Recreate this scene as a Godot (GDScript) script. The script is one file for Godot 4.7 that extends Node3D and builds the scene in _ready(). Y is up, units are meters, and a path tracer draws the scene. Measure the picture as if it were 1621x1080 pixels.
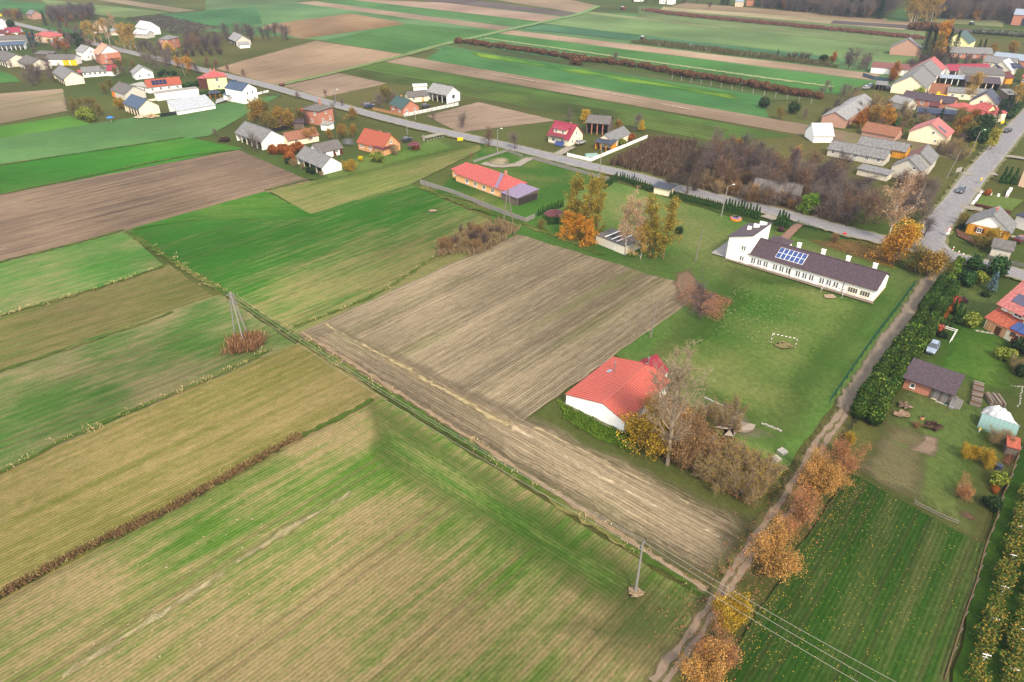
extends Node3D
# A Polish farming village from the air in late autumn. Metres, y up.

class Geo:
	var v := PackedVector3Array()
	var n := PackedVector3Array()
	var c := PackedColorArray()
	var t := PackedVector2Array()
	func tri(p: Vector3, q: Vector3, r: Vector3, col := Color.WHITE):   # counter-clockwise from outside
		var m = (q - p).cross(r - p).normalized()
		for k in [p, r, q]:
			v.append(k); n.append(m); c.append(col)
			t.append(Vector2(k.x, k.z))
	func quad(p: Vector3, q: Vector3, r: Vector3, s: Vector3, col := Color.WHITE, uv := []):
		var m = (q - p).cross(s - p).normalized()
		var l = p.distance_to(q)
		var h = p.distance_to(s)
		var w = uv if uv.size() == 4 else [Vector2(0, h), Vector2(l, h), Vector2(l, 0), Vector2(0, 0)]
		var ps = [p, q, r, s]
		for k in [0, 2, 1, 0, 3, 2]:
			v.append(ps[k]); n.append(m); c.append(col); t.append(w[k])
	func box(o: Vector3, x: Vector3, y: Vector3, z: Vector3, col := Color.WHITE):   # corner and three right-handed edges
		quad(o + z, o + z + x, o + z + x + y, o + z + y, col)
		quad(o + x, o, o + y, o + x + y, col)
		quad(o + x + z, o + x, o + x + y, o + x + y + z, col)
		quad(o, o + z, o + z + y, o + y, col)
		quad(o + y + z, o + x + y + z, o + x + y, o + y, col)
		quad(o, o + x, o + x + z, o + z, col)
	func cube(mid: Vector3, s: Vector3, col := Color.WHITE):
		box(mid - s / 2, Vector3(s.x, 0, 0), Vector3(0, s.y, 0), Vector3(0, 0, s.z), col)
	func slab(p: Vector3, q: Vector3, r: Vector3, s: Vector3, th: float, col := Color.WHITE):
		var m = (q - p).cross(s - p).normalized() * th
		quad(p + m, q + m, r + m, s + m, col)
		quad(s, r, q, p, col)
		quad(p, q, q + m, p + m, col)
		quad(q, r, r + m, q + m, col)
		quad(r, s, s + m, r + m, col)
		quad(s, p, p + m, s + m, col)
	func tube(p: Vector3, q: Vector3, r0: float, r1: float, k := 5, col := Color.WHITE, cap := false):
		var d = (q - p).normalized()
		var a = d.cross(Vector3(0.31, 0.2, 0.93)).normalized()
		var b = d.cross(a)
		for i in k:
			var e = a * cos(TAU * i / k) + b * sin(TAU * i / k)
			var f = a * cos(TAU * (i + 1) / k) + b * sin(TAU * (i + 1) / k)
			quad(p + e * r0, p + f * r0, q + f * r1, q + e * r1, col)
			if cap:
				tri(q, q + e * r1, q + f * r1, col)
	func ball(mid: Vector3, r: Vector3, col: Color, k := 8, j := 5, nz: FastNoiseLite = null, amp := 0.0):
		var ring = []
		for i in j + 1:
			var row = []
			var th = PI * i / j
			for m in k:
				var d = Vector3(sin(th) * cos(TAU * m / k), cos(th), sin(th) * sin(TAU * m / k))
				var s = 1.0 + (nz.get_noise_3dv(mid * 3.7 + d * 40.0) * amp if nz else 0.0)
				row.append(mid + d * r * s)
			ring.append(row)
		for i in j:
			for m in k:
				var w = (m + 1) % k
				quad(ring[i + 1][m], ring[i][m], ring[i][w], ring[i + 1][w], col)
	func flake(p: Vector3, nrm: Vector3, s: float, col: Color, spin: float, long := 1.0):
		var a = nrm.cross(Vector3(0.13, 0.97, 0.21))
		a = a.normalized() if a.length() > 0.01 else Vector3.RIGHT
		a = a.rotated(nrm.normalized(), spin)
		var b = nrm.normalized().cross(a) * s * 0.5 * long
		a *= s * 0.5
		quad(p - a, p + b * 0.9 - a * 0.1, p + a, p - b * 0.9 + a * 0.1, col)
	func mesh() -> ArrayMesh:
		var a := []
		a.resize(Mesh.ARRAY_MAX)
		a[Mesh.ARRAY_VERTEX] = v
		a[Mesh.ARRAY_NORMAL] = n
		a[Mesh.ARRAY_COLOR] = c
		a[Mesh.ARRAY_TEX_UV] = t
		var m := ArrayMesh.new()
		m.add_surface_from_arrays(Mesh.PRIMITIVE_TRIANGLES, a)
		return m

var used := {}
var M := {}
var T := {}
var rng := RandomNumberGenerator.new()
var nA := FastNoiseLite.new()
var nB := FastNoiseLite.new()
var nC := FastNoiseLite.new()
var layer := 0.02
const K := 1.9                     # how much brighter a level white sheet is than the photograph's white

func px(r: float, g: float, b: float, k := 1.0) -> Color:   # base colour (sRGB) of a level thing seen as this in the photograph
	var l = Color(r / 255.0, g / 255.0, b / 255.0).srgb_to_linear()
	return Color(minf(l.r * k / K, 0.9), minf(l.g * k / K, 0.9), minf(l.b * k / K, 0.9)).linear_to_srgb()

func numbered(n: String) -> String:
	used[n] = used.get(n, -1) + 1
	return n if used[n] == 0 else "%s_%03d" % [n, used[n]]

func tag(o: Node3D, label: String, category: String, group := "") -> Node3D:
	o.set_meta("label", label)
	o.set_meta("category", category)
	if group: o.set_meta("group", group)
	return o

func thing(called: String, label: String, category: String, at := Vector3.ZERO, turn := 0.0, group := "") -> Node3D:
	var o := Node3D.new()
	o.name = numbered(called)
	add_child(o)
	o.position = at
	o.rotation.y = turn
	return tag(o, label, category, group)

func obj(called: String, g, m: Material, parent: Node3D = null) -> MeshInstance3D:
	var o := MeshInstance3D.new()
	o.mesh = g.mesh() if g is Geo else g
	o.material_override = m
	if parent:
		o.name = called
		parent.add_child(o, true)
	else:
		o.name = numbered(called)
		add_child(o)
	return o

func struct(called: String, g, m: Material) -> MeshInstance3D:
	var o := obj(called, g, m)
	o.set_meta("kind", "structure")
	return o

func dup(root: Node3D, called: String, at: Vector3, turn: float, label: String, group := "", size := 1.0) -> Node3D:
	var r: Node3D = root.duplicate()
	r.name = numbered(called)
	add_child(r)
	r.position = at
	r.rotation = Vector3(0, turn, 0)
	r.scale = Vector3.ONE * size
	r.set_meta("label", label)
	if group: r.set_meta("group", group)
	return r

func v3(p: Vector2, y := 0.0) -> Vector3:
	return Vector3(p.x, y, p.y)

func facing(a: Vector2, b: Vector2) -> float:   # turn that lays local x along a -> b
	return atan2(-(b.y - a.y), b.x - a.x)

# ---- textures: grain and wear, plus wave shading in the sheet colour
func picture(w: int, f: Callable) -> ImageTexture:
	var im := Image.create(w, w, false, Image.FORMAT_RGB8)
	for y in w:
		for x in w:
			var s = clampf(f.call(x, y), 0.0, 1.0)
			im.set_pixel(x, y, Color(s, s, s).linear_to_srgb())
	return ImageTexture.create_from_image(im)

func noise_bytes(w: int, h: int, freq: float, sd: int, oct := 4) -> PackedByteArray:
	var f := FastNoiseLite.new()
	f.seed = sd
	f.noise_type = FastNoiseLite.TYPE_SIMPLEX_SMOOTH
	f.frequency = freq
	f.fractal_octaves = oct
	var im := f.get_seamless_image(w, h)
	im.convert(Image.FORMAT_L8)
	return im.get_data()

func textures():
	var W := 512
	var a := noise_bytes(W, W, 0.06, 3)
	var b := noise_bytes(W, W, 0.012, 5)
	var s := noise_bytes(64, W, 0.09, 7)
	var grain := noise_bytes(W, W, 0.3, 9, 2)
	# u runs along the drilled rows: 40 rows in a tile of 16 m; young green and straw mixed in fine flecks
	var V := 1024
	var fleck := noise_bytes(256, V, 0.11, 21, 3)
	var soft := noise_bytes(128, V, 0.03, 22, 3)
	var im := Image.create(V, V, false, Image.FORMAT_RGB8)
	for y in V:
		var row = 0.5 + 0.5 * sin(TAU * y / V * 40.0)
		for x in V:
			var f = (fleck[y * 256 + (x >> 2)] - 128) / 128.0
			var h = (soft[y * 128 + (x >> 3)] - 128) / 128.0
			var k = clampf(0.5 + f * 1.1 + h * 0.5 + (row - 0.5) * 0.5, 0.0, 1.0)
			var l = 0.86 + (grain[(y & 511) * 512 + (x & 511)] - 128) * 0.0022 + (row - 0.5) * 0.16
			im.set_pixel(x, y, Color(lerpf(0.62, 1.0, k) * l, lerpf(0.72, 0.95, k) * l, lerpf(0.54, 0.95, k) * l).linear_to_srgb())
	T.rows = ImageTexture.create_from_image(im)
	var long := noise_bytes(16, W, 0.12, 31)
	var tone := PackedFloat32Array()
	for k in 40: tone.append(fmod(k * 0.618 + 0.13 * (k % 3), 1.0))
	# stubble: rows of 50 cm, every row with a brightness of its own, broken along its length
	T.stubble = picture(W, func(x, y):
		var st = lerpf(long[y * 16 + (x >> 5)], long[y * 16 + ((x >> 5) + 1) % 16], (x & 31) / 32.0) / 255.0
		var r = y * 36 / W
		var gap = absf(fmod(y * 36.0 / W, 1.0) - 0.5) * 2.0
		return 0.62 + tone[r] * 0.26 - gap * gap * 0.3 * (0.4 + tone[(r + 11) % 36]) + (st - 0.5) * 0.5 + (grain[y * W + x] - 128) * 0.002 + (a[y * W + x] - 128) * 0.001)
	T.grass = picture(W, func(x, y): return 0.78 + (a[y * W + x] - 128) * 0.0024 + (grain[y * W + x] - 128) * 0.003 + (b[y * W + x] - 128) * 0.001)
	T.soil = picture(W, func(x, y):
		var st = s[y * 64 + int(x / 8.0)] / 255.0
		return 0.76 + (st - 0.5) * 0.3 + (a[y * W + x] - 128) * 0.0026 + (grain[y * W + x] - 128) * 0.0036)
	T.wear = picture(W, func(x, y): return 0.79 + (b[y * W + x] - 128) * 0.0006 + (a[y * W + x] - 128) * 0.0004 + (grain[y * W + x] - 128) * 0.001)
	T.wall = picture(W, func(x, y): return 0.94 + (b[y * W + x] - 128) * 0.0004 + (a[y * W + x] - 128) * 0.0003)
	T.sheet = picture(W, func(x, y):   # corrugated sheets, wave shading put into the colour: 24 waves in 6 m, weathering running down the slope
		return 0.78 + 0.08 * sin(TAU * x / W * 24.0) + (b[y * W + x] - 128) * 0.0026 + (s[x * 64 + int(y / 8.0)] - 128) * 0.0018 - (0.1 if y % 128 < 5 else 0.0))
	T.brick = picture(W, func(x, y):   # grain of far brickwork: courses of 8 cm in a tile of 2.56 m
		var off = 16 if (y / 16) % 2 else 0
		var joint = 1.0 if y % 16 < 3 or (x + off) % 32 < 3 else 0.0
		var id = ((x + off) / 32) * 37 + (y / 16) * 91
		return 0.72 + fmod(id * 0.618, 1.0) * 0.22 + joint * 0.1 + (b[y * W + x] - 128) * 0.001)
	T.plank = picture(W, func(x, y):
		return 0.62 + fmod(int(x / 32) * 0.618, 1.0) * 0.35 + (s[x * 64 + int(y / 8.0)] - 128) * 0.002 - (0.35 if x % 32 < 3 else 0.0))

func ground_mat(tex: String, tile: Vector2) -> StandardMaterial3D:
	var m := StandardMaterial3D.new()
	m.vertex_color_use_as_albedo = true
	m.vertex_color_is_srgb = true
	m.albedo_texture = T[tex]
	m.uv1_scale = Vector3(1.0 / tile.x, 1.0 / tile.y, 1)
	m.roughness = 1.0
	m.metallic_specular = 0.15
	return m

func mat(name_: String, col: Color, tex := "wear", tile := 6.0, rough := 0.85, metal := 0.0) -> StandardMaterial3D:
	if M.has(name_): return M[name_]
	var m := StandardMaterial3D.new()
	var l = col.srgb_to_linear()
	if tex:
		m.albedo_texture = T[tex]
		m.uv1_scale = Vector3(1.0 / tile, 1.0 / tile, 1)
		var mean = 0.94 if tex == "wall" else 0.78
		l = Color(minf(l.r / mean, 1), minf(l.g / mean, 1), minf(l.b / mean, 1))
	m.albedo_color = l.linear_to_srgb()
	m.roughness = rough
	m.metallic = metal
	m.metallic_specular = 0.35
	M[name_] = m
	return m

func leaf_mat(back := 0.35) -> StandardMaterial3D:
	var m := StandardMaterial3D.new()
	m.vertex_color_use_as_albedo = true
	m.vertex_color_is_srgb = true
	m.roughness = 0.9
	m.metallic_specular = 0.15
	if back > 0.0:
		m.backlight_enabled = true
		m.backlight = Color(back, back, back)
	return m

func materials():
	M.leaf = leaf_mat(0.4)
	M.bark = leaf_mat(0.0)
	M.crop = ground_mat("rows", Vector2(22, 22))
	M.stubble = ground_mat("stubble", Vector2(20, 20))
	M.sward = ground_mat("grass", Vector2(9, 9))
	M.tilth = ground_mat("soil", Vector2(10, 10))
	M.pave = ground_mat("wear", Vector2(5, 5))
	for k in ["crop", "sward", "tilth", "pave", "stubble"]:
		M[k + "_soft"] = M[k].duplicate()
		M[k + "_soft"].transparency = BaseMaterial3D.TRANSPARENCY_ALPHA
	# walls (a wall under this sky gets about two thirds of the light of the ground)
	mat("white", Color(0.965, 0.96, 0.945), "wall"); mat("cream", Color(0.94, 0.89, 0.78), "wall"); mat("pale", Color(0.85, 0.82, 0.76), "wall"); mat("dirty", Color(0.77, 0.75, 0.71), "wear")
	mat("yellow", Color(0.94, 0.92, 0.68), "wall"); mat("ochre", Color(0.8, 0.56, 0.18), "plank", 5.0); mat("peach", Color(0.9, 0.78, 0.66), "wall"); mat("tan", Color(0.83, 0.62, 0.45), "plank", 4.0)
	mat("brick", Color(0.68, 0.46, 0.38), "brick", 2.56); mat("orange_brick", Color(0.93, 0.68, 0.46), "brick", 2.56); mat("old_brick", Color(0.66, 0.52, 0.46), "brick", 2.56)
	mat("plank", Color(0.4, 0.36, 0.33), "plank", 3.0); mat("dark_plank", Color(0.2, 0.18, 0.18), "plank", 3.0); mat("gray_plank", Color(0.5, 0.49, 0.49), "plank", 3.0)
	# roofs
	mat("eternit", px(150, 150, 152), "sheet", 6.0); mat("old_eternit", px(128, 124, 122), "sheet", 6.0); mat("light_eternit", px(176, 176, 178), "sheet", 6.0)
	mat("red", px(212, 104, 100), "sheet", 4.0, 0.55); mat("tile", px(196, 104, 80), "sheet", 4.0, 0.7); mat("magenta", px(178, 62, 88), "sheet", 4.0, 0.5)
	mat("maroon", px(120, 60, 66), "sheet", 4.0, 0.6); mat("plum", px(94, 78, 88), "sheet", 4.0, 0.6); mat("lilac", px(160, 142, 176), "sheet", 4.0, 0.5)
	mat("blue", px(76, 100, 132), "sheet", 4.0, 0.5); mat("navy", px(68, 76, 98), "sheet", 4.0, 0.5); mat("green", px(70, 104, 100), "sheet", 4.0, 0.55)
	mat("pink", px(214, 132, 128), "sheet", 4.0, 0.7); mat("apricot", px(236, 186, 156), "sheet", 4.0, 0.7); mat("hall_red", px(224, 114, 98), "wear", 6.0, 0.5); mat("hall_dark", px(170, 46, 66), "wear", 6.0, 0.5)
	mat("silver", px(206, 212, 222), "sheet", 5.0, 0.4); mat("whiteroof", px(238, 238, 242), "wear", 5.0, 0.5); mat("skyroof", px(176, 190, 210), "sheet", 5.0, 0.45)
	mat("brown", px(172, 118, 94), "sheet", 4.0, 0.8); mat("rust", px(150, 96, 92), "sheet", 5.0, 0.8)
	# fittings
	mat("frame", Color(0.93, 0.93, 0.93), ""); mat("glass", Color(0.3, 0.32, 0.35), "", 1, 0.12); mat("door", Color(0.34, 0.2, 0.15), ""); mat("gate_gray", Color(0.5, 0.5, 0.52), "")
	mat("concrete", px(176, 172, 166), "wear", 3.0); mat("stone", px(200, 196, 188), "wear", 2.0); mat("metal", Color(0.55, 0.56, 0.57), "", 1, 0.45, 0.6); mat("dark", Color(0.1, 0.1, 0.11), "")
	mat("panel", Color(0.1, 0.14, 0.26), "", 1, 0.15); mat("panel_gray", Color(0.3, 0.31, 0.4), "", 1, 0.2); mat("panel_bright", Color(0.2, 0.28, 0.48), "", 1, 0.15)
	mat("wood", Color(0.42, 0.33, 0.25), "plank", 2.0); mat("post_wood", px(160, 150, 140), "wear", 1.5); mat("fence_green", Color(0.05, 0.27, 0.2), ""); mat("orange_paint", Color(0.88, 0.5, 0.12), "")
	mat("sign_yellow", Color(0.95, 0.76, 0.08), ""); mat("red_paint", Color(0.75, 0.12, 0.1), ""); mat("rubber", Color(0.06, 0.06, 0.06), ""); mat("screen", px(84, 116, 130), "wear", 3.0); mat("blue_paint", Color(0.2, 0.45, 0.75), "")

# ---- the ground: a sheet from four corners, rows running from c0 to c1
func field(called: String, c: Array, o := {}) -> void:
	var c0: Vector2 = c[0]
	var c1: Vector2 = c[1]
	var c2: Vector2 = c[2]
	var c3: Vector2 = c[3]
	var lu = maxf(c0.distance_to(c1), c3.distance_to(c2))
	var lv = maxf(c0.distance_to(c3), c1.distance_to(c2))
	var mid = (c0 + c1 + c2 + c3) / 4.0
	var near = minf(minf(c0.length(), c1.length()), minf(minf(c2.length(), c3.length()), mid.length()))
	var far = maxf(Vector2(maxf(near, 40.0) * 0.7 + mid.length() * 0.3, 70).length(), 80.0)
	var fine: float = o.get("fine", 1.0)
	var nu = clampi(int(lu / (far * (0.0042 if o.get("mat", "crop") == "sward" else 0.0095) * fine)), 2, 420)
	var nv = clampi(int(lv / (far * 0.0028 * fine)), 2, 420)
	var ca: Color = o.a
	var cb: Color = o.b
	var cc: Color = o.get("c", ca)
	var bias: float = o.get("bias", 0.0)
	var blotch: float = o.get("blotch", 0.9)
	var size: float = o.get("size", 18.0)
	var streak: float = o.get("streak", 0.7)
	var sl: float = o.get("sl", 9.0)
	var sw: float = o.get("sw", 0.7) * 0.55
	var feather: float = o.get("feather", 0.0)
	var cbias: float = o.get("cbias", -2.0)
	var grad: float = o.get("grad", 0.0)
	var rag: float = o.get("rag", 0.35)
	var stripe: float = o.get("stripe", 0.0)
	var depth: float = o.get("depth", 0.5)
	var sd: float = hash(called) % 1000
	var air = clampf((mid.length() - 180.0) / 600.0, 0.0, 1.0) * 0.2          # the photograph's far colours are seen through air: take it out again
	var lift: float = 1.03 if o.get("mat", "crop") == "crop" else 1.06
	var du = (c1 - c0).normalized()
	var dv = Vector2(-du.y, du.x)
	var tall: float = o.get("tall", 0.0)
	var tram: float = o.get("tram", 0.0)      # metres between the wheel tracks of the sprayer
	layer += 0.004
	var verts := PackedVector3Array()
	var cols := PackedColorArray()
	var uvs := PackedVector2Array()
	var idx := PackedInt32Array()
	for j in nv + 1:
		var v = float(j) / nv
		for i in nu + 1:
			var u = float(i) / nu
			var p = c0.lerp(c1, u).lerp(c3.lerp(c2, u), v)
			var s = (p - c0).dot(du)
			var t = (p - c0).dot(dv)
			var q = p
			var rim = minf(minf(u * lu, (1.0 - u) * lu), minf(v * lv, (1.0 - v) * lv))
			if rim < rag * 7.0:
				q += Vector2(nA.get_noise_2d(p.x * 6.0 + 77, p.y * 6.0), nA.get_noise_2d(p.x * 6.0, p.y * 6.0 + 55)) * rag * 1.3 * (1.0 - rim / (rag * 7.0))
			var n1 = nA.get_noise_2d(p.x * 18.0 / size + sd, p.y * 18.0 / size)
			var n2 = nB.get_noise_2d(s / sl * 3.0 + sd, t / sw * 3.0)
			var n3 = nC.get_noise_2d(p.x * 9.0 + sd, p.y * 9.0)
			var m = clampf(0.5 + bias + n1 * blotch + n2 * streak + n3 * (0.1 if o.get("mat", "crop") == "sward" else 0.2) + (v - 0.5) * grad, 0.0, 1.0)
			var col = ca.lerp(cb, m)
			if cbias > -1.5:
				var n4 = nB.get_noise_2d(s / sl * 2.0 + sd + 300, t / sw * 1.7)
				col = col.lerp(cc, clampf(cbias + n4 * 1.0 + nA.get_noise_2d(p.x * 0.9 + sd + 500, p.y * 0.9) * 0.7, 0.0, 0.85))
			if stripe > 0.0:
				col = col.lerp(cb, depth * smoothstep(0.1, 0.6, sin(t / stripe * TAU) + n3 * 0.5))
			var w = 1.0 + n3 * 0.08 + nA.get_noise_2d(p.x * 0.55 + sd, p.y * 0.55 + 900.0) * 0.2
			if tram > 0.0 and absf(absf(fposmod(t, tram) - tram * 0.5) - 0.9) < 0.3:
				col = col.lerp(cb, 0.4)
				w *= 0.9
			var al = 1.0
			if feather > 0.0:
				al = clampf(rim / feather + (n1 * 0.5 + n3 * 0.2) * minf(1.0, rim / feather * 2.0), 0.0, 1.0)
			w *= lift * (1.0 - air * 0.6)
			cols.append(Color(col.r * w, col.g * w * (1.0 - air * 0.1), col.b * w * (1.0 - air * 0.3), al))
			verts.append(Vector3(q.x, layer + (tall * (0.9 + 0.25 * n3) if tall > 0.0 and i > 0 and i < nu and j > 0 and j < nv else 0.0), q.y))
			uvs.append(Vector2(s, t))
	for j in nv:
		for i in nu:
			var k = j * (nu + 1) + i
			idx.append_array([k, k + nu + 1, k + 1, k + 1, k + nu + 1, k + nu + 2])
	sheet(called, verts, cols, uvs, idx, M[o.get("mat", "crop") + ("_soft" if feather > 0.0 else "")])

func sheet(called: String, verts, cols, uvs, idx, m: Material) -> MeshInstance3D:
	var up := PackedVector3Array()
	up.resize(verts.size())
	up.fill(Vector3.UP)
	for k in range(0, idx.size(), 3):      # the triangles of a sheet always face up
		var p = verts[idx[k]]
		if (verts[idx[k + 1]] - p).cross(verts[idx[k + 2]] - p).y > 0.0:
			var w = idx[k]
			idx[k] = idx[k + 1]
			idx[k + 1] = w
	var a := []
	a.resize(Mesh.ARRAY_MAX)
	a[Mesh.ARRAY_VERTEX] = verts
	a[Mesh.ARRAY_NORMAL] = up
	a[Mesh.ARRAY_COLOR] = cols
	a[Mesh.ARRAY_TEX_UV] = uvs
	a[Mesh.ARRAY_INDEX] = idx
	var me := ArrayMesh.new()
	me.add_surface_from_arrays(Mesh.PRIMITIVE_TRIANGLES, a)
	return struct(called, me, m)

func smooth(pts: Array, step: float) -> PackedVector2Array:
	var cu := Curve2D.new()
	for k in pts.size():
		var h = Vector2.ZERO
		if k > 0 and k < pts.size() - 1:
			h = (pts[k + 1] - pts[k - 1]).normalized() * minf(pts[k].distance_to(pts[k - 1]), pts[k].distance_to(pts[k + 1])) * 0.3
		cu.add_point(pts[k], -h, h)
	cu.bake_interval = step
	return cu.get_baked_points()

# a road, path or balk: a strip along a curve; o.a inside, o.b towards the edges
func strip(called: String, pts: Array, width: float, o := {}) -> void:
	layer += 0.004
	var p := smooth(pts, o.get("step", 1.5))
	var verts := PackedVector3Array()
	var cols := PackedColorArray()
	var uvs := PackedVector2Array()
	var idx := PackedInt32Array()
	var across: int = o.get("across", 9)
	var rag: float = o.get("rag", 0.3)
	var ca: Color = o.a
	var cb: Color = o.b
	var edge: float = o.get("edge", 0.7)      # where the edge colour begins, 0 at the middle and 1 at the rim
	var bl: float = o.get("blotch", 0.4)
	var ridge: float = o.get("ridge", 0.0)
	var run = 0.0
	for k in p.size():
		var d = (p[mini(k + 1, p.size() - 1)] - p[maxi(k - 1, 0)]).normalized()
		var side = Vector2(-d.y, d.x)
		if k > 0: run += p[k].distance_to(p[k - 1])
		for i in across + 1:
			var f = float(i) / across * 2.0 - 1.0
			var far_side = 90.0 if f > 0.0 else 0.0
			var q = p[k] + side * f * width * 0.5 * (1.0 + clampf(nC.get_noise_2d(p[k].x * 8.0 + far_side, p[k].y * 8.0) * rag * 3.2 / width, -0.5, 0.7))
			var n1 = nA.get_noise_2d(q.x * 2.5, q.y * 2.5)
			var n3 = nC.get_noise_2d(q.x * 14.0, q.y * 14.0)
			var m = clampf(smoothstep(edge - 0.15, edge + 0.3, absf(f)) + (n1 + n3 * 0.5) * bl, 0.0, 1.0)
			var col = ca.lerp(cb, m)
			var w = 1.12 * (1.0 + n3 * 0.12)
			var al = 1.0
			if o.has("soft"):
				al = clampf((1.0 - absf(f)) * 1.6 * o.soft + (n3 * 1.2 + n1 * 1.4) * o.get("broken", 0.6), 0.0, 1.0) if i > 0 and i < across else 0.0
			cols.append(Color(col.r * w, col.g * w, col.b * w, al))
			verts.append(Vector3(q.x, layer + ridge * (1.0 - f * f) * (1.0 + n3), q.y))
			uvs.append(Vector2(run, f * width * 0.5))
	for k in p.size() - 1:
		for i in across:
			var s = k * (across + 1) + i
			idx.append_array([s, s + 1, s + across + 1, s + 1, s + across + 2, s + across + 1])
	sheet(called, verts, cols, uvs, idx, M[o.get("mat", "sward") + ("_soft" if o.has("soft") else "")])

# ---- buildings: A -> B is the long wall seen from the south, left end first; the building lies behind it, W deep
func house(called: String, label: String, category: String, a: Vector2, b: Vector2, w: float, eave: float, ridge: float, wall: String, roof: String, o := {}) -> Node3D:
	var t = thing(called, label, category, v3(a), facing(a, b), o.get("group", ""))
	mass(t, Vector3.ZERO, a.distance_to(b), w, eave, ridge, wall, roof, o)
	return t

func mass(t: Node3D, at: Vector3, l: float, w: float, eave: float, ridge: float, wall: String, roof: String, o := {}) -> void:
	var kind: String = o.get("roof", "gable")
	var oh: float = o.get("oh", 0.35)
	var th: float = o.get("th", 0.12)
	var rz: float = w * o.get("rz", 0.5)                        # how far behind the front wall the ridge runs
	var X = Vector3.RIGHT
	var g := Geo.new()
	var gable = kind == "gable"
	var hl = eave                                             # wall heights: front left, front right, back left, back right
	var hr = eave
	var bl = eave
	var br = eave
	if kind == "shed": bl = ridge; br = ridge
	if kind == "side": hr = ridge; br = ridge
	var F0 = at
	var F1 = at + X * l
	var B0 = at + Vector3(0, 0, -w)
	var B1 = at + Vector3(l, 0, -w)
	var U = Vector3.UP
	var open: int = o.get("open", 0)
	if open == 0:
		g.quad(F0, F1, F1 + U * hr, F0 + U * hl)
	else:
		var wt = 0.25                                           # an open front: the other walls have an inner face
		g.quad(F1 + Vector3(-wt, 0, 0), B1 + Vector3(-wt, 0, wt), B1 + Vector3(-wt, br, wt), F1 + Vector3(-wt, hr, 0))
		g.quad(B0 + Vector3(wt, 0, wt), F0 + Vector3(wt, 0, 0), F0 + Vector3(wt, hl, 0), B0 + Vector3(wt, bl, wt))
		g.quad(B1 + Vector3(0, 0, wt), B0 + Vector3(0, 0, wt), B0 + Vector3(0, bl, wt), B1 + Vector3(0, br, wt))
		g.quad(F0, F0 + X * wt, F0 + X * wt + U * hl, F0 + U * hl)
		g.quad(F1 - X * wt, F1, F1 + U * hr, F1 - X * wt + U * hr)
	g.quad(B1, B0, B0 + U * bl, B1 + U * br)
	g.quad(F1, B1, B1 + U * br, F1 + U * hr)
	g.quad(B0, F0, F0 + U * hl, B0 + U * bl)
	if gable:
		g.tri(F1 + U * eave, B1 + U * eave, at + Vector3(l, ridge, -rz))
		g.tri(B0 + U * eave, F0 + U * eave, at + Vector3(0, ridge, -rz))
	else:
		g.quad(F0 + U * hl, F1 + U * hr, B1 + U * br, B0 + U * bl)
	var wm: Material = M[wall]
	obj(o.get("wall_name", "wall"), g, wm, t)
	for k in (open + 1 if open > 0 else 0):
		if k > 0 and k < open:
			var p := Geo.new()
			p.cube(F0 + Vector3(l * k / open, eave / 2 - 0.02, -0.16), Vector3(0.32, eave - 0.04, 0.3))
			obj("post", p, M[o.get("post", wall)], t)
	if o.has("plinth"):
		var p := Geo.new()
		p.box(F0 + Vector3(-0.06, 0, 0.003), X * (l + 0.12), U * 0.4, Vector3(0, 0, 0.06))
		p.box(F1 + Vector3(0.003, 0, -w), Vector3(0.06, 0, 0), U * 0.4, Vector3(0, 0, w))
		obj("plinth", p, M[o.plinth], t)
	# roof
	var r := Geo.new()
	var e0 = 0.015
	if gable:
		var kf = (ridge - eave) / rz
		var kb = (ridge - eave) / (w - rz)
		var y0 = eave - kf * oh + e0
		var y1 = eave - kb * oh + e0
		var R0 = at + Vector3(-oh, ridge + e0, -rz)
		var R1 = at + Vector3(l + oh, ridge + e0, -rz)
		r.slab(at + Vector3(-oh, y0, oh), at + Vector3(l + oh, y0, oh), R1, R0, th)
		obj("roof", r, M[roof], t)
		var r2 := Geo.new()
		r2.slab(at + Vector3(l + oh, y1, -w - oh), at + Vector3(-oh, y1, -w - oh), R0, R1, th)
		obj("roof", r2, M[o.get("roof2", roof)], t)
		if o.get("cap", true):
			var cp := Geo.new()
			cp.cube((R0 + R1) / 2 + Vector3(0, th + 0.02, 0), Vector3(l + 2 * oh, 0.1, 0.3))
			obj("ridge_cap", cp, M[o.get("capm", roof)], t)
	elif kind == "hip":
		var ins: float = minf(o.get("inset", w * 0.5), l / 2 - 0.01)
		var y0 = eave + e0
		var P = [at + Vector3(-oh, y0, oh), at + Vector3(l + oh, y0, oh), at + Vector3(l + oh, y0, -w - oh), at + Vector3(-oh, y0, -w - oh)]
		var R0 = at + Vector3(ins, ridge, -w / 2)
		var R1 = at + Vector3(l - ins, ridge, -w / 2)
		var up = U * th
		for k in 4:
			r.quad(P[k], P[(k + 1) % 4], P[(k + 1) % 4] + up, P[k] + up)
		r.quad(P[3], P[2], P[1], P[0])
		r.quad(P[0] + up, P[1] + up, R1, R0)
		r.quad(P[2] + up, P[3] + up, R0, R1)
		r.tri(P[1] + up, P[2] + up, R1)
		r.tri(P[3] + up, P[0] + up, R0)
		obj("roof", r, M[roof], t)
	else:
		var q = oh / w * (ridge - eave) if kind == "shed" else 0.0
		var q2 = oh / l * (ridge - eave) if kind == "side" else 0.0
		r.slab(at + Vector3(-oh, hl - q - q2 + e0, oh), at + Vector3(l + oh, hr - q + q2 + e0, oh), at + Vector3(l + oh, br + q + q2 + e0, -w - oh), at + Vector3(-oh, bl + q - q2 + e0, -w - oh), th)
		obj("roof", r, M[roof], t)
	var top = func(z: float) -> float:
		if gable: return ridge - (ridge - eave) * (absf(z - rz) / (rz if z < rz else w - rz))
		return lerpf(eave, ridge, 0.7)
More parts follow.
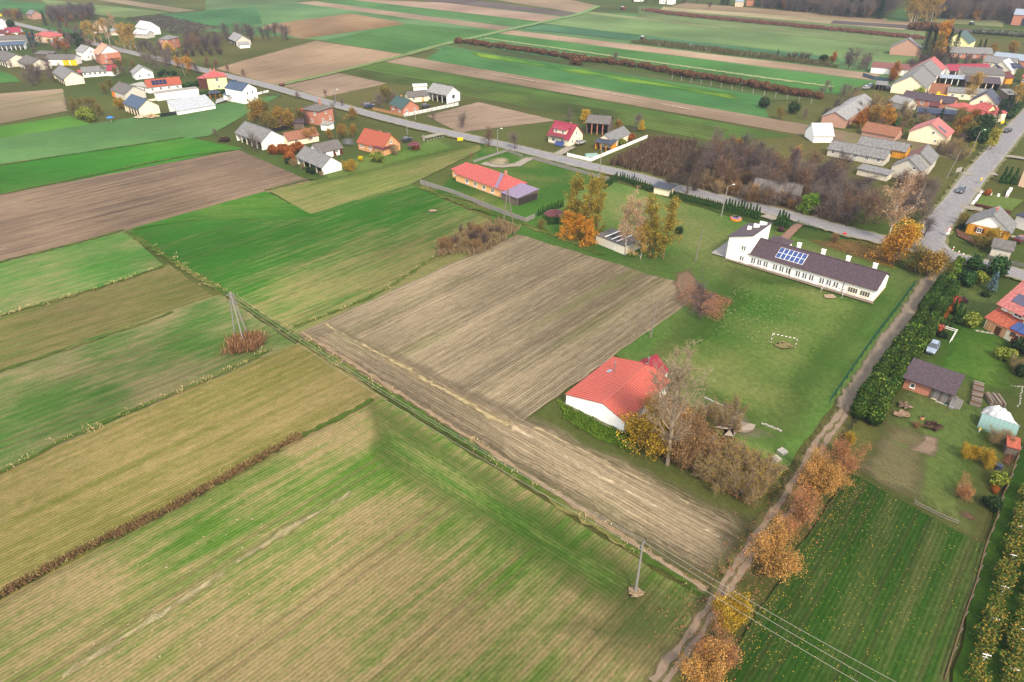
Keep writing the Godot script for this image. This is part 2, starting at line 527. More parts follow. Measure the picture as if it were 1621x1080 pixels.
	for k in o.get("chimney", []):      # along, behind the front wall, height above the roof
		var ch := Geo.new()
		var y = top.call(k[1])
		ch.cube(at + Vector3(k[0], y + k[2] / 2 - 0.2, -k[1]), Vector3(0.55, k[2] + 0.4, 0.55))
		ch.cube(at + Vector3(k[0], y + k[2] + 0.04, -k[1]), Vector3(0.66, 0.1, 0.66))
		obj("chimney", ch, M[o.get("chm", "brick")], t)
	# windows and doors: [wall, along, sill, width, height]
	var n: int = o.get("wf", 0)
	for k in n: window(t, at, l, w, ["f", l * (k + 0.5) / n - 0.55, o.get("sill", 1.0), 1.1, 1.25])
	n = o.get("wf2", 0)
	for k in n: window(t, at, l, w, ["f", l * (k + 0.5) / n - 0.5, 3.8, 1.0, 1.2])
	n = o.get("wr", 0)
	for k in n: window(t, at, l, w, ["r", w * (k + 0.5) / n - 0.5, 1.0, 1.0, 1.25])
	n = o.get("wr2", 0)
	for k in n: window(t, at, l, w, ["r", w * (k + 1.0) / (n + 1) - 0.45, 3.7, 0.9, 1.1])
	n = o.get("wl", 0)
	for k in n: window(t, at, l, w, ["l", w * (k + 0.5) / n - 0.5, 1.0, 1.0, 1.25])
	n = o.get("wl2", 0)
	for k in n: window(t, at, l, w, ["l", w * (k + 1.0) / (n + 1) - 0.45, 3.7, 0.9, 1.1])
	for k in o.get("win", []): window(t, at, l, w, k)
	for k in o.get("door", []):
		var fr = wall_frame(at, l, w, k[0])
		var d := Geo.new()
		d.box(fr[0] + fr[1] * k[1] + U * 0.02 + fr[2] * 0.002, fr[1] * k[2], U * k[3], fr[2] * 0.05)
		obj("door", d, M[k[4] if k.size() > 4 else "door"], t)
	if o.has("solar"):     # [along, up the slope from the eave, columns, rows, panel width, panel height, material]
		var s = o.solar
		var run = Vector2(rz, ridge - eave)
		var sl = Vector3(0, run.y, -run.x).normalized()
		var nm = Vector3(0, run.x, run.y).normalized()
		if s[6] == "panel_bright":
			var bk := Geo.new()
			bk.box(at + Vector3(s[0] - 0.08, eave, 0) + sl * (s[1] - 0.08) + nm * (th + 0.03), X * (s[2] * (s[4] + 0.14) + 0.02), sl * (s[3] * (s[5] + 0.14) + 0.02), nm * 0.02)
			obj("panel_frame", bk, M.frame, t)
		for i in s[2]:
			for j in s[3]:
				var p := Geo.new()
				p.box(at + Vector3(s[0] + i * (s[4] + 0.14), eave, 0) + sl * (s[1] + j * (s[5] + 0.14)) + nm * (th + 0.05), X * s[4], sl * s[5], nm * 0.05)
				obj("solar_panel", p, M[s[6]], t)

func wall_frame(at: Vector3, l: float, w: float, side: String) -> Array:    # origin, along, outwards
	if side == "f": return [at, Vector3.RIGHT, Vector3(0, 0, 1)]
	if side == "r": return [at + Vector3(l, 0, 0), Vector3(0, 0, -1), Vector3(1, 0, 0)]
	return [at, Vector3(0, 0, -1), Vector3(-1, 0, 0)]

func window(t: Node3D, at: Vector3, l: float, w: float, k: Array) -> void:
	var fr = wall_frame(at, l, w, k[0])
	var o = fr[0] + fr[1] * k[1] + Vector3.UP * k[2] + fr[2] * 0.003
	var x: Vector3 = fr[1]
	var u = Vector3.UP
	var out: Vector3 = fr[2]
	var ww: float = k[3]
	var hh: float = k[4]
	var g := Geo.new()
	var b = 0.09
	g.box(o, x * ww, u * b, out * 0.08)
	g.box(o + u * (hh - b), x * ww, u * b, out * 0.08)
	g.box(o + u * b, x * b, u * (hh - 2 * b), out * 0.08)
	g.box(o + u * b + x * (ww - b), x * b, u * (hh - 2 * b), out * 0.08)
	if ww > 0.95:
		for m in (3 if ww > 2.0 else 1):
			g.box(o + u * b + x * (ww * (m + 1) / ((3 if ww > 2.0 else 1) + 1) - b / 2), x * b, u * (hh - 2 * b), out * 0.07)
	g.box(o - u * 0.08 - x * 0.06, x * (ww + 0.12), u * 0.075, out * 0.14)
	var wn = obj("window", g, M[k[5] if k.size() > 5 else "frame"], t)
	var p := Geo.new()
	p.box(o + u * b + x * b, x * (ww - 2 * b), u * (hh - 2 * b), out * 0.03)
	obj("pane", p, M.glass, wn)

func add_camera_and_light():
	var cam := Camera3D.new()
	cam.name = "Camera"
	add_child(cam)
	cam.position = Vector3(0, 70, 0)
	cam.rotation_degrees = Vector3(-32, 0, 0)
	cam.fov = 53.08
	cam.far = 6000
	cam.current = true
	var e := Environment.new()
	e.background_mode = Environment.BG_SKY
	var sky := Sky.new()
	var sm := ProceduralSkyMaterial.new()
	sm.sky_top_color = Color(0.89, 0.89, 0.905)
	sm.sky_horizon_color = Color(0.87, 0.88, 0.9)
	sm.sky_curve = 0.3
	sm.ground_bottom_color = Color(0.3, 0.33, 0.25)
	sm.ground_horizon_color = Color(0.72, 0.76, 0.8)
	sm.sun_angle_max = 1.0
	sky.sky_material = sm
	e.sky = sky
	e.tonemap_mode = Environment.TONE_MAPPER_LINEAR
	e.tonemap_exposure = 1.97
	e.sdfgi_enabled = true
	e.ssao_enabled = true
	e.ssil_enabled = true
	e.fog_enabled = true
	e.fog_light_color = Color(0.8, 0.86, 0.95)
	e.fog_density = 0.00014
	var we := WorldEnvironment.new()
	we.environment = e
	add_child(we)
	var sun := DirectionalLight3D.new()
	sun.name = "Sun"
	add_child(sun)
	sun.light_energy = 0.85
	sun.light_color = Color(1.0, 0.93, 0.82)
	sun.light_angular_distance = 10.0
	sun.shadow_enabled = true
	sun.look_at_from_position(Vector3(16, 52, 52), Vector3.ZERO)

func _ready():
	add_camera_and_light()
	rng.seed = 20241
	nA.seed = 11; nA.noise_type = FastNoiseLite.TYPE_SIMPLEX_SMOOTH; nA.frequency = 0.02; nA.fractal_octaves = 4
	nB.seed = 23; nB.noise_type = FastNoiseLite.TYPE_SIMPLEX_SMOOTH; nB.frequency = 0.12; nB.fractal_octaves = 3
	nC.seed = 37; nC.noise_type = FastNoiseLite.TYPE_SIMPLEX_SMOOTH; nC.frequency = 0.09; nC.fractal_octaves = 3
	textures()
	materials()
	make_ground()
	make_roads()
	make_houses()
	make_plants()
	make_small()


func make_ground():
	# one sheet to the horizon: rough grass
	field("ground", [Vector2(-1500, 60), Vector2(1500, 60), Vector2(1500, -2600), Vector2(-1500, -2600)], {"a": px(92, 120, 62), "b": px(128, 126, 80), "mat": "sward", "size": 60.0,  "streak": 0.0, "fine": 4.0})
	var lawn = {"blotch": 1.2, "a": px(84, 122, 56), "b": px(136, 142, 88), "mat": "sward", "size": 22.0,  "streak": 0.0, "sl": 14.0, "sw": 2.0, "bias": -0.12}
	# --- north of the road, far to near
	field("north_green_field", [Vector2(-216.7, -525.5), Vector2(195.9, -340.7), Vector2(310.8, -566.2), Vector2(-298.9, -741.4)], {"a": px(104, 154, 100), "b": px(124, 162, 110), "size": 50.0,  "streak": 0.0, "sl": 60.0, "sw": 5.0, "mat": "sward"})
	field("far_tan_field", [Vector2(-22.5, -744.3), Vector2(56.4, -629.8), Vector2(77.6, -682.6), Vector2(40.1, -777.7)], {"a": px(192, 172, 150), "b": px(180, 160, 138), "sl": 50.0, "sw": 4.0, "mat": "tilth"})
	field("far_dark_field", [Vector2(-102.6, -750.2), Vector2(42.0, -609.2), Vector2(56.2, -627.7), Vector2(-51.7, -747.3)], {"a": px(120, 112, 118), "b": px(140, 126, 124), "sl": 50.0, "sw": 4.0, "mat": "tilth"})
	field("rose_tan_field", [Vector2(-162.1, -741.4), Vector2(24.7, -573.3), Vector2(42.9, -603.2), Vector2(-65.4, -710.9)], {"a": px(190, 164, 150), "b": px(200, 176, 160), "sl": 50.0, "sw": 4.0, "mat": "tilth"})
	field("upper_green_field", [Vector2(-187.7, -721.7), Vector2(8.3, -552.6), Vector2(24.7, -573.3), Vector2(-161.5, -738.6)], {"a": px(104, 164, 98), "b": px(118, 170, 106), "sl": 50.0, "sw": 4.0, "tram": 14.0})
	field("tan_strip_field", [Vector2(-202.6, -708.2), Vector2(-9.7, -528.6), Vector2(2.3, -542.7), Vector2(-187.7, -721.7)], {"a": px(190, 168, 146), "b": px(204, 182, 160), "sl": 50.0, "sw": 4.0, "mat": "tilth"})
	field("pasture_strip_field", [Vector2(-266.5, -656.3), Vector2(-211.3, -705.6), Vector2(-191.8, -738.6), Vector2(-297.8, -738.6)], {"a": px(136, 160, 122), "b": px(120, 160, 110), "sl": 50.0, "sw": 4.0})
	field("wheat_field", [Vector2(-123.8, -482.0), Vector2(-62.1, -430.5), Vector2(-8.0, -523.2), Vector2(-81.4, -564.5)], {"a": px(98, 152, 86), "b": px(110, 156, 94), "sl": 50.0, "sw": 4.0, "tram": 14.0})
	field("tan_ploughed_field", [Vector2(-114.1, -344.9), Vector2(-62.2, -429.5), Vector2(-127.9, -482.0), Vector2(-159.1, -387.4)], {"a": px(168, 146, 124), "b": px(194, 168, 140), "size": 50.0, "sl": 30.0, "sw": 3.0, "mat": "tilth", "grad": 0.4})
	field("small_tan_field", [Vector2(-85.3, -318.5), Vector2(-61.0, -349.2), Vector2(-91.5, -375.9), Vector2(-110.0, -343.5)], {"a": px(170, 148, 130), "b": px(188, 166, 146), "sl": 20.0, "sw": 2.5, "mat": "tilth"})
	field("corn_field", [Vector2(-139.1, -489.9), Vector2(-80.6, -561.0), Vector2(-128.0, -613.2), Vector2(-181.9, -541.1)], {"a": px(176, 146, 116), "b": px(192, 164, 130), "sl": 40.0, "sw": 3.0, "mat": "tilth", "tall": 2.2})
	field("pale_green_field", [Vector2(22.7, -566.2), Vector2(223.5, -391.8), Vector2(273.9, -489.9), Vector2(59.6, -629.8)], {"a": px(138, 172, 116), "b": px(150, 178, 128), "sl": 60.0, "sw": 5.0, "grad": 0.5})
	field("blue_green_field", [Vector2(3.6, -536.3), Vector2(180.9, -403.2), Vector2(188.9, -416.2), Vector2(22.6, -564.5)], {"feather": 4.0, "a": px(96, 148, 124), "b": px(104, 154, 116), "sl": 60.0, "sw": 5.0})
	field("pale_stubble_field", [Vector2(58.8, -627.7), Vector2(150.8, -537.1), Vector2(151.6, -553.4), Vector2(67.6, -638.4)], {"a": px(180, 190, 146), "b": px(168, 184, 134), "sl": 60.0, "sw": 5.0})
	field("orchard_ground", [Vector2(74.8, -473.1), Vector2(175.4, -387.4), Vector2(172.7, -403.2), Vector2(89.8, -482.0)], {"a": px(98, 112, 78), "b": px(122, 128, 92), "sl": 20.0, "sw": 2.0})
	field("sandy_field", [Vector2(-9.5, -515.1), Vector2(180.3, -355.9), Vector2(189.8, -371.4), Vector2(-0.9, -530.9)], {"a": px(194, 168, 144), "b": px(206, 184, 160), "sl": 60.0, "sw": 3.0, "mat": "tilth"})
	field("bright_green_field", [Vector2(-22.8, -498.0), Vector2(148.9, -324.1), Vector2(177.6, -353.3), Vector2(-10.6, -514.3)], {"a": px(96, 154, 86), "b": px(108, 158, 98), "sl": 60.0, "sw": 4.0, "bias": -0.2})
	field("weedy_strip", [Vector2(-42.1, -464.4), Vector2(110.0, -308.9), Vector2(136.1, -314.9), Vector2(-38.2, -478.1)], {"feather": 3.0, "a": px(94, 112, 70), "b": px(116, 126, 84), "sl": 20.0, "sw": 3.0})
	field("mustard_field", [Vector2(-49.3, -412.8), Vector2(104.1, -282.0), Vector2(113.5, -323.5), Vector2(-42.1, -458.5)], {"a": px(90, 148, 90), "b": px(104, 156, 98), "sl": 60.0, "sw": 4.0})
	field("mustard_bloom", [Vector2(-22.4, -422.7), Vector2(103.2, -308.9), Vector2(102.8, -327.3), Vector2(-26.2, -444.1)], {"feather": 10.0, "a": px(86, 156, 80), "b": px(152, 188, 68), "size": 14.0, "sl": 14.0, "sw": 2.2, "streak": 1.1, "bias": -0.05, "rag": 2.0})
	field("brown_strip_field", [Vector2(-71.8, -407.4), Vector2(121.14, -246.52), Vector2(127.5, -261.7), Vector2(-60.9, -424.3)], {"a": px(164, 144, 122), "b": px(182, 160, 140), "sl": 60.0, "sw": 2.5, "mat": "tilth"})
	field("brown_field_end", [Vector2(119.84, -246.12), Vector2(150.84, -225.75), Vector2(158.54, -245.35), Vector2(126.1, -261.2)], {"a": px(160, 142, 118), "b": px(138, 134, 98), "sl": 30.0, "sw": 2.5, "mat": "tilth"})
	field("striped_field", [Vector2(-90.4, -376.3), Vector2(72.70, -249.76), Vector2(104.9, -255.4), Vector2(-72.1, -406.5)], {"a": px(112, 146, 76), "b": px(92, 116, 62), "sl": 60.0, "sw": 3.0, "streak": 0.4})
	field("berry_row_field", [Vector2(-90.4, -376.3), Vector2(72.70, -249.76), Vector2(83.5, -265.3), Vector2(-84.0, -387.4)], {"a": px(118, 146, 76), "b": px(84, 92, 56), "sl": 60.0, "sw": 3.0, "stripe": 2.6, "depth": 0.75, "streak": 0.2, "bias": -0.2, "fine": 0.6})
	field("house_side_field", [Vector2(-19.8, -260.4), Vector2(17.6, -278.3), Vector2(-14.7, -309.9), Vector2(-35.0, -285.8)], {"a": px(150, 132, 118), "b": px(182, 160, 140), "sl": 20.0, "sw": 3.0, "mat": "tilth", "size": 30.0})
	# far right
	field("upper_pasture", [Vector2(101.6, -603.2), Vector2(248.9, -441.3), Vector2(313.0, -566.2), Vector2(113.7, -680.1)], {"a": px(150, 170, 126), "b": px(136, 158, 112), "sl": 60.0, "sw": 5.0})
	field("pale_strip_field", [Vector2(128.5, -654.1), Vector2(290.2, -521.7), Vector2(297.0, -557.6), Vector2(135.2, -675.2)], {"a": px(204, 194, 160), "b": px(196, 184, 150), "sl": 60.0, "sw": 5.0, "mat": "tilth"})
	field("forest_side_field", [Vector2(140.7, -675.2), Vector2(304.3, -549.2), Vector2(317.6, -575.1), Vector2(161.7, -708.2)], {"a": px(188, 168, 142), "b": px(178, 158, 130), "sl": 60.0, "sw": 5.0, "mat": "tilth"})
	field("dark_ploughed_field", [Vector2(240.3, -564.5), Vector2(320.2, -516.9), Vector2(331.4, -532.8), Vector2(250.4, -582.9)], {"a": px(112, 106, 112), "b": px(126, 116, 118), "sl": 60.0, "sw": 5.0, "mat": "tilth"})
	field("forest_glade", [Vector2(290.0, -581.1), Vector2(306.2, -574.2), Vector2(347.2, -659.6), Vector2(338.2, -659.6)], {"a": px(96, 142, 96), "b": px(110, 148, 100), "sl": 60.0, "sw": 5.0})
	field("nursery_field", [Vector2(317.9, -572.5), Vector2(359.0, -545.0), Vector2(388.7, -591.8), Vector2(344.6, -599.1)], {"a": px(150, 166, 124), "b": px(170, 168, 134), "sl": 60.0, "sw": 5.0, "stripe": 7.0})
	field("farmyard_meadow", [Vector2(186.5, -380.0), Vector2(251.8, -350.2), Vector2(315.7, -450.1), Vector2(235.4, -424.3)], {"feather": 15.0, "a": px(96, 128, 76), "b": px(126, 130, 90), "size": 24.0,  "streak": 0.0, "mat": "sward"})
	# far left
	field("far_left_green", [Vector2(-454.5, -649.7), Vector2(-383.9, -617.0), Vector2(-410.2, -692.1), Vector2(-513.8, -740.1)], {"a": px(92, 156, 96), "b": px(104, 162, 104), "sl": 50.0, "sw": 5.0})
	field("far_left_pale", [Vector2(-393.3, -649.7), Vector2(-308.1, -596.9), Vector2(-286.9, -633.0), Vector2(-460.0, -740.1)], {"a": px(150, 176, 120), "b": px(160, 182, 132), "sl": 50.0, "sw": 5.0})
	field("far_left_tan", [Vector2(-406.2, -737.2), Vector2(-283.0, -633.0), Vector2(-268.7, -644.0), Vector2(-383.1, -740.1)], {"a": px(188, 168, 148), "b": px(170, 166, 136), "sl": 50.0, "sw": 5.0, "mat": "tilth"})
	field("left_mid_green", [Vector2(-288.8, -616.0), Vector2(-209.2, -538.4), Vector2(-188.7, -564.5), Vector2(-229.3, -677.0)], {"a": px(92, 154, 104), "b": px(106, 162, 112), "sl": 50.0, "sw": 5.0})
	field("black_row_field", [Vector2(-305.1, -592.1), Vector2(-231.0, -508.6), Vector2(-210.6, -539.2), Vector2(-287.3, -613.9)], {"a": px(98, 96, 92), "b": px(122, 122, 98), "sl": 40.0, "sw": 3.0, "mat": "tilth", "stripe": 4.2, "depth": 0.6})
	field("left_small_green", [Vector2(-336.3, -531.3), Vector2(-293.4, -498.0), Vector2(-308.7, -531.3), Vector2(-345.8, -551.6)], {"a": px(86, 146, 84), "b": px(100, 150, 92), "size": 20.0})
	field("left_corner_green", [Vector2(-252.7, -348.9), Vector2(-241.9, -352.6), Vector2(-254.6, -368.1), Vector2(-275.9, -384.9)], {"a": px(84, 150, 76), "b": px(100, 150, 84)})
	field("left_sandy_field", [Vector2(-211.5, -259.1), Vector2(-186.1, -293.8), Vector2(-212.3, -336.5), Vector2(-253.0, -318.5)], {"a": px(194, 172, 148), "b": px(168, 154, 124), "sl": 24.0, "sw": 2.5, "mat": "tilth", "cbias": -0.35, "c": px(132, 142, 92)})
	# --- left, strips below the village
	field("lime_strip_field", [Vector2(-196.81, -237.97), Vector2(-162.0, -269.9), Vector2(-181.5, -285.6), Vector2(-210.3, -257.3)], {"a": px(98, 160, 62), "b": px(110, 164, 74), "sl": 20.0, "sw": 2.0})
	field("sage_strip_field", [Vector2(-179.50, -213.21), Vector2(-112.8, -255.6), Vector2(-105.4, -324.8), Vector2(-200.02, -242.57)], {"a": px(108, 158, 100), "b": px(122, 164, 106), "sl": 20.0, "sw": 2.5, "streak": 0.35})
	field("emerald_strip_field", [Vector2(-159.62, -184.75), Vector2(-94.54, -239.49), Vector2(-120.1, -253.9), Vector2(-179.94, -213.84)], {"a": px(72, 142, 52), "b": px(104, 154, 70), "sl": 14.0, "sw": 1.6, "bias": -0.2, "tram": 9.0, "streak": 0.5})
	field("ploughed_field", [Vector2(-127.83, -137.20), Vector2(-62.08, -204.71), Vector2(-95.59, -237.97), Vector2(-161.07, -184.25)], {"a": px(138, 118, 104), "b": px(172, 150, 126), "c": px(108, 94, 84), "cbias": -0.15, "sl": 16.0, "sw": 1.0, "mat": "tilth", "size": 40.0, "blotch": 1.0, "streak": 0.8})
	field("meadow_strip_field", [Vector2(-111.36, -113.89), Vector2(-80.77, -144.32), Vector2(-100.45, -165.65), Vector2(-129.16, -139.09)], {"a": px(92, 146, 70), "b": px(158, 158, 112), "sl": 9.0, "sw": 1.0, "streak": 0.6, "blotch": 1.0, "size": 9.0})
	field("olive_strip_field", [Vector2(-98.65, -95.90), Vector2(-62.23, -127.77), Vector2(-80.61, -145.67), Vector2(-111.36, -113.89)], {"a": px(124, 128, 74), "b": px(158, 144, 104), "sl": 18.0, "sw": 1.2, "blotch": 0.6, "c": px(98, 138, 62), "cbias": -0.35, "streak": 0.7})
	field("patchy_strip_field", [Vector2(-80.66, -70.44), Vector2(-40.40, -109.30), Vector2(-63.20, -131.19), Vector2(-98.65, -95.90)], {"a": px(96, 136, 68), "b": px(168, 158, 120), "sl": 9.0, "sw": 1.0, "streak": 0.6, "blotch": 1.1, "size": 9.0, "bias": 0.1, "tram": 13.0})
	field("drilled_strip_field", [Vector2(-64.89, -48.11), Vector2(-21.08, -93.00), Vector2(-40.69, -111.33), Vector2(-80.66, -70.44)], {"a": px(136, 134, 76), "b": px(176, 156, 112), "sl": 26.0, "sw": 1.2, "streak": 0.7, "blotch": 0.5, "c": px(100, 138, 58), "cbias": -0.5})
	var q2: Vector2 = Vector2(-22.76, -94.07)
	var q3: Vector2 = Vector2(-63.96, -49.91)
	var q1: Vector2 = Vector2(23.73, -52.13)
	field("front_left_field", [q1 + (q3 - q2) * 1.15, q1, q2, q3], {"a": px(100, 136, 60), "b": px(176, 158, 118), "sl": 9.0, "sw": 1.0, "streak": 0.65, "blotch": 1.05, "size": 11.0, "bias": 0.24, "c": px(196, 178, 138), "cbias": -0.5, "tram": 14.0})
	field("headland_field", [Vector2(-21.38, -77.13), Vector2(11.60, -50.16), Vector2(22.32, -53.19), Vector2(-25.66, -95.16)], {"feather": 8.0, "a": px(92, 128, 58), "b": px(140, 146, 92), "sl": 6.0, "sw": 1.2, "rag": 1.0, "bias": 0.05, "c": px(168, 152, 108), "cbias": -0.9, "streak": 0.7, "blotch": 0.9})
	field("rough_corner", [Vector2(3.58, -48.51), Vector2(16.67, -41.42), Vector2(24.14, -53.19), Vector2(13.91, -55.01)], {"feather": 9.0, "a": px(84, 120, 56), "b": px(128, 126, 88), "sl": 6.0, "sw": 1.5, "rag": 2.0, "size": 9.0, "mat": "sward", "streak": 0.0, "c": px(112, 96, 84), "cbias": -0.45})
	# --- the middle plot
	field("plot_green_field", [Vector2(-42.23, -113.42), Vector2(1.87, -163.59), Vector2(-30.99, -202.39), Vector2(-100.45, -165.65)], {"a": px(72, 130, 50), "b": px(160, 156, 106), "sl": 9.0, "sw": 1.0, "streak": 0.8, "blotch": 0.8, "size": 22.0, "bias": -0.1, "grad": -0.95, "tram": 11.0, "cbias": -0.75, "c": px(172, 158, 116)})
	field("plot_green_corner", [Vector2(-86.80, -172.98), Vector2(-53.45, -175.70), Vector2(-73.34, -195.67), Vector2(-100.98, -166.07)], {"a": px(68, 130, 46), "b": px(112, 146, 70), "sl": 10.0, "sw": 0.9, "bias": -0.2})
	field("grass_field", [Vector2(-55.29, -177.54), Vector2(-30.10, -202.97), Vector2(-4.71, -248.95), Vector2(-72.76, -196.21)], {"a": px(112, 134, 68), "b": px(156, 152, 102), "sl": 12.0, "sw": 1.0, "streak": 0.7, "bias": -0.05})
	field("village_meadow", [Vector2(-62.64, -197.87), Vector2(-11.22, -239.49), Vector2(-28.5, -257.3), Vector2(-60.33, -220.96)], {"feather": 8.0, "a": px(102, 140, 62), "b": px(122, 140, 78), "sl": 10.0, "sw": 1.2, "mat": "sward", "streak": 0.0})
	field("school_lawn", [Vector2(-3.05, -145.67), Vector2(38.67, -73.76), Vector2(94.59, -139.09), Vector2(-11.56, -248.13)], lawn)
	field("school_playing_field", [Vector2(21.86, -103.32), Vector2(40.73, -77.13), Vector2(84.45, -130.03), Vector2(50.45, -145.67)], {"feather": 10.0, "a": px(80, 118, 50), "b": px(132, 142, 84), "mat": "sward", "size": 14.0,  "streak": 0.0, "bias": -0.2, "rag": 1.5, "blotch": 1.2})
	field("red_house_lawn", [Vector2(-22.58, -195.12), Vector2(6.72, -172.98), Vector2(30.43, -215.74), Vector2(-9.15, -244.14)], {"a": px(80, 122, 52), "b": px(128, 140, 78), "mat": "sward", "size": 9.0,  "streak": 0.0, "bias": -0.2, "blotch": 1.2})
	field("stubble_field", [Vector2(-4.43, -80.41), Vector2(42.34, -132.36), Vector2(1.22, -163.59), Vector2(-42.60, -113.89)], {"a": px(156, 142, 118), "b": px(186, 169, 140), "c": px(128, 134, 84), "cbias": -0.22, "sl": 60.0, "sw": 3.0, "streak": 0.4, "blotch": 0.7, "size": 30.0, "mat": "stubble"})
	field("lower_stubble_field", [Vector2(-41.86, -112.95), Vector2(24.20, -53.73), Vector2(33.95, -65.69), Vector2(-37.15, -119.26)], {"mat": "stubble", "a": px(154, 139, 115), "b": px(186, 168, 138), "c": px(112, 126, 72), "cbias": -0.2, "sl": 60.0, "sw": 2.4, "streak": 0.3, "blotch": 0.7, "size": 26.0, "rag": 1.0, "feather": 4.5})
	strip("straw_line", [Vector2(-37.68, -118.26), Vector2(-17.01, -100.30), Vector2(-0.66, -85.92)], 1.54, {"soft": 0.5, "broken": 0.9, "a": px(204, 186, 146), "b": px(168, 152, 112), "edge": 0.4, "blotch": 0.7, "rag": 0.7})
	strip("straw_line", [Vector2(-0.01, -85.66), Vector2(13.46, -73.78), Vector2(21.41, -67.01), Vector2(27.47, -62.81)], 1.4300000000000002, {"soft": 0.5, "broken": 0.9, "a": px(224, 206, 174), "b": px(182, 160, 128), "edge": 0.5, "blotch": 0.5, "rag": 0.8})
	strip("straw_line", [Vector2(3.70, -85.66), Vector2(13.89, -77.49), Vector2(24.94, -68.63)], 0.8800000000000001, {"soft": 0.5, "broken": 0.9, "a": px(206, 188, 152), "b": px(160, 140, 108), "edge": 0.5, "blotch": 0.7, "rag": 0.6})
	strip("straw_line", [Vector2(-48.62, -43.41), Vector2(-40.26, -52.34), Vector2(-31.53, -62.39), Vector2(-22.79, -70.88)], 1.7600000000000002, {"soft": 0.5, "broken": 0.9, "a": px(190, 176, 140), "b": px(150, 146, 98), "edge": 0.4, "blotch": 0.8, "rag": 0.9})
	strip("straw_line", [Vector2(-37.7, -390.9), Vector2(33.3, -336.6), Vector2(76.8, -294.4)], 2.2, {"soft": 0.5, "broken": 0.9, "a": px(204, 184, 164), "b": px(184, 164, 142), "rag": 0.8})
	strip("pale_balk", [Vector2(-18.5, -492.6), Vector2(42.2, -438.6), Vector2(86.6, -398.5), Vector2(126.8, -362.7), Vector2(153.4, -340.7)], 4.0, {"a": px(166, 172, 126), "b": px(110, 160, 90), "rag": 1.5})
	field("leaf_litter_ground", [Vector2(35.85, -125.83), Vector2(42.45, -118.01), Vector2(47.59, -128.61), Vector2(40.47, -134.45)], {"feather": 5.0, "a": px(150, 112, 84), "b": px(172, 128, 98), "mat": "tilth", "rag": 2.5, "size": 8.0})
	field("bare_soil_patch", [Vector2(36.82, -140.69), Vector2(33.86, -125.83), Vector2(43.25, -132.95), Vector2(41.16, -143.98)], {"feather": 3.0, "a": px(134, 112, 94), "b": px(150, 124, 102), "mat": "tilth", "rag": 1.5, "size": 8.0})
	field("rubble_ground", [Vector2(30.88, -91.07), Vector2(35.76, -82.19), Vector2(42.95, -83.72), Vector2(32.83, -93.71)], {"feather": 3.5, "a": px(158, 140, 126), "b": px(186, 170, 156), "mat": "tilth", "rag": 2.0, "size": 5.0, "c": px(112, 128, 72), "cbias": -0.3})
	field("thicket_floor", [Vector2(17.84, -82.95), Vector2(33.53, -68.13), Vector2(39.08, -76.44), Vector2(28.34, -92.82)], {"feather": 3.5, "a": px(118, 100, 72), "b": px(142, 122, 86), "mat": "tilth", "rag": 2.0, "size": 7.0, "c": px(108, 118, 58), "cbias": -0.4})
	field("hall_verge", [Vector2(9.15, -86.56), Vector2(18.24, -78.96), Vector2(19.21, -82.80), Vector2(8.25, -91.94)], {"feather": 0.8, "a": px(92, 130, 44), "b": px(120, 146, 60), "mat": "sward", "streak": 0.0, "rag": 0.8, "size": 6.0})
	# --- right: gardens and the sown field
	field("garden_grass", [Vector2(49.21, -74.34), Vector2(60.24, -60.10), Vector2(107.74, -121.83), Vector2(100.64, -142.32)], {"feather": 6.0, "a": px(92, 120, 60), "b": px(126, 132, 82), "mat": "sward", "size": 16.0,  "streak": 0.0})
	field("garden_lawn", [Vector2(70.12, -100.41), Vector2(86.24, -92.62), Vector2(99.49, -113.58), Vector2(91.23, -126.29)], {"feather": 5.0, "a": px(84, 124, 50), "b": px(124, 146, 74), "mat": "sward", "size": 8.0,  "streak": 0.0, "rag": 1.5, "blotch": 1.2})
	field("vegetable_plot", [Vector2(51.13, -75.83), Vector2(56.26, -68.90), Vector2(67.52, -82.61), Vector2(60.37, -87.43)], {"feather": 2.5, "a": px(146, 128, 106), "b": px(122, 118, 84), "mat": "tilth", "rag": 1.5, "size": 8.0, "c": px(100, 122, 66), "cbias": -0.15, "streak": 0.3})
	field("dug_bed", [Vector2(60.09, -80.34), Vector2(64.03, -77.56), Vector2(67.30, -82.19), Vector2(66.03, -83.46)], {"feather": 0.8, "a": px(166, 144, 124), "b": px(142, 124, 106), "mat": "tilth", "rag": 0.8, "size": 5.0})
	field("dug_bed", [Vector2(60.68, -66.44), Vector2(63.45, -65.02), Vector2(63.98, -66.12), Vector2(62.28, -68.23)], {"feather": 0.8, "a": px(120, 92, 78), "b": px(140, 112, 96), "mat": "tilth", "rag": 0.8, "size": 4.0})
	field("dug_bed", [Vector2(73.16, -77.36), Vector2(74.06, -75.83), Vector2(77.82, -79.73), Vector2(75.40, -79.73)], {"feather": 0.8, "a": px(112, 74, 62), "b": px(126, 90, 74), "mat": "tilth", "rag": 0.4, "size": 4.0})
	field("sown_field", [Vector2(17.63, -38.11), Vector2(49.82, -75.08), Vector2(61.40, -61.11), Vector2(43.12, -38.11)], {"a": px(64, 98, 42), "b": px(112, 112, 76), "sl": 22.0, "sw": 2.2, "streak": 0.8, "blotch": 0.6, "bias": -0.26, "tram": 7.0})
	field("orchard_alley", [Vector2(43.63, -38.11), Vector2(62.15, -61.95), Vector2(80.07, -82.19), Vector2(59.68, -38.11)], {"a": px(86, 118, 46), "b": px(60, 92, 36), "mat": "sward", "streak": 0.0, "size": 12.0, "sl": 10.0, "sw": 1.5})
	field("front_garden", [Vector2(131.00, -184.47), Vector2(138.02, -179.10), Vector2(147.24, -187.82), Vector2(139.09, -194.22)], {"a": px(122, 140, 78), "b": px(108, 132, 66), "mat": "sward", "size": 6.0,  "streak": 0.0})
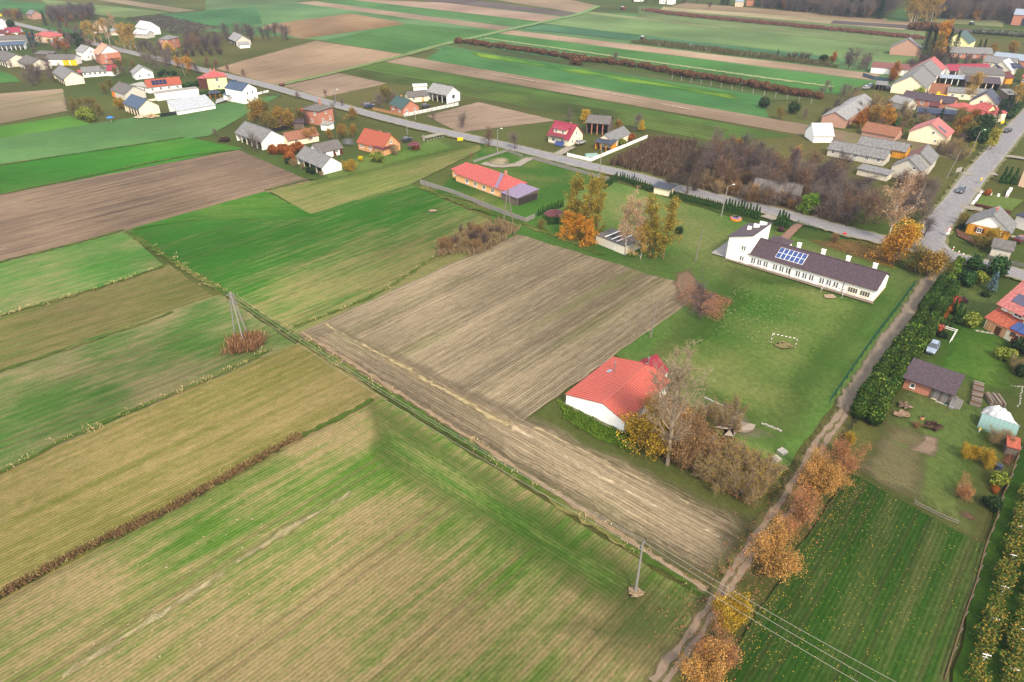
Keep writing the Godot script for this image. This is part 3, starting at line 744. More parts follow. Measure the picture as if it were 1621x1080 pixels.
	field("front_bed", [Vector2(130.41, -184.47), Vector2(136.54, -177.03), Vector2(138.35, -179.63), Vector2(131.64, -185.58)], {"a": px(104, 66, 60), "b": px(120, 82, 70), "mat": "tilth", "rag": 0.2})
	field("corner_bed", [Vector2(113.70, -162.15), Vector2(115.17, -156.28), Vector2(117.55, -159.49), Vector2(116.38, -167.66)], {"a": px(104, 74, 66), "b": px(122, 92, 78), "mat": "tilth", "rag": 0.4})
	field("thicket_ground", [Vector2(30.72, -218.16), Vector2(86.81, -161.37), Vector2(107.79, -215.74), Vector2(55.41, -248.13)], {"feather": 4.0, "a": px(112, 96, 78), "b": px(138, 116, 90), "mat": "tilth", "size": 9.0, "rag": 2.0, "c": px(104, 112, 66), "cbias": -0.3})
	field("road_verge", [Vector2(29.88, -219.80), Vector2(86.11, -167.54), Vector2(86.58, -170.77), Vector2(31.50, -224.85)], {"feather": 2.0, "a": px(118, 134, 76), "b": px(140, 128, 90), "mat": "sward", "streak": 0.0, "size": 8.0, "rag": 1.0})
	field("leafy_yard", [Vector2(73.22, -159.39), Vector2(87.87, -142.32), Vector2(96.14, -150.93), Vector2(87.19, -160.37)], {"feather": 5.0, "a": px(128, 112, 70), "b": px(150, 120, 84), "mat": "tilth", "size": 8.0, "rag": 2.0, "c": px(104, 120, 60), "cbias": -0.2})
	# balks and ditches between the fields
	var dry = {"soft": 1.3, "a": px(84, 108, 48), "b": px(150, 140, 92), "edge": 0.6, "blotch": 0.9, "rag": 0.8}
	strip("balk", [Vector2(-100.09, -165.24), Vector2(-67.74, -135.97), Vector2(-41.86, -112.95), Vector2(-20.60, -94.07)], 1.8, dry)
	strip("balk", [Vector2(-20.60, -94.07), Vector2(-0.99, -76.17), Vector2(14.11, -62.38), Vector2(23.62, -53.55)], 2.0, dry)
	strip("balk_track", [Vector2(-41.37, -114.84), Vector2(-18.39, -93.71), Vector2(7.93, -69.21), Vector2(23.64, -54.27)], 1.2, {"soft": 1.0, "a": px(172, 150, 124), "b": px(140, 126, 94), "rag": 0.5, "blotch": 0.5})
	strip("ditch", [Vector2(-64.18, -50.25), Vector2(-61.78, -53.42), Vector2(-55.60, -60.35), Vector2(-47.42, -67.63), Vector2(-39.71, -76.24), Vector2(-33.44, -83.31)], 1.4, {"soft": 1.4, "a": px(96, 78, 62), "b": px(98, 116, 56), "edge": 0.5, "blotch": 0.6, "rag": 0.7})
	strip("ditch_grass", [Vector2(-33.44, -83.31), Vector2(-28.33, -87.55), Vector2(-23.65, -93.00)], 1.5, dry)
	for pts in [[Vector2(-79.68, -70.32), Vector2(-75.38, -74.81), Vector2(-69.54, -82.80), Vector2(-60.72, -91.94), Vector2(-53.78, -98.93), Vector2(-45.42, -108.42)], [Vector2(-110.29, -114.13), Vector2(-104.78, -121.05), Vector2(-90.51, -134.11), Vector2(-81.36, -144.76)], [Vector2(-97.68, -96.08), Vector2(-76.59, -116.17), Vector2(-69.97, -122.81)], [Vector2(-127.50, -138.77), Vector2(-121.23, -146.92), Vector2(-111.25, -155.42), Vector2(-101.04, -166.19)], [Vector2(-73.51, -196.21), Vector2(-63.05, -206.18), Vector2(-61.10, -207.08)], [Vector2(-159.28, -184.25), Vector2(-132.99, -209.35), Vector2(-114.18, -227.72), Vector2(-97.22, -237.15)], [Vector2(-179.50, -213.21), Vector2(-146.64, -235.32), Vector2(-120.9, -253.3)], [Vector2(-43.51, -116.78), Vector2(-28.89, -131.19), Vector2(-18.30, -149.86), Vector2(-8.01, -158.41)]]:
		strip("balk", pts, 1.1, dry)
	strip("meadow_path", [Vector2(-59.8, -433.2), Vector2(-44.1, -464.4), Vector2(-8.5, -521.0), Vector2(3.6, -541.1), Vector2(54.2, -619.3), Vector2(77.4, -680.1)], 6.0, {"a": px(136, 162, 110), "b": px(112, 156, 92), "rag": 1.0})
	strip("meadow_path", [Vector2(-113.7, -342.1), Vector2(-91.6, -376.3), Vector2(-61.1, -429.5), Vector2(-42.2, -467.5)], 4.5, {"a": px(128, 150, 92), "b": px(150, 146, 108), "rag": 1.0})
	strip("wall_side_verge", [Vector2(-27.74, -199.26), Vector2(-9.79, -181.09), Vector2(7.34, -166.49), Vector2(22.07, -150.93)], 2.5, dry)

func make_roads():
	var asphalt = {"a": px(160, 159, 164), "b": px(174, 171, 167), "edge": 0.75, "blotch": 0.1, "rag": 0.12, "mat": "pave", "across": 12}
	var sh = {"a": px(150, 140, 118), "b": px(128, 134, 86), "edge": 0.8, "blotch": 0.5, "rag": 0.7, "across": 10}
	var main = [Vector2(-480.7, -660.1), Vector2(-399.4, -584.5), Vector2(-313.9, -511.5), Vector2(-240.7, -446.8), Vector2(-204.3, -416.8), Vector2(-161.3, -379.7), Vector2(-127.2, -351.1), Vector2(-102.4, -328.7), Vector2(-58.6, -287.7), Vector2(-36.9, -269.0), Vector2(-1.23, -241.80), Vector2(19.82, -223.66), Vector2(38.55, -208.89), Vector2(50.85, -196.76), Vector2(67.59, -183.27), Vector2(77.76, -174.33), Vector2(86.81, -165.24), Vector2(99.69, -154.97), Vector2(108.08, -147.74), Vector2(113.16, -142.98), Vector2(119.76, -135.97)]
	var side = [Vector2(103.20, -155.73), Vector2(110.94, -167.67), Vector2(127.37, -187.03), Vector2(144.83, -208.43), Vector2(168.94, -236.47), Vector2(186.5, -257.3), Vector2(224.1, -300.7), Vector2(305.3, -393.8)]
	strip("road_shoulder", main, 7.6, sh)
	strip("side_road_shoulder", side, 8.2, sh)
	strip("road", main, 6.0, asphalt)
	strip("side_road", side, 6.4, asphalt)
	strip("junction", [Vector2(105.05, -160.16), Vector2(103.80, -151.68), Vector2(105.86, -148.05)], 7.0, asphalt)
	strip("dirt_track", [Vector2(103.20, -149.86), Vector2(96.36, -140.33), Vector2(91.25, -134.28), Vector2(80.55, -121.11), Vector2(73.48, -112.93), Vector2(61.53, -97.98), Vector2(55.14, -89.97)], 3.7, {"soft": 2.2, "broken": 0.5, "a": px(150, 138, 124), "b": px(138, 130, 104), "edge": 0.75, "blotch": 0.55, "rag": 0.6, "mat": "pave", "across": 12})
	var rut = {"soft": 1.5, "broken": 0.5, "a": px(160, 142, 124), "b": px(144, 128, 106), "edge": 0.6, "blotch": 0.4, "rag": 0.4, "mat": "pave"}
	strip("track_middle", [Vector2(55.14, -89.97), Vector2(47.90, -81.00), Vector2(37.90, -68.73), Vector2(28.66, -57.87), Vector2(19.79, -46.54), Vector2(13.56, -38.75)], 3.8, {"soft": 1.2, "a": px(112, 112, 68), "b": px(128, 114, 84), "rag": 0.6})
	strip("track_rut", [Vector2(56.22, -91.16), Vector2(52.51, -87.43), Vector2(47.97, -82.61), Vector2(38.74, -70.50), Vector2(31.49, -62.04), Vector2(24.50, -53.49), Vector2(20.18, -48.29), Vector2(14.98, -42.63)], 1.1, rut)
	strip("track_rut", [Vector2(56.02, -90.69), Vector2(53.15, -86.52), Vector2(49.18, -82.19), Vector2(39.88, -68.80), Vector2(32.88, -62.04), Vector2(24.98, -52.50), Vector2(18.72, -45.16), Vector2(16.27, -42.43)], 1.0, rut)
	var drive = {"a": px(176, 168, 156), "b": px(150, 146, 124), "edge": 0.7, "blotch": 0.4, "rag": 0.4, "mat": "pave"}
	for pts in [[Vector2(6.30, -228.32), Vector2(0.93, -218.98)], [Vector2(1.97, -220.63), Vector2(-4.23, -218.98), Vector2(-9.50, -222.30)], [Vector2(21.13, -241.22), Vector2(15.57, -231.89)], [Vector2(-25.6, -258.6), Vector2(-32.6, -252.2)], [Vector2(68.99, -176.38), Vector2(70.90, -172.98)], [Vector2(126.22, -182.98), Vector2(130.66, -180.03)], [Vector2(150.69, -211.55), Vector2(153.17, -210.92)], [Vector2(167.59, -230.52), Vector2(172.75, -226.93)], [Vector2(137.06, -195.58), Vector2(140.06, -196.14)], [Vector2(142.59, -210.92), Vector2(145.39, -211.55)]]:
		strip("driveway", pts, 3.4, drive)
	strip("garden_path", [Vector2(75.89, -169.69), Vector2(68.61, -159.88)], 2.2, {"a": px(160, 128, 116), "b": px(150, 118, 106), "mat": "pave", "rag": 0.05})
	field("school_terrace", [Vector2(48.14, -151.38), Vector2(51.44, -148.70), Vector2(54.26, -152.75), Vector2(54.90, -159.39)], {"a": px(186, 184, 184), "b": px(176, 174, 172), "mat": "pave", "rag": 0.0})
	field("school_apron", [Vector2(50.83, -147.83), Vector2(75.93, -125.83), Vector2(76.48, -127.07), Vector2(51.37, -149.15)], {"a": px(176, 160, 144), "b": px(186, 170, 154), "mat": "pave", "rag": 0.05})
	field("hall_apron", [Vector2(8.30, -91.29), Vector2(17.71, -83.32), Vector2(18.38, -84.93), Vector2(9.00, -92.33)], {"a": px(186, 178, 164), "b": px(164, 152, 134), "mat": "pave", "rag": 0.2})
	field("sandy_yard", [Vector2(-9.96, -220.63), Vector2(-2.16, -218.16), Vector2(0.16, -225.71), Vector2(-4.92, -229.21)], {"feather": 2.5, "a": px(206, 190, 164), "b": px(180, 170, 138), "mat": "tilth", "rag": 1.2, "size": 6.0})
	field("white_yard", [Vector2(-128.4, -305.0), Vector2(-125.8, -312.3), Vector2(-128.6, -320.0), Vector2(-130.7, -312.3)], {"a": px(214, 214, 220), "b": px(200, 200, 206), "mat": "pave", "rag": 0.1})
	field("paved_yard", [Vector2(-60.68, -242.19), Vector2(-55.07, -242.19), Vector2(-58.2, -252.2), Vector2(-62.4, -250.2)], {"feather": 2.0, "a": px(150, 150, 158), "b": px(140, 140, 144), "mat": "pave", "rag": 0.3})
	field("farmyard_ground", [Vector2(185.1, -315.4), Vector2(196.7, -307.9), Vector2(199.2, -312.3), Vector2(187.9, -320.0)], {"feather": 3.0, "a": px(176, 164, 146), "b": px(140, 144, 104), "mat": "pave", "rag": 0.3})


func make_houses():
	make_school()
	make_hall()
	make_fire_station()
	make_big_house()
	houses_by_the_road()
	houses_west()
	houses_east()
	houses_far()

func make_school():
	var a: Vector2 = Vector2(55.34, -145.25)
	var b: Vector2 = Vector2(76.38, -127.07)
	var t = thing("school_building", "long white school with dark maroon roof, a two-storey tower at one end and solar panels", "school", v3(a), facing(a, b))
	var l = a.distance_to(b)
	mass(t, Vector3.ZERO, l, 9.0, 3.25, 5.5, "white", "plum", {"plinth": "tan", "oh": 0.3, "solar": [5.6, 0.9, 6, 2, 0.9, 1.45, "panel_bright"]})
	for u in [0.5, 2.0, 3.5, 5.75, 7.25, 8.75, 11.0, 12.5, 14.0, 16.3, 17.8, 19.3]:
		window(t, Vector3.ZERO, l, 9.0, ["f", u, 0.95, 0.5, 1.5])
		window(t, Vector3.ZERO, l, 9.0, ["f", u + 0.56, 0.95, 0.5, 1.5])
	for u in [22.4, 24.9]:
		window(t, Vector3.ZERO, l, 9.0, ["f", u, 1.0, 2.05, 1.3, "cream"])
	for k in [[2.6, 2.0], [4.6, 1.6]]:
		window(t, Vector3.ZERO, l, 9.0, ["r", k[0], k[1], 0.5, 0.6])
	for u in [9.8, 21.4]:
		var p := Geo.new()
		p.tube(Vector3(u, 0.0, 0.1), Vector3(u, 3.2, 0.1), 0.06, 0.06, 6)
		obj("downpipe", p, M.wood, t)
	for k in [8.7, 14.2, 19.6, 25.2]:        # white chimneys on the far slope
		var g := Geo.new()
		g.cube(Vector3(k, 5.6, -5.6), Vector3(0.8, 1.5, 0.6))
		g.cube(Vector3(k, 6.4, -5.6), Vector3(0.95, 0.12, 0.75))
		obj("chimney", g, M.white, t)
	var gt := Geo.new()
	gt.tube(Vector3(-0.3, 3.16, 0.42), Vector3(l + 0.3, 3.16, 0.42), 0.08, 0.08, 6)
	obj("gutter", gt, M.wood, t)
	# the tower
	var tl: float = Vector2(51.37, -149.15).distance_to(a)
	mass(t, Vector3(-tl, 0, 0.25), tl, 10.0, 6.0, 7.75, "white", "plum", {"roof": "side", "oh": 0.3, "wall_name": "tower", "plinth": "tan"})
	for k in [[3.5, 3.55], [4.05, 3.55], [3.5, 0.9], [4.05, 0.9]]:
		window(t, Vector3(-tl, 0, 0.25), tl, 10.0, ["f", k[0] - 0.1, k[1], 0.48, 1.3])
	for k in [[2.6, 4.4, 0.9], [3.6, 6.0, 1.3], [4.4, 7.8, 1.6]]:
		var g := Geo.new()
		var y = 6.1 + 1.75 * k[0] / tl
		g.cube(Vector3(k[0] - tl, y + 0.35, -k[1]), Vector3(k[2], 0.9, 0.5))
		obj("chimney", g, M.white, t)
	mass(t, Vector3(0.1, 0, -9.1), 4.5, 4.5, 3.0, 4.4, "white", "plum", {"roof": "hip", "wall_name": "porch"})
	var bin := thing("rain_barrel", "small blue barrel at the foot of the white school tower", "barrel", v3(Vector2(51.54, -149.50)))
	var g := Geo.new()
	g.tube(Vector3.ZERO, Vector3(0, 0.8, 0), 0.3, 0.34, 10)
	g.tube(Vector3(0, 0.8, 0), Vector3(0, 0.9, 0), 0.36, 0.3, 10, Color.WHITE, true)
	obj("body", g, M.blue_paint, bin)

func make_hall():
	var a: Vector2 = Vector2(9.01, -91.29)
	var b: Vector2 = Vector2(17.67, -84.12)
	# gable wall towards the fields; the right-hand long wall is the front of the mass
	var l = 14.2
	var w = a.distance_to(b)
	var d = (a - b).normalized()
	var e = Vector2(-d.y, d.x)
	if e.y > 0: e = -e
	var t = thing("hall", "white hall with a red sheet roof and blank gable beside the stubble field", "hall", v3(b), facing(b, b + e))
	mass(t, Vector3.ZERO, l, w, 2.55, 4.15, "white", "hall_red", {"oh": 0.2, "th": 0.08, "rz": 0.36, "door": [["f", 3.2, 1.0, 2.1, "wood"]], "win": [["f", 4.8, 1.0, 1.0, 1.1], ["f", 7.4, 1.0, 1.0, 1.1], ["f", 10.0, 1.0, 1.0, 1.1]]})
	var rz = w * 0.36
	var seams := Geo.new()
	for k in 27:
		var x = -0.15 + k * (l + 0.3) / 26.0
		seams.slab(Vector3(x - 0.03, 2.66, 0.2), Vector3(x + 0.03, 2.66, 0.2), Vector3(x + 0.03, 4.25, -rz), Vector3(x - 0.03, 4.25, -rz), 0.035)
		seams.slab(Vector3(x + 0.03, 2.66, -w - 0.2), Vector3(x - 0.03, 2.66, -w - 0.2), Vector3(x - 0.03, 4.25, -rz), Vector3(x + 0.03, 4.25, -rz), 0.035)
	obj("roof_seam", seams, mat("seam", px(205, 92, 86), "", 1, 0.55), t).set_meta("kind", "stuff")
	var g := Geo.new()
	g.tube(Vector3(0.1, 0, 0.1), Vector3(0.1, 2.5, 0.1), 0.06, 0.06, 6)
	obj("downpipe", g, M.gate_gray, t)
	g = Geo.new()
	g.tube(Vector3(-0.15, 2.5, 0.3), Vector3(l, 2.5, 0.3), 0.08, 0.08, 6)
	obj("gutter", g, M.rust, t)
	for k in [[l - 4.5, w * 0.72, 1.0], [l - 0.3, rz, 1.5]]:
		g = Geo.new()
		g.tube(Vector3(k[0], 3.0, -k[1]), Vector3(k[0], 4.2 + k[2], -k[1]), 0.09, 0.09, 7)
		g.tube(Vector3(k[0], 4.2 + k[2], -k[1]), Vector3(k[0], 4.4 + k[2], -k[1]), 0.2, 0.12, 7, Color.WHITE, true)
		obj("vent_pipe", g, M.metal, t)
	g = Geo.new()
	g.slab(Vector3(10.0, 3.0, -w + 1.9), Vector3(9.0, 3.0, -w + 1.9), Vector3(9.0, 3.2, -w + 2.6), Vector3(10.0, 3.2, -w + 2.6), 0.14)
	obj("roof_patch", g, M.skyroof, t)
	mass(t, Vector3(l + 0.05, 0, -1.7), 2.8, 5.2, 2.5, 4.6, "white", "hall_dark", {"oh": 0.2, "th": 0.08, "wall_name": "annex"})

func make_fire_station():
	var a: Vector2 = Vector2(-17.25, -204.71)
	var b: Vector2 = Vector2(-2.61, -189.30)
	var t = thing("long_house", "long orange brick house with red hipped roof and a lilac lean-to at its end", "house", v3(a), facing(a, b))
	var l = a.distance_to(b)
	var w = 9.0
	mass(t, Vector3.ZERO, l, w, 2.75, 5.6, "orange_brick", "red", {"roof": "hip", "inset": 4.2, "plinth": "concrete", "wf": 0, "oh": 0.5,
		"win": [["f", l * 0.22, 0.9, 1.3, 1.3], ["f", l * 0.4, 0.9, 1.3, 1.3], ["f", l * 0.58, 0.9, 1.3, 1.3], ["f", l * 0.76, 0.9, 1.3, 1.3]]})
	mass(t, Vector3(-3.6, 0, -1.6), 5.0, w - 1.6, 2.7, 4.8, "orange_brick", "red", {"roof": "hip", "inset": 3.4, "oh": 0.4, "wall_name": "wing", "win": [["f", 0.9, 1.1, 0.7, 0.8], ["f", 2.3, 1.1, 0.7, 0.8]]})
	var g := Geo.new()          # a strip of lilac sheets on the front slope
	var k = (5.6 - 2.9) / (w / 2 + 0.5)
	g.slab(Vector3(l - 3.0, 2.93, 0.52), Vector3(l - 1.9, 2.93, 0.52), Vector3(l - 4.3 + 0.1, 5.6, -w / 2 + 0.1), Vector3(l - 5.6, 5.6, -w / 2 + 0.1), 0.03)
	obj("roof_patch", g, M.lilac, t)
	mass(t, Vector3(l + 0.4, 0, 1.0), 6.6, 8.2, 2.5, 3.1, "plank", "lilac", {"roof": "shed", "oh": 0.3, "wall_name": "lean_to"})
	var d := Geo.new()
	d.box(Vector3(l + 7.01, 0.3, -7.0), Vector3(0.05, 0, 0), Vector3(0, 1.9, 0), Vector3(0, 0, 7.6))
	obj("dark_bay_panel", d, M.dark_plank, t)  # closed dark boards, their colour stands for the shade inside a bay
	g = Geo.new()
	g.cube(Vector3(l - 3.6, 5.9, -w / 2), Vector3(0.6, 1.4, 0.6))
	obj("chimney", g, M.brick, t)
	g = Geo.new()
	g.tube(Vector3(2.4, 5.2, -w / 2), Vector3(2.4, 8.4, -w / 2), 0.08, 0.08, 7)
	g.tube(Vector3(2.4, 8.2, -w / 2), Vector3(2.4, 8.6, -w / 2), 0.3, 0.3, 8, Color.WHITE, true)
	obj("siren", g, M.rust, t)

func make_big_house():
	# gable front towards the south, lean-to with porch before it
	var a: Vector2 = Vector2(93.64, -116.46)
	var b: Vector2 = Vector2(96.77, -108.93)
	var t = thing("detached_house", "two-storey cream house with red roof, solar panels and a covered porch", "house", v3(a), facing(a, b))
	var l = 15.0
	mass(t, Vector3(0, 0, 0), l, 2.6, 2.7, 4.0, "cream", "tile", {"roof": "shed", "oh": 0.4, "wall_name": "porch_wall",
		"door": [["f", 5.6, 1.1, 2.0, "maroon"]], "win": [["f", 5.0, 1.35, 1.0, 1.1, "tan"], ["f", 6.9, 1.35, 1.0, 1.1, "tan"], ["f", 8.8, 1.35, 1.0, 1.1, "tan"], ["f", 10.7, 1.35, 1.0, 1.1, "tan"]]})
	var g := Geo.new()
	g.box(Vector3(0.2, 0, 0.004), Vector3(4.0, 0, 0), Vector3(0, 2.5, 0), Vector3(0, 0, 0.06))
	obj("porch_panel", g, M.tan, t)
	g = Geo.new()
	g.box(Vector3(2.2, 0.05, 0.07), Vector3(1.1, 0, 0), Vector3(0, 2.0, 0), Vector3(0, 0, 0.06))
	obj("door", g, M.door, t)
	mass(t, Vector3(0.3, 0, -2.61), l - 0.6, 9.0, 5.6, 9.0, "cream", "pink", {"oh": 0.8, "wall_name": "upper_wall", "chimney": [[5.5, 4.4, 1.2]],
		"win": [["f", 2.6, 4.15, 1.5, 1.1], ["f", 6.6, 4.15, 0.9, 1.1], ["f", 10.0, 4.15, 1.5, 1.1]], "solar": [0.8, 0.9, 6, 1, 1.15, 2.1, "panel_gray"]})
	mass(t, Vector3(5.4, 0, -1.9), 6.0, 5.0, 5.6, 6.4, "cream", "pink", {"roof": "shed", "oh": 0.3, "wall_name": "bay_wall", "win": [["f", 1.0, 4.3, 0.9, 1.1], ["f", 3.4, 4.3, 1.2, 1.1]]})
	for k in 3:
		g = Geo.new()
		g.slab(Vector3(4.7 + k * 1.35, 2.85, 0.3), Vector3(5.95 + k * 1.35, 2.85, 0.3), Vector3(5.95 + k * 1.35, 3.85, -1.7), Vector3(4.7 + k * 1.35, 3.85, -1.7), 0.12)
		obj("solar_panel", g, M.panel_bright, t)
	g = Geo.new()
	g.tube(Vector3(1.4, 4.6, -2.55), Vector3(1.4, 4.7, -2.3), 0.35, 0.4, 10, Color.WHITE, true)
	obj("satellite_dish", g, M.frame, t)
	var w := thing("terrace", "curved stone terrace edge before the porch of the cream house", "terrace", v3(Vector2(93.41, -114.89)))
	for k in 12:
		var s := Geo.new()
		s.cube(Vector3(-1.6 + k * 0.75, 0.2, -0.4 + 0.14 * k + 0.5 * sin(k * 0.5)), Vector3(0.7, 0.4, 0.5))
		obj("stone", s, M.stone, w)

func houses_by_the_road():
	house("brick_house", "two-storey brick house with grey hipped roof and red balcony awning", "house", Vector2(-81.7, -274.4), Vector2(-75.0, -270.9), 8.4, 5.4, 7.2, "brick", "old_eternit", {"roof": "hip", "oh": 0.5, "wr": 2, "wr2": 1, "wf": 1, "win": [["f", 5.2, 3.8, 1.0, 1.2]], "chimney": [[5.0, 4.5, 2.2]]})
	var c: Vector2 = Vector2(-83.6, -278.2)
	var bal := thing("awning", "red awning over the balcony of the grey-roofed brick house", "awning", v3(c), facing(Vector2(-81.7, -274.4), Vector2(-75.0, -270.9)))
	var g := Geo.new()
	g.slab(Vector3(0, 4.2, 1.6), Vector3(4.6, 4.2, 1.6), Vector3(4.6, 4.9, -0.2), Vector3(0, 4.9, -0.2), 0.06)
	obj("canopy", g, M.red_paint, bal)
	for x in [0.1, 4.5]:
		g = Geo.new()
		g.cube(Vector3(x, 2.1, 1.5), Vector3(0.12, 4.2, 0.12))
		obj("post", g, M.dark, bal)
	house("outhouse", "low white flat-roofed outhouse beside the brick house with the awning", "shed", Vector2(-72.9, -264.1), Vector2(-69.9, -263.0), 4, 2.2, 2.4, "white", "concrete", {"roof": "shed"})
	house("brick_cottage", "brick cottage with dark green roof behind an orange fence", "house", Vector2(-51.1, -294.6), Vector2(-44.6, -286.4), 7.6, 2.9, 5.6, "brick", "green", {"wf": 2, "wr": 2, "chimney": [[3.0, 4.0, 0.7]]})
	var barn = house("white_barn", "white barn with grey roof and a round dark gable window", "barn", Vector2(-37.5, -314.8), Vector2(-28.3, -307.0), 8.2, 3.6, 6.4, "white", "light_eternit", {"open": 4, "post": "dirty"})
	g = Geo.new()
	var gl: float = Vector2(-37.5, -314.8).distance_to(Vector2(-28.3, -307.0))
	g.tube(Vector3(gl + 0.004, 2.4, -4.1), Vector3(gl + 0.08, 2.4, -4.1), 0.9, 0.9, 14, Color.WHITE, true)
	obj("round_window", g, M.glass, barn)
	house("outbuilding", "low cream outbuilding with grey roof joined to the barn with round window", "outbuilding", Vector2(-45.1, -308.8), Vector2(-37.0, -312.3), 6, 2.4, 4.0, "cream", "old_eternit", {"wf": 2, "door": [["f", 6.0, 1.0, 1.9, "ochre"]]})
	house("garage", "white flat-roofed garage behind the low cream outbuilding", "garage", Vector2(-45.4, -328.7), Vector2(-39.3, -329.7), 5, 2.6, 2.8, "white", "whiteroof", {"roof": "shed"})
	var o: Node3D = house("tiled_house", "wooden house with broad orange tiled roof and maroon porch", "house", Vector2(-53.92, -239.11), Vector2(-43.81, -231.35), 8.0, 2.7, 6.4, "tan", "tile", {"wf": 3, "chimney": [[6.5, 5.0, 0.8], [10.5, 5.0, 0.8]], "win": [["r", 3.4, 3.4, 1.0, 1.1]]})
	mass(o, Vector3(9.0, 0, 0.5), 4.4, 5.0, 2.6, 3.2, "tan", "maroon", {"roof": "hip", "oh": 0.6, "wall_name": "porch"})
	gazebo("gazebo", "maroon-roofed garden gazebo beside the orange tiled house", Vector2(-34.09, -237.97), 2.2, "maroon", "plank")
	house("near_barn", "white-gabled barn with grey sheet roof at the edge of the ploughed field", "barn", Vector2(-70.70, -222.30), Vector2(-59.74, -210.72), 7.0, 2.6, 5.2, "white", "eternit", {"open": 4, "post": "pale"})
	house("stable", "small white stable with grey roof between the near barn and the tiled house", "stable", Vector2(-64.87, -227.27), Vector2(-58.20, -233.48), 6.0, 2.3, 4.4, "white", "old_eternit", {"wf": 2, "door": [["f", 8.0, 1.1, 1.9], ["f", 5.5, 1.1, 1.9]]})
	house("white_barn", "large white barn with open bays on its left side and a bare tree before it", "barn", Vector2(-100.16, -249.76), Vector2(-87.30, -237.97), 9.0, 3.0, 6.0, "white", "eternit", {"open": 5, "post": "pale"})
	house("tiled_outbuilding", "low outbuilding with mixed grey and red tiled roof behind the orange bushes", "outbuilding", Vector2(-79.00, -241.95), Vector2(-70.17, -249.28), 6.0, 2.3, 4.3, "cream", "brown", {"wf": 2})
	house("shed", "small shed with dark plum roof in front of the brick house", "shed", Vector2(-83.9, -265.7), Vector2(-80.0, -266.6), 4, 2.2, 2.6, "plank", "plum", {"roof": "shed"})
	var p: Node3D = house("crimson_house", "cream house with crimson roof, wide dormer and panels leaning by the wall", "house", Vector2(13.12, -247.13), Vector2(20.02, -241.41), 8.6, 3.0, 7.0, "cream", "magenta", {"wf": 0, "oh": 0.5, "plinth": "concrete", "chimney": [[6.0, 5.0, 0.8]], "wr": 2, "wr2": 1, "win": [["f", 1.6, 1.0, 1.3, 1.3], ["f", 5.6, 1.0, 1.3, 1.3]]})
	mass(p, Vector3(1.6, 0, -0.9), 5.4, 4.0, 5.4, 6.6, "cream", "magenta", {"roof": "shed", "oh": 0.4, "wall_name": "dormer", "win": [["f", 0.6, 3.9, 1.0, 1.2], ["f", 3.6, 3.9, 1.0, 1.2]]})
	g = Geo.new()
	g.box(Vector3(0.8, 2.9, 0.05), Vector3(6.6, 0, 0), Vector3(0, 0.15, 0), Vector3(0, 0, 0.9))
	for k in 14: g.cube(Vector3(0.9 + k * 0.49, 3.5, 0.9), Vector3(0.05, 0.9, 0.05))
	g.box(Vector3(0.8, 3.95, 0.85), Vector3(6.6, 0, 0), Vector3(0, 0.06, 0), Vector3(0, 0, 0.08))
	obj("balcony", g, M.plank, p)
	var arr := thing("solar_array", "four blue solar panels leaning in front of the crimson-roofed house", "solar panels", v3(Vector2(16.87, -242.96)), facing(Vector2(13.12, -247.13), Vector2(20.02, -241.41)))
	for k in 4:
		g = Geo.new()
		g.slab(Vector3(-1.9 + k * 0.95, 0.2, 0.5), Vector3(-1.0 + k * 0.95, 0.2, 0.5), Vector3(-1.0 + k * 0.95, 1.6, -0.5), Vector3(-1.9 + k * 0.95, 1.6, -0.5), 0.05)
		obj("solar_panel", g, M.panel_bright, arr)
	house("field_barn", "open-fronted barn with grey roof and brick posts behind the crimson-roofed house", "barn", Vector2(27.8, -259.1), Vector2(35.7, -256.5), 8.5, 4.2, 6.0, "plank", "old_eternit", {"open": 4, "post": "brick"})
	var q: Node3D = house("garage", "cream gabled garage with grey roof and a carport on its left", "garage", Vector2(34.88, -239.49), Vector2(42.7, -250.2), 5.6, 2.6, 4.6, "cream", "eternit", {})
	house("carport", "open carport with dark panels on its roof before the cream garage", "carport", Vector2(29.11, -239.49), Vector2(34.47, -236.10), 4.0, 2.5, 3.0, "ochre", "navy", {"roof": "shed", "open": 3, "post": "ochre"})
	gazebo("gazebo", "garden gazebo with brick-red roof between thujas and larches", Vector2(11.49, -173.21), 2.7, "maroon", "wood")
	var ruin := thing("ruined_shed", "old pale shed with broken flat roof among larches and birches", "shed", v3(Vector2(20.88, -157.93)), facing(Vector2(20.88, -157.93), Vector2(27.11, -150.93)))
	var l: float = Vector2(20.88, -157.93).distance_to(Vector2(27.11, -150.93))
	mass(ruin, Vector3.ZERO, l, 6.0, 2.3, 2.5, "pale", "old_eternit", {"roof": "shed", "oh": 0.05, "win": [["f", l * 0.62, 0.9, 0.5, 0.5]]})
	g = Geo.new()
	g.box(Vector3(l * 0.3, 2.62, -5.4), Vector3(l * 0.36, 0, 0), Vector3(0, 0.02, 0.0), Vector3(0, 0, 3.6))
	obj("dark_hole_sheet", g, M.dark_plank, ruin)  # dark sheet laid on the roof, coloured as the shade in a hole
	for x in [0.28, 0.5, 0.68]:
		g = Geo.new()
		g.box(Vector3(l * x, 2.66, -5.9), Vector3(0.3, 0, 0), Vector3(0, 0.12, 0), Vector3(0, 0, 5.6))
		obj("beam", g, M.frame, ruin)
	var ss: Node3D = house("bus_shelter", "cream bus shelter with grey flat roof set in the thuja hedge", "bus shelter", Vector2(41.86, -194.45), Vector2(45.80, -191.65), 3.2, 2.2, 2.4, "cream", "navy", {"roof": "shed", "oh": 0.5})
	house("derelict_house", "derelict brick house with collapsing dark roof hidden in the bare trees", "house", Vector2(70.12, -191.78), Vector2(81.46, -186.00), 7.0, 2.4, 4.4, "old_brick", "old_eternit", {"wf": 4})
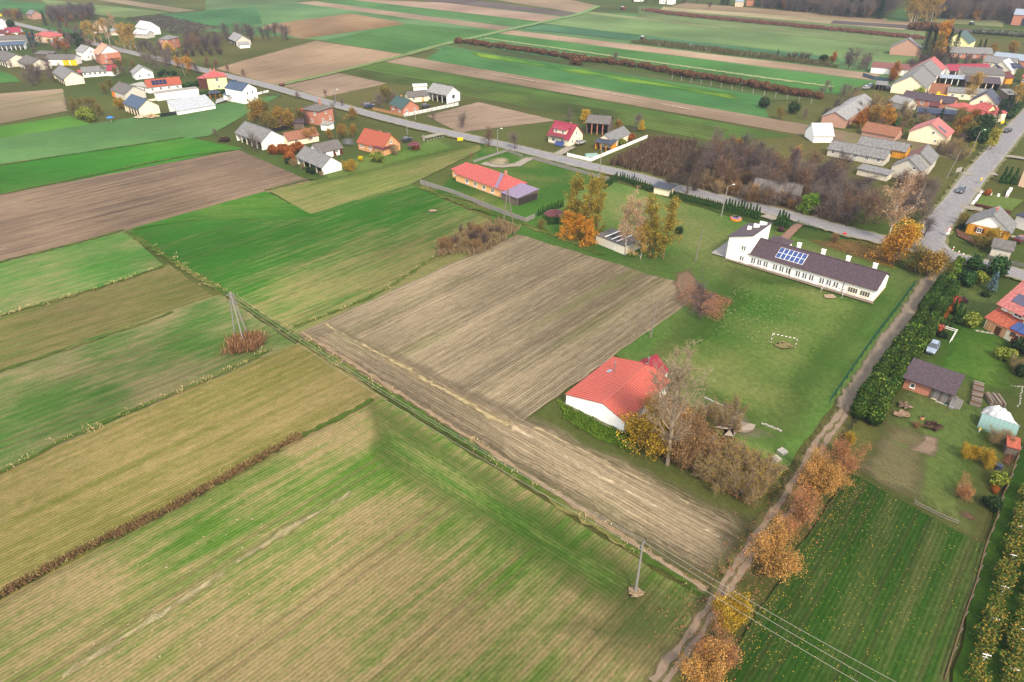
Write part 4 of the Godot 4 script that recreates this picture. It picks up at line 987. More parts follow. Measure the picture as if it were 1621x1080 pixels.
	# yellow house on the corner
	var y: Node3D = house("wooden_house", "ochre wooden house with white gable, grey roof and brown shutters", "house", Vector2(124.35, -158.96), Vector2(129.35, -164.94), 9.2, 2.7, 6.0, "ochre", "eternit", {"win": [["l", 1.6, 0.9, 1.1, 1.3], ["l", 5.8, 0.9, 1.1, 1.3]], "oh": 0.5, "chimney": [[4.0, 4.6, 0.8]]})
	g = Geo.new()
	g.tri(Vector3(-0.03, 2.75, -9.2), Vector3(-0.03, 2.75, 0.0), Vector3(-0.03, 6.0, -4.6))
	obj("gable_board", g, M.white, y)
	for k in [1.05, 2.78, 5.25, 6.98]:
		g = Geo.new()
		g.box(Vector3(-0.05, 0.9, -k - 0.45), Vector3(0.045, 0, 0), Vector3(0, 1.3, 0), Vector3(0, 0, 0.45))
		obj("shutter", g, M.door, y)
	house("garden_shed", "grey-roofed pale plank shed below the ochre wooden house", "shed", Vector2(115.38, -150.94), Vector2(118.62, -148.62), 4.0, 2.3, 3.0, "dirty", "old_eternit", {"roof": "shed"})
	house("white_house", "plain white house with dark roof right of the ochre house", "house", Vector2(132.28, -169.09), Vector2(135.29, -163.05), 12.0, 3.2, 6.0, "white", "navy", {"rz": 0.8, "roof": "hip"})
	house("peach_house", "peach-walled house at the right edge behind three thujas", "house", Vector2(153.63, -200.86), Vector2(156.87, -196.03), 9, 5.6, 8.0, "peach", "tile", {"win": [["l", 1.2, 3.6, 1.1, 1.2], ["l", 1.2, 0.9, 1.1, 1.2]]})
	# garden shed south of the silver car
	var sh: Node3D = house("brick_shed", "brick and plank garden shed with lilac-plum roof", "shed", Vector2(67.79, -96.30), Vector2(73.06, -91.65), 5.4, 2.5, 3.1, "brick", "plum", {"roof": "shed", "oh": 0.6, "win": [["f", 1.0, 0.9, 0.75, 0.9]]})
	g = Geo.new()
	g.box(Vector3(4.2, 0.1, 0.02), Vector3(3.9, 0, 0), Vector3(0, 2.2, 0), Vector3(0, 0, 0.08))
	obj("plank_front", g, M.gray_plank, sh)
	for k in 9:
		g = Geo.new()
		g.box(Vector3(4.25 + k * 0.43, 0.1, 0.101), Vector3(0.36, 0, 0), Vector3(0, 2.15 - 0.06 * (k % 3), 0), Vector3(0, 0, 0.03 + 0.015 * (k % 2)))
		obj("plank", g, M.gray_plank if k % 3 else M.plank, sh)

func gazebo(called: String, label: String, p: Vector2, r: float, roof: String, post: String) -> void:
	var t := thing(called, label, "gazebo", v3(p))
	for k in 6:
		var g := Geo.new()
		g.tube(Vector3(cos(TAU * k / 6), 0, sin(TAU * k / 6)) * r * 0.9, Vector3(cos(TAU * k / 6) * r * 0.9, 2.1, sin(TAU * k / 6) * r * 0.9), 0.08, 0.08, 5)
		obj("post", g, M[post], t)
	var g := Geo.new()
	for k in 6:
		var a = Vector3(cos(TAU * k / 6), 0, sin(TAU * k / 6)) * (r + 0.4)
		var b = Vector3(cos(TAU * (k + 1) / 6), 0, sin(TAU * (k + 1) / 6)) * (r + 0.4)
		g.tri(b + Vector3(0, 2.05, 0), a + Vector3(0, 2.05, 0), Vector3(0, 3.3, 0))
		g.tri(a + Vector3(0, 2.05, 0), b + Vector3(0, 2.05, 0), Vector3(0, 2.0, 0))
	obj("roof", g, M[roof], t)

func houses_west():
	var t: Node3D = house("modern_house", "white modern house with steel-blue roof beside the sage field", "house", Vector2(-125.8, -312.3), Vector2(-120.6, -308.8), 7.5, 5.6, 8.0, "white", "blue", {"wr": 2, "wr2": 2, "wf": 1, "oh": 0.2, "chimney": [[1.5, 3.4, 0.7], [3.0, 4.0, 0.7]], "chm": "blue"})
	mass(t, Vector3(-2.2, 0, 0.0), 5.0, 3.0, 2.6, 3.2, "white", "blue", {"roof": "shed", "wall_name": "porch"})
	mass(t, Vector3(Vector2(-125.8, -312.3).distance_to(Vector2(-120.6, -308.8)), 0, 0), 5.5, 7.5, 5.6, 8.0, "white", "blue", {"oh": 0.2, "wall_name": "wing", "wr": 2, "wr2": 2})
	house("long_shed", "long white shed whose pale grey roof slopes towards the sage field", "shed", Vector2(-137.0, -286.6), Vector2(-125.6, -297.9), 8.5, 1.6, 4.4, "white", "silver", {"roof": "shed", "oh": 0.2})
	house("garden_wall_shed", "long white wall of a low shed behind the pale grey roof", "shed", Vector2(-156.6, -312.3), Vector2(-142.3, -323.2), 4.0, 3.0, 3.2, "white", "concrete", {"roof": "shed", "oh": 0.0})
	house("low_house", "low white house with orange-red roof and dark solar panels", "house", Vector2(-167.2, -327.4), Vector2(-154.9, -334.8), 8.0, 2.7, 5.2, "white", "tile", {"wf": 4, "chimney": [[10.0, 5.0, 0.8]], "solar": [2.2, 0.8, 4, 2, 1.5, 1.4, "panel"]})
	house("yellow_house", "tall yellow house with red hipped roof and a covered balcony", "house", Vector2(-142.0, -334.1), Vector2(-134.5, -338.2), 9.0, 5.4, 7.6, "yellow", "red", {"roof": "hip", "oh": 0.6, "win": [["f", 3.6, 3.6, 1.4, 1.5], ["f", 4.0, 0.6, 1.2, 1.2]], "chimney": [[3.0, 5.0, 1.6], [4.6, 5.0, 1.5]]})
	house("balcony_porch", "brown balcony with red roof on the left of the yellow house", "porch", Vector2(-148.1, -338.2), Vector2(-142.8, -336.1), 5.0, 4.6, 5.2, "door", "red", {"roof": "shed", "oh": 0.4})
	gazebo("gazebo", "small gazebo with dark blue roof and orange sides by the modern house", Vector2(-134.0, -319.7), 2.6, "navy", "orange_paint")
	house("blue_roofed_barn", "cream barn with slate-blue roof and open bays beside a sandy heap", "barn", Vector2(-161.7, -293.5), Vector2(-151.2, -284.1), 8.2, 3.4, 6.2, "cream", "blue", {"open": 5, "post": "cream"})
	house("old_barn", "old barn with weathered grey roof and an orange brick gable", "barn", Vector2(-180.8, -321.0), Vector2(-170.5, -312.3), 9.0, 3.0, 5.6, "dirty", "old_eternit", {"door": [["f", 0.2, 3.0, 2.4, "orange_paint"]]})
	house("white_shed", "low white shed with flat pale roof beside the low red-roofed house", "shed", Vector2(-178.3, -334.8), Vector2(-166.8, -327.4), 5.0, 2.4, 2.6, "white", "stone", {"roof": "shed", "wf": 2})
	house("cream_barn", "cream-gabled barn with grey roof and five open bays below the brick house", "barn", Vector2(-229.3, -360.2), Vector2(-214.7, -343.8), 8.4, 3.2, 6.0, "cream", "eternit", {"open": 5, "post": "dirty"})
	var b: Node3D = house("gabled_house", "brick house with apricot roof and white upper gable", "house", Vector2(-231.7, -405.5), Vector2(-225.1, -398.4), 10.5, 5.4, 9.4, "brick", "apricot", {"wr": 2, "win": [["r", 2.5, 3.6, 1.0, 1.2]], "oh": 0.6, "chimney": [[2.0, 4.0, 0.8]]})
	var l: float = Vector2(-231.7, -405.5).distance_to(Vector2(-225.1, -398.4))
	var g := Geo.new()
	g.tri(Vector3(l + 0.03, 5.5, 0.0), Vector3(l + 0.03, 5.5, -10.5), Vector3(l + 0.03, 9.3, -5.25))
	obj("gable_board", g, M.white, b)
	mass(b, Vector3(l + 0.05, 0, -3.5), 1.6, 6.0, 2.4, 2.6, "brick", "tile", {"roof": "shed", "wall_name": "bay"})
	house("white_house", "white two-storey house with grey roof left of the apricot-roofed house", "house", Vector2(-248.0, -416.5), Vector2(-240.4, -410.3), 8.0, 4.4, 7.0, "white", "light_eternit", {"wr": 2, "wr2": 1})
	house("long_outbuilding", "long low white outbuilding with grey roof and a crimson end", "outbuilding", Vector2(-216.4, -363.1), Vector2(-206.5, -368.1), 6.5, 2.6, 4.4, "white", "eternit", {"wf": 5})
	house("crimson_shed", "shed with bright crimson roof at the end of the low white outbuilding", "shed", Vector2(-205.8, -367.1), Vector2(-202.1, -368.1), 6.5, 2.6, 4.6, "white", "magenta", {})
	house("small_shed", "tiny shed with red roof left of the long low white outbuilding", "shed", Vector2(-219.4, -363.1), Vector2(-217.5, -364.1), 3.5, 2.2, 2.8, "rust", "red", {"roof": "shed"})
	house("machine_shed", "grey-roofed machine shed with two yellow doors", "shed", Vector2(-253.8, -396.1), Vector2(-238.7, -396.1), 7.5, 3.2, 5.0, "white", "old_eternit", {"door": [["f", 9.0, 3.4, 2.8, "sign_yellow"], ["f", 13.0, 3.4, 2.8, "sign_yellow"]]})
	house("open_barn", "long grey-roofed barn with white posts at the left edge", "barn", Vector2(-286.7, -403.1), Vector2(-271.1, -389.3), 11.0, 3.4, 6.0, "pale", "old_eternit", {"open": 5, "post": "white"})
	house("open_barn", "grey-roofed barn with pale gable next to the machine shed", "barn", Vector2(-266.1, -391.5), Vector2(-252.5, -379.5), 10.0, 3.0, 5.4, "pale", "old_eternit", {"open": 5, "post": "white"})
	house("dark_shed", "low dark shed with grey roof behind the yellow-doored machine shed", "shed", Vector2(-274.1, -419.0), Vector2(-263.3, -416.5), 5.0, 2.2, 3.0, "plank", "old_eternit", {"roof": "shed"})
	house("blue_shed", "long shed with blue roof and white bays at the left edge", "shed", Vector2(-312.5, -441.7), Vector2(-297.2, -448.0), 6.5, 2.8, 4.0, "white", "blue", {"roof": "shed", "open": 7, "post": "white"})
	house("grey_shed", "long shed with grey roof just behind the blue-roofed shed", "shed", Vector2(-325.6, -463.7), Vector2(-309.0, -468.3), 7.0, 3.0, 5.0, "dirty", "old_eternit", {})
	house("hipped_house", "cream house with red hipped roof by two blue spruces", "house", Vector2(-309.1, -477.8), Vector2(-292.8, -469.9), 10.0, 3.8, 6.0, "peach", "red", {"roof": "hip", "wf": 3})
	house("pink_roofed_house", "white house with rose-red roof near the left edge", "house", Vector2(-337.7, -494.5), Vector2(-329.6, -498.0), 9.0, 3.2, 5.6, "white", "magenta", {"wf": 3})
	house("maroon_porch_house", "small house with maroon roof at the left edge below the rose-red roof", "house", Vector2(-343.2, -491.1), Vector2(-335.9, -491.1), 7.0, 3.0, 5.0, "white", "maroon", {})
	house("big_white_shed", "big white flat shed cut by the left edge", "shed", Vector2(-369.8, -527.4), Vector2(-362.2, -534.4), 10.0, 4.5, 5.4, "white", "whiteroof", {"roof": "shed"})
	house("brick_shed", "brick shed with grey roof behind rusty bushes", "shed", Vector2(-287.4, -459.1), Vector2(-279.9, -453.2), 7.0, 3.0, 5.0, "brick", "eternit", {})
	house("grey_cottage", "small grey-roofed cottage among bare trees beyond the road at far left", "house", Vector2(-383.9, -594.5), Vector2(-375.3, -587.3), 7.0, 3.6, 6.0, "old_brick", "eternit", {})
	house("plum_roofed_house", "white-gabled house with plum roof behind yellow birches", "house", Vector2(-291.9, -516.0), Vector2(-290.2, -514.1), 9.0, 4.2, 7.6, "white", "plum", {})
	house("metal_shed", "low grey metal shed behind the white birch trunks", "shed", Vector2(-273.0, -505.0), Vector2(-267.5, -506.8), 6.0, 2.6, 3.4, "pale", "skyroof", {"roof": "shed"})
	house("white_hall", "white barn with white sheet roof below the black-rowed field", "barn", Vector2(-260.7, -516.0), Vector2(-248.0, -505.0), 9.0, 4.0, 7.6, "white", "whiteroof", {})
	house("white_annex", "low white-roofed barn in front of the white sheet-roofed barn", "barn", Vector2(-253.1, -495.2), Vector2(-242.0, -491.1), 6.5, 2.6, 4.4, "dirty", "whiteroof", {"wf": 3})
	house("square_brick_house", "square brick house with grey hipped roof among bare trees", "house", Vector2(-215.3, -450.3), Vector2(-208.9, -448.8), 10.0, 5.4, 7.4, "brick", "eternit", {"roof": "hip", "wf": 2, "wf2": 2, "wr2": 1})
	house("white_cottage", "white cottage with grey and pale blue roof", "house", Vector2(-192.1, -364.1), Vector2(-187.6, -357.9), 8.5, 3.0, 5.6, "white", "light_eternit", {"wr": 2, "wf": 1, "oh": 0.5})
	house("farm_shed", "white-gabled farm shed with light grey roof at the field edge", "shed", Vector2(-181.6, -473.0), Vector2(-171.8, -459.1), 9.0, 3.0, 6.0, "dirty", "light_eternit", {"open": 3})
	house("lean_to_shed", "low white lean-to right of the light grey farm shed", "shed", Vector2(-167.3, -451.7), Vector2(-162.0, -454.7), 5.0, 2.0, 2.8, "white", "light_eternit", {"roof": "shed"})

func houses_east():
	house("tent_roofed_barn", "barn with bright white roof above the thicket", "barn", Vector2(108.77, -247.27), Vector2(115.64, -247.27), 8.5, 2.5, 5.8, "white", "whiteroof", {})
	house("long_farm_building", "long low farm building with grey roof and brick end", "barn", Vector2(107.63, -231.69), Vector2(121.51, -220.06), 7.0, 2.4, 4.4, "dirty", "eternit", {"wf": 5})
	house("rear_farm_building", "grey-roofed barn standing behind the long low brick-ended building", "barn", Vector2(120.04, -237.00), Vector2(131.81, -227.42), 7.0, 2.6, 4.4, "ochre", "eternit", {})
	house("low_wall_shed", "low grey shed at the rim of the bare thicket", "shed", Vector2(109.17, -211.58), Vector2(115.53, -205.04), 4.0, 2.0, 2.4, "pale", "eternit", {"roof": "shed"})
	house("old_cottage", "old white cottage with grey roof and two dark gable windows", "house", Vector2(125.04, -204.20), Vector2(129.35, -209.05), 8.4, 3.4, 6.4, "dirty", "eternit", {"win": [["l", 1.8, 3.5, 0.9, 0.9], ["l", 3.9, 1.0, 0.9, 1.0]]})
	house("old_cottage", "old cottage with patched rusty roof behind the white cottage", "house", Vector2(131.85, -211.55), Vector2(138.86, -220.70), 7.6, 3.4, 6.2, "dirty", "eternit", {"roof2": "rust"})
	house("pink_gabled_house", "cream-gabled house with salmon roof and roof panels", "house", Vector2(153.47, -242.51), Vector2(160.3, -250.8), 12.0, 3.4, 7.0, "cream", "pink", {"win": [["l", 4.0, 3.6, 0.9, 1.0], ["l", 2.8, 1.0, 0.8, 0.8]], "solar": [1.5, 1.2, 2, 2, 1.1, 1.6, "panel"], "oh": 0.5})
	house("tile_roofed_barn", "low barn with brown tiled roof beside the ploughed strip", "barn", Vector2(130.5, -257.3), Vector2(138.80, -248.83), 7.0, 1.8, 4.2, "old_brick", "brown", {})
	house("plum_roofed_barn", "long brick barn with plum roof near a white car", "barn", Vector2(169.7, -307.9), Vector2(184.1, -294.5), 8.5, 2.8, 4.6, "brick", "plum", {"wf": 6})
	var t: Node3D = house("great_barn", "great white-gabled barn with long grey roof and a red far end", "barn", Vector2(186.3, -320.8), Vector2(202.5, -342.6), 14.0, 3.6, 8.2, "cream", "eternit", {})
	mass(t, Vector3(Vector2(186.3, -320.8).distance_to(Vector2(202.5, -342.6)) + 0.1, 0, -0.5), 18.0, 13.0, 4.4, 8.8, "cream", "eternit", {"wall_name": "rear_wall"})
	mass(t, Vector3(Vector2(186.3, -320.8).distance_to(Vector2(202.5, -342.6)) + 18.2, 0, -0.5), 11.0, 13.0, 4.4, 8.8, "white", "red", {"wall_name": "far_wall"})
	house("magenta_barn", "open barn with bright magenta roof and dark panels at its end", "barn", Vector2(220.6, -364.1), Vector2(242.8, -366.1), 8.0, 3.2, 5.4, "white", "magenta", {"open": 6, "post": "white", "solar": [26.0, 0.6, 8, 2, 1.6, 1.9, "panel"]})
	house("wide_barn", "wide barn with grey upper roof and plum lower roof", "barn", Vector2(214.6, -338.2), Vector2(227.0, -332.2), 10.0, 3.0, 4.2, "plank", "plum", {"roof": "shed", "open": 5, "post": "cream"})
	house("wide_barn", "grey-roofed rear half of the wide plum-roofed barn", "barn", Vector2(219.4, -350.4), Vector2(236.7, -345.3), 9.0, 4.4, 6.0, "dirty", "old_eternit", {"roof": "shed"})
	house("sky_roofed_shed", "open shed with pale blue roof before the magenta barn", "shed", Vector2(207.1, -347.1), Vector2(217.0, -343.5), 5.5, 3.0, 3.6, "plank", "skyroof", {"roof": "shed", "open": 4, "post": "white"})
	house("tile_barn", "barn with orange-brown tiled roof behind a yellow machine", "barn", Vector2(189.3, -322.4), Vector2(195.2, -318.5), 7.0, 1.6, 5.0, "cream", "brown", {})
	house("low_barn", "long low cream barn with grey roof behind the birch", "barn", Vector2(194.6, -316.9), Vector2(209.3, -311.6), 7.0, 2.9, 4.4, "cream", "eternit", {"wf": 4})
	house("slate_house", "cream-gabled house with slate-blue roof beside the red hipped roof", "house", Vector2(198.1, -287.8), Vector2(205.5, -297.2), 9.5, 4.0, 8.0, "cream", "navy", {"win": [["l", 5.0, 3.8, 1.2, 1.2]]})
	var r: Node3D = house("red_hipped_house", "large cream house with spreading red hipped roof and cream dormer", "house", Vector2(180.7, -283.3), Vector2(185.4, -272.8), 12.0, 3.2, 6.6, "cream", "red", {"roof": "hip", "inset": 5.0, "wf": 3})
	mass(r, Vector3(5.0, 0, -1.8), 5.0, 5.0, 4.6, 6.4, "yellow", "red", {"wall_name": "dormer"})
	mass(r, Vector3(-8.0, 0, -3.0), 8.0, 8.0, 2.8, 4.6, "cream", "red", {"roof": "hip", "wall_name": "wing"})
	house("panel_roof_shed", "low shed whose dark roof is covered with solar panels", "shed", Vector2(163.4, -282.0), Vector2(169.5, -278.9), 6.0, 2.4, 3.2, "plank", "navy", {"roof": "shed", "solar": [0.5, 0.4, 6, 2, 1.7, 1.6, "panel"]})
	house("panel_roof_shed", "small shed with solar panels next to the red hipped house", "shed", Vector2(170.4, -279.5), Vector2(175.7, -277.1), 5.0, 2.4, 3.2, "plank", "navy", {"roof": "shed", "solar": [0.5, 0.4, 5, 2, 1.6, 1.4, "panel"]})
	house("red_shed", "little shed with dark red roof and orange chimney", "shed", Vector2(174.3, -293.8), Vector2(177.0, -291.8), 4.0, 2.4, 3.4, "plank", "maroon", {"chimney": [[3.5, 2.0, 1.2]], "chm": "orange_brick"})
	house("grey_lean_to", "grey-roofed shed in front of the long plum-roofed barn", "shed", Vector2(161.8, -302.6), Vector2(165.1, -294.6), 6.0, 2.4, 4.4, "dirty", "light_eternit", {})
	var b: Node3D = house("brick_barn", "brick-gabled barn with long pale grey roof among rusty trees", "barn", Vector2(127.9, -266.3), Vector2(152.5, -297.2), 9.0, 3.4, 5.6, "old_brick", "light_eternit", {})
	house("glass_house", "long white building with rust-streaked roof at the field end", "barn", Vector2(186.4, -375.3), Vector2(205.7, -364.6), 8.0, 3.0, 4.2, "white", "rust", {"roof": "shed"})
	house("silver_barn", "white-roofed gabled barn behind the wide plum-roofed barn", "barn", Vector2(252.0, -364.6), Vector2(259.7, -372.1), 10.0, 3.0, 7.0, "pale", "whiteroof", {})
	house("cream_stable", "cream stable with grey roof and dark openings", "stable", Vector2(253.1, -390.3), Vector2(264.0, -380.8), 9.0, 3.0, 5.4, "cream", "eternit", {"wf": 6})
	house("sky_roofed_barn", "long brick barn with pale blue roof cut by the right edge", "barn", Vector2(265.2, -402.0), Vector2(280.9, -388.2), 9.0, 3.0, 5.4, "brick", "skyroof", {})
	house("long_grey_barn", "long low brick barn with grey roof below the yellow house", "barn", Vector2(250.8, -418.5), Vector2(272.3, -413.8), 10.0, 2.8, 5.4, "brick", "eternit", {"wf": 6})
	house("yellow_gabled_house", "yellow gabled house with dark green roof beside conifers", "house", Vector2(273.4, -440.5), Vector2(285.5, -454.5), 14.0, 4.4, 9.4, "yellow", "green", {"wl": 3, "wl2": 2})
	house("lone_brick_barn", "lone brick-gabled barn beside the dark conifers", "barn", Vector2(235.9, -422.4), Vector2(240.0, -429.3), 16.0, 4.0, 9.0, "old_brick", "eternit", {})
	house("hangar", "brick-red hangar with blue-grey roof and dark gate at the right edge", "hangar", Vector2(372.3, -557.6), Vector2(383.7, -549.6), 20.0, 7.0, 10.0, "brick", "skyroof", {"door": [["f", 6.0, 10.0, 5.0, "navy"]]})
	house("orange_cottage", "orange-walled cottage with red roof at the right edge", "house", Vector2(247.8, -348.9), Vector2(250.8, -345.3), 8.0, 3.2, 5.4, "ochre", "red", {"wf": 3})
	house("dark_carport", "dark timber carport with sloping grey roof near a birch", "carport", Vector2(217.5, -310.8), Vector2(221.7, -310.8), 6.0, 3.0, 4.0, "plank", "eternit", {"roof": "shed", "open": 2})
	house("wooden_cottage", "small ochre cottage half hidden behind the silver-roofed barn", "house", Vector2(239.0, -347.1), Vector2(243.0, -348.0), 7.0, 3.0, 5.0, "ochre", "maroon", {})

func houses_far():
	house("far_cottage", "small far house with pale green roof beside the wood", "house", Vector2(199.6, -677.7), Vector2(205.9, -675.2), 8.0, 4.0, 6.5, "peach", "skyroof", {"wf": 2})
	house("far_house", "far white house left of the wood, first of the pair", "house", Vector2(136.0, -700.3), Vector2(141.0, -697.7), 9.0, 5.0, 8.0, "white", "silver", {"wf": 2})
	house("far_house", "far white house with grey roof, second of the pair left of the wood", "house", Vector2(141.9, -695.2), Vector2(147.1, -692.6), 9.0, 4.0, 7.0, "white", "whiteroof", {})
	house("far_house", "far white house at the top edge above the tractor", "house", Vector2(115.5, -719.0), Vector2(122.4, -716.2), 10.0, 5.0, 8.0, "white", "eternit", {})
	house("far_house", "far brick house right of the pale green roofed one", "house", Vector2(211.1, -682.6), Vector2(216.0, -680.1), 9.0, 5.0, 8.0, "brick", "eternit", {})


var KIND := {}      # kind -> list of [trunk mesh or null, crown mesh, height it was built at]

func rv() -> Vector3:
	return Vector3(rng.randf_range(-1, 1), rng.randf_range(-1, 1), rng.randf_range(-1, 1))

func pick(a: Array) -> Color:
	var c: Color = a[rng.randi() % a.size()]
	var w = rng.randf_range(0.95, 1.35)      # leaves shade one another
	return Color(c.r * w, c.g * w, c.b * w)

# limbs and twigs; the first levels are round, the finest twigs flat slivers
func grow(tr: Geo, tw: Geo, tips: Array, p: Vector3, d: Vector3, l: float, r: float, lvl: int, s: Dictionary) -> void:
	var segs = 4 if lvl == 0 else (3 if lvl == 1 else 2)
	var kids: int = s.kids[lvl] if lvl < s.kids.size() else 0
	var made = 0
	var col: Color = s.bark if lvl < 2 else s.twig
	var c0 = col
	for i in segs:
		var bend = 0.06 if lvl == 0 else 0.22
		d = (d + rv() * bend + Vector3.UP * s.get("up", 0.1) * (0.0 if lvl == 0 else 1.0)).normalized()
		var q = p + d * l / segs
		var r1 = r * (1.0 - 0.62 * (i + 1) / segs) / (1.0 - 0.62 * i / segs)
		var w = rng.randf_range(0.95, 1.35)
		col = Color(c0.r * w, c0.g * w, c0.b * w)
		if lvl < 2: tr.tube(p, q, r, r1, 6 if lvl == 0 else 4, col)
		elif lvl == 2: tw.tube(p, q, r, r1, 3, col)
		else:
			var side = d.cross(rv()).normalized() * r
			tw.quad(p - side, p + side, q + side * 0.5, q - side * 0.5, col)
		var f = float(i + 1) / segs
		var want = int(round(kids * clampf((f - s.get("clear", 0.25)) / (1.0 - s.get("clear", 0.25)), 0.0, 1.0))) if lvl == 0 else int(round(kids * f))
		while made < want:
			made += 1
			var at = q.lerp(p, rng.randf())
			var axis = d.cross(rv()).normalized()
			var e = d.rotated(axis, s.get("spread", 0.8) * rng.randf_range(0.7, 1.25) * (1.0 if lvl > 0 else lerpf(1.25, 0.55, f)))
			var len_ = l * s.get("len", 0.5) * rng.randf_range(0.7, 1.2) * (1.0 if lvl > 0 else lerpf(1.1, 0.7, f))
			grow(tr, tw, tips, at, e, len_, maxf(r1 * 0.55, s.get("fine", 0.018)), lvl + 1, s)
		p = q
		r = r1
	if lvl >= s.kids.size() - 1: tips.append(p)

func leaves(g: Geo, at: Vector3, n: int, spread: float, size: float, pal: Array) -> void:
	var tone = rng.randf_range(0.75, 1.2)
	var main = pick(pal)
	for k in n:
		var c = pick(pal).lerp(main, 0.55)
		g.flake(at + rv() * spread, rv() + Vector3.UP * 0.5, size * rng.randf_range(0.6, 1.25), Color(c.r * tone, c.g * tone, c.b * tone), rng.randf() * TAU)

func stem_tree(kind: String, h: float, n: int, s: Dictionary, leaf := {}) -> void:
	KIND[kind] = []
	for k in n:
		var tr := Geo.new()
		var tw := Geo.new()
		var tips := []
		for m in s.get("stems", 1):
			var d = Vector3.UP if s.get("stems", 1) == 1 else (Vector3.UP + Vector3(rv().x, 0, rv().z) * 0.55).normalized()
			grow(tr, tw, tips, Vector3(rv().x, 0, rv().z) * (0.0 if s.get("stems", 1) == 1 else h * 0.1), d, h * s.get("bole", 0.72), h * s.get("girth", 0.022), 0, s)
		if leaf:
			for t in tips: 
				if rng.randf() < leaf.get("share", 1.0): leaves(tw, t, leaf.n, leaf.r, leaf.s, leaf.pal)
		KIND[kind].append([tr.mesh(), tw.mesh(), h])

func conifer(kind: String, h: float, n: int, pal: Array, o := {}) -> void:
	KIND[kind] = []
	for k in n:
		var tr := Geo.new()
		var g := Geo.new()
		tr.tube(Vector3.ZERO, Vector3(0, h * 0.96, 0), h * 0.018, 0.02, 6, o.get("bark", px(96, 78, 66)))
		var rr: float = h * o.get("r", 0.2)
		var from: float = o.get("from", 0.06)
		var count: int = o.get("n", 90)
		for i in count:
			var f = from + (1.0 - from) * pow(float(i) / count, 0.85)
			var reach = rr * pow(1.0 - f, o.get("taper", 0.75)) * rng.randf_range(0.65, 1.15) + 0.15
			var az = i * 2.4 + rng.randf() * 0.5
			var dir = Vector3(cos(az), o.get("droop", -0.12), sin(az))
			var tone = rng.randf_range(0.72, 1.22)
			var root_ = Vector3(0, h * f, 0)
			if reach > 0.8 and o.get("limbs", true): tr.tube(root_, root_ + dir * reach * 0.8, 0.05, 0.015, 3, o.get("bark", px(96, 78, 66)))
			for m in o.get("tufts", 9):
				var a = sqrt(rng.randf())
				var c = pick(pal)
				g.flake(root_ + dir * reach * a + rv() * reach * 0.16 + Vector3(0, rv().y * 0.25, 0), Vector3(rv().x * 0.5, 1, rv().z * 0.5), o.get("size", 0.5) * rng.randf_range(0.6, 1.2), Color(c.r * tone, c.g * tone, c.b * tone), rng.randf() * TAU, 1.4)
		KIND[kind].append([tr.mesh(), g.mesh(), h])

# dense shrubs and clipped plants: a dark lumpy heart with leaves all over it
func shrub(kind: String, h: float, w: float, n: int, pal: Array, o := {}) -> void:
	KIND[kind] = []
	for k in n:
		var g := Geo.new()
		var lumps: int = o.get("lumps", 6)
		for i in lumps:
			var mid = Vector3(rv().x * w * 0.26, h * rng.randf_range(0.3, 0.62), rv().z * w * 0.26) if lumps > 1 else Vector3(0, h * 0.48, 0)
			var r = Vector3(w * 0.27, h * 0.36, w * 0.27) if lumps > 1 else Vector3(w * 0.44, h * 0.5, w * 0.44)
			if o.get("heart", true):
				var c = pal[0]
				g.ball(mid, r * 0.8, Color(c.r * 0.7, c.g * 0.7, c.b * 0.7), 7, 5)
			for m in o.get("n", 90):
				var d = rv().normalized()
				if o.get("cone", false):
					var f = pow(rng.randf(), 1.25)
					var az = rng.randf() * TAU
					var rad = w * 0.5 * (1.0 - f * 0.95) * (1.0 if f > 0.12 else 0.8)
					mid = Vector3(0, h * f, 0)
					var q = mid + Vector3(cos(az), 0, sin(az)) * rad * rng.randf_range(0.75, 1.05)
					g.flake(q, Vector3(cos(az), 0.35, sin(az)) + rv() * 0.4, o.get("size", 0.3) * rng.randf_range(0.6, 1.2), pick(pal), rng.randf() * TAU, 1.5)
				else:
					g.flake(mid + d * r * rng.randf_range(0.8, 1.15), d + rv() * 0.6, o.get("size", 0.3) * rng.randf_range(0.6, 1.25), pick(pal), rng.randf() * TAU, 1.2)
		KIND[kind].append([null, g.mesh(), h])

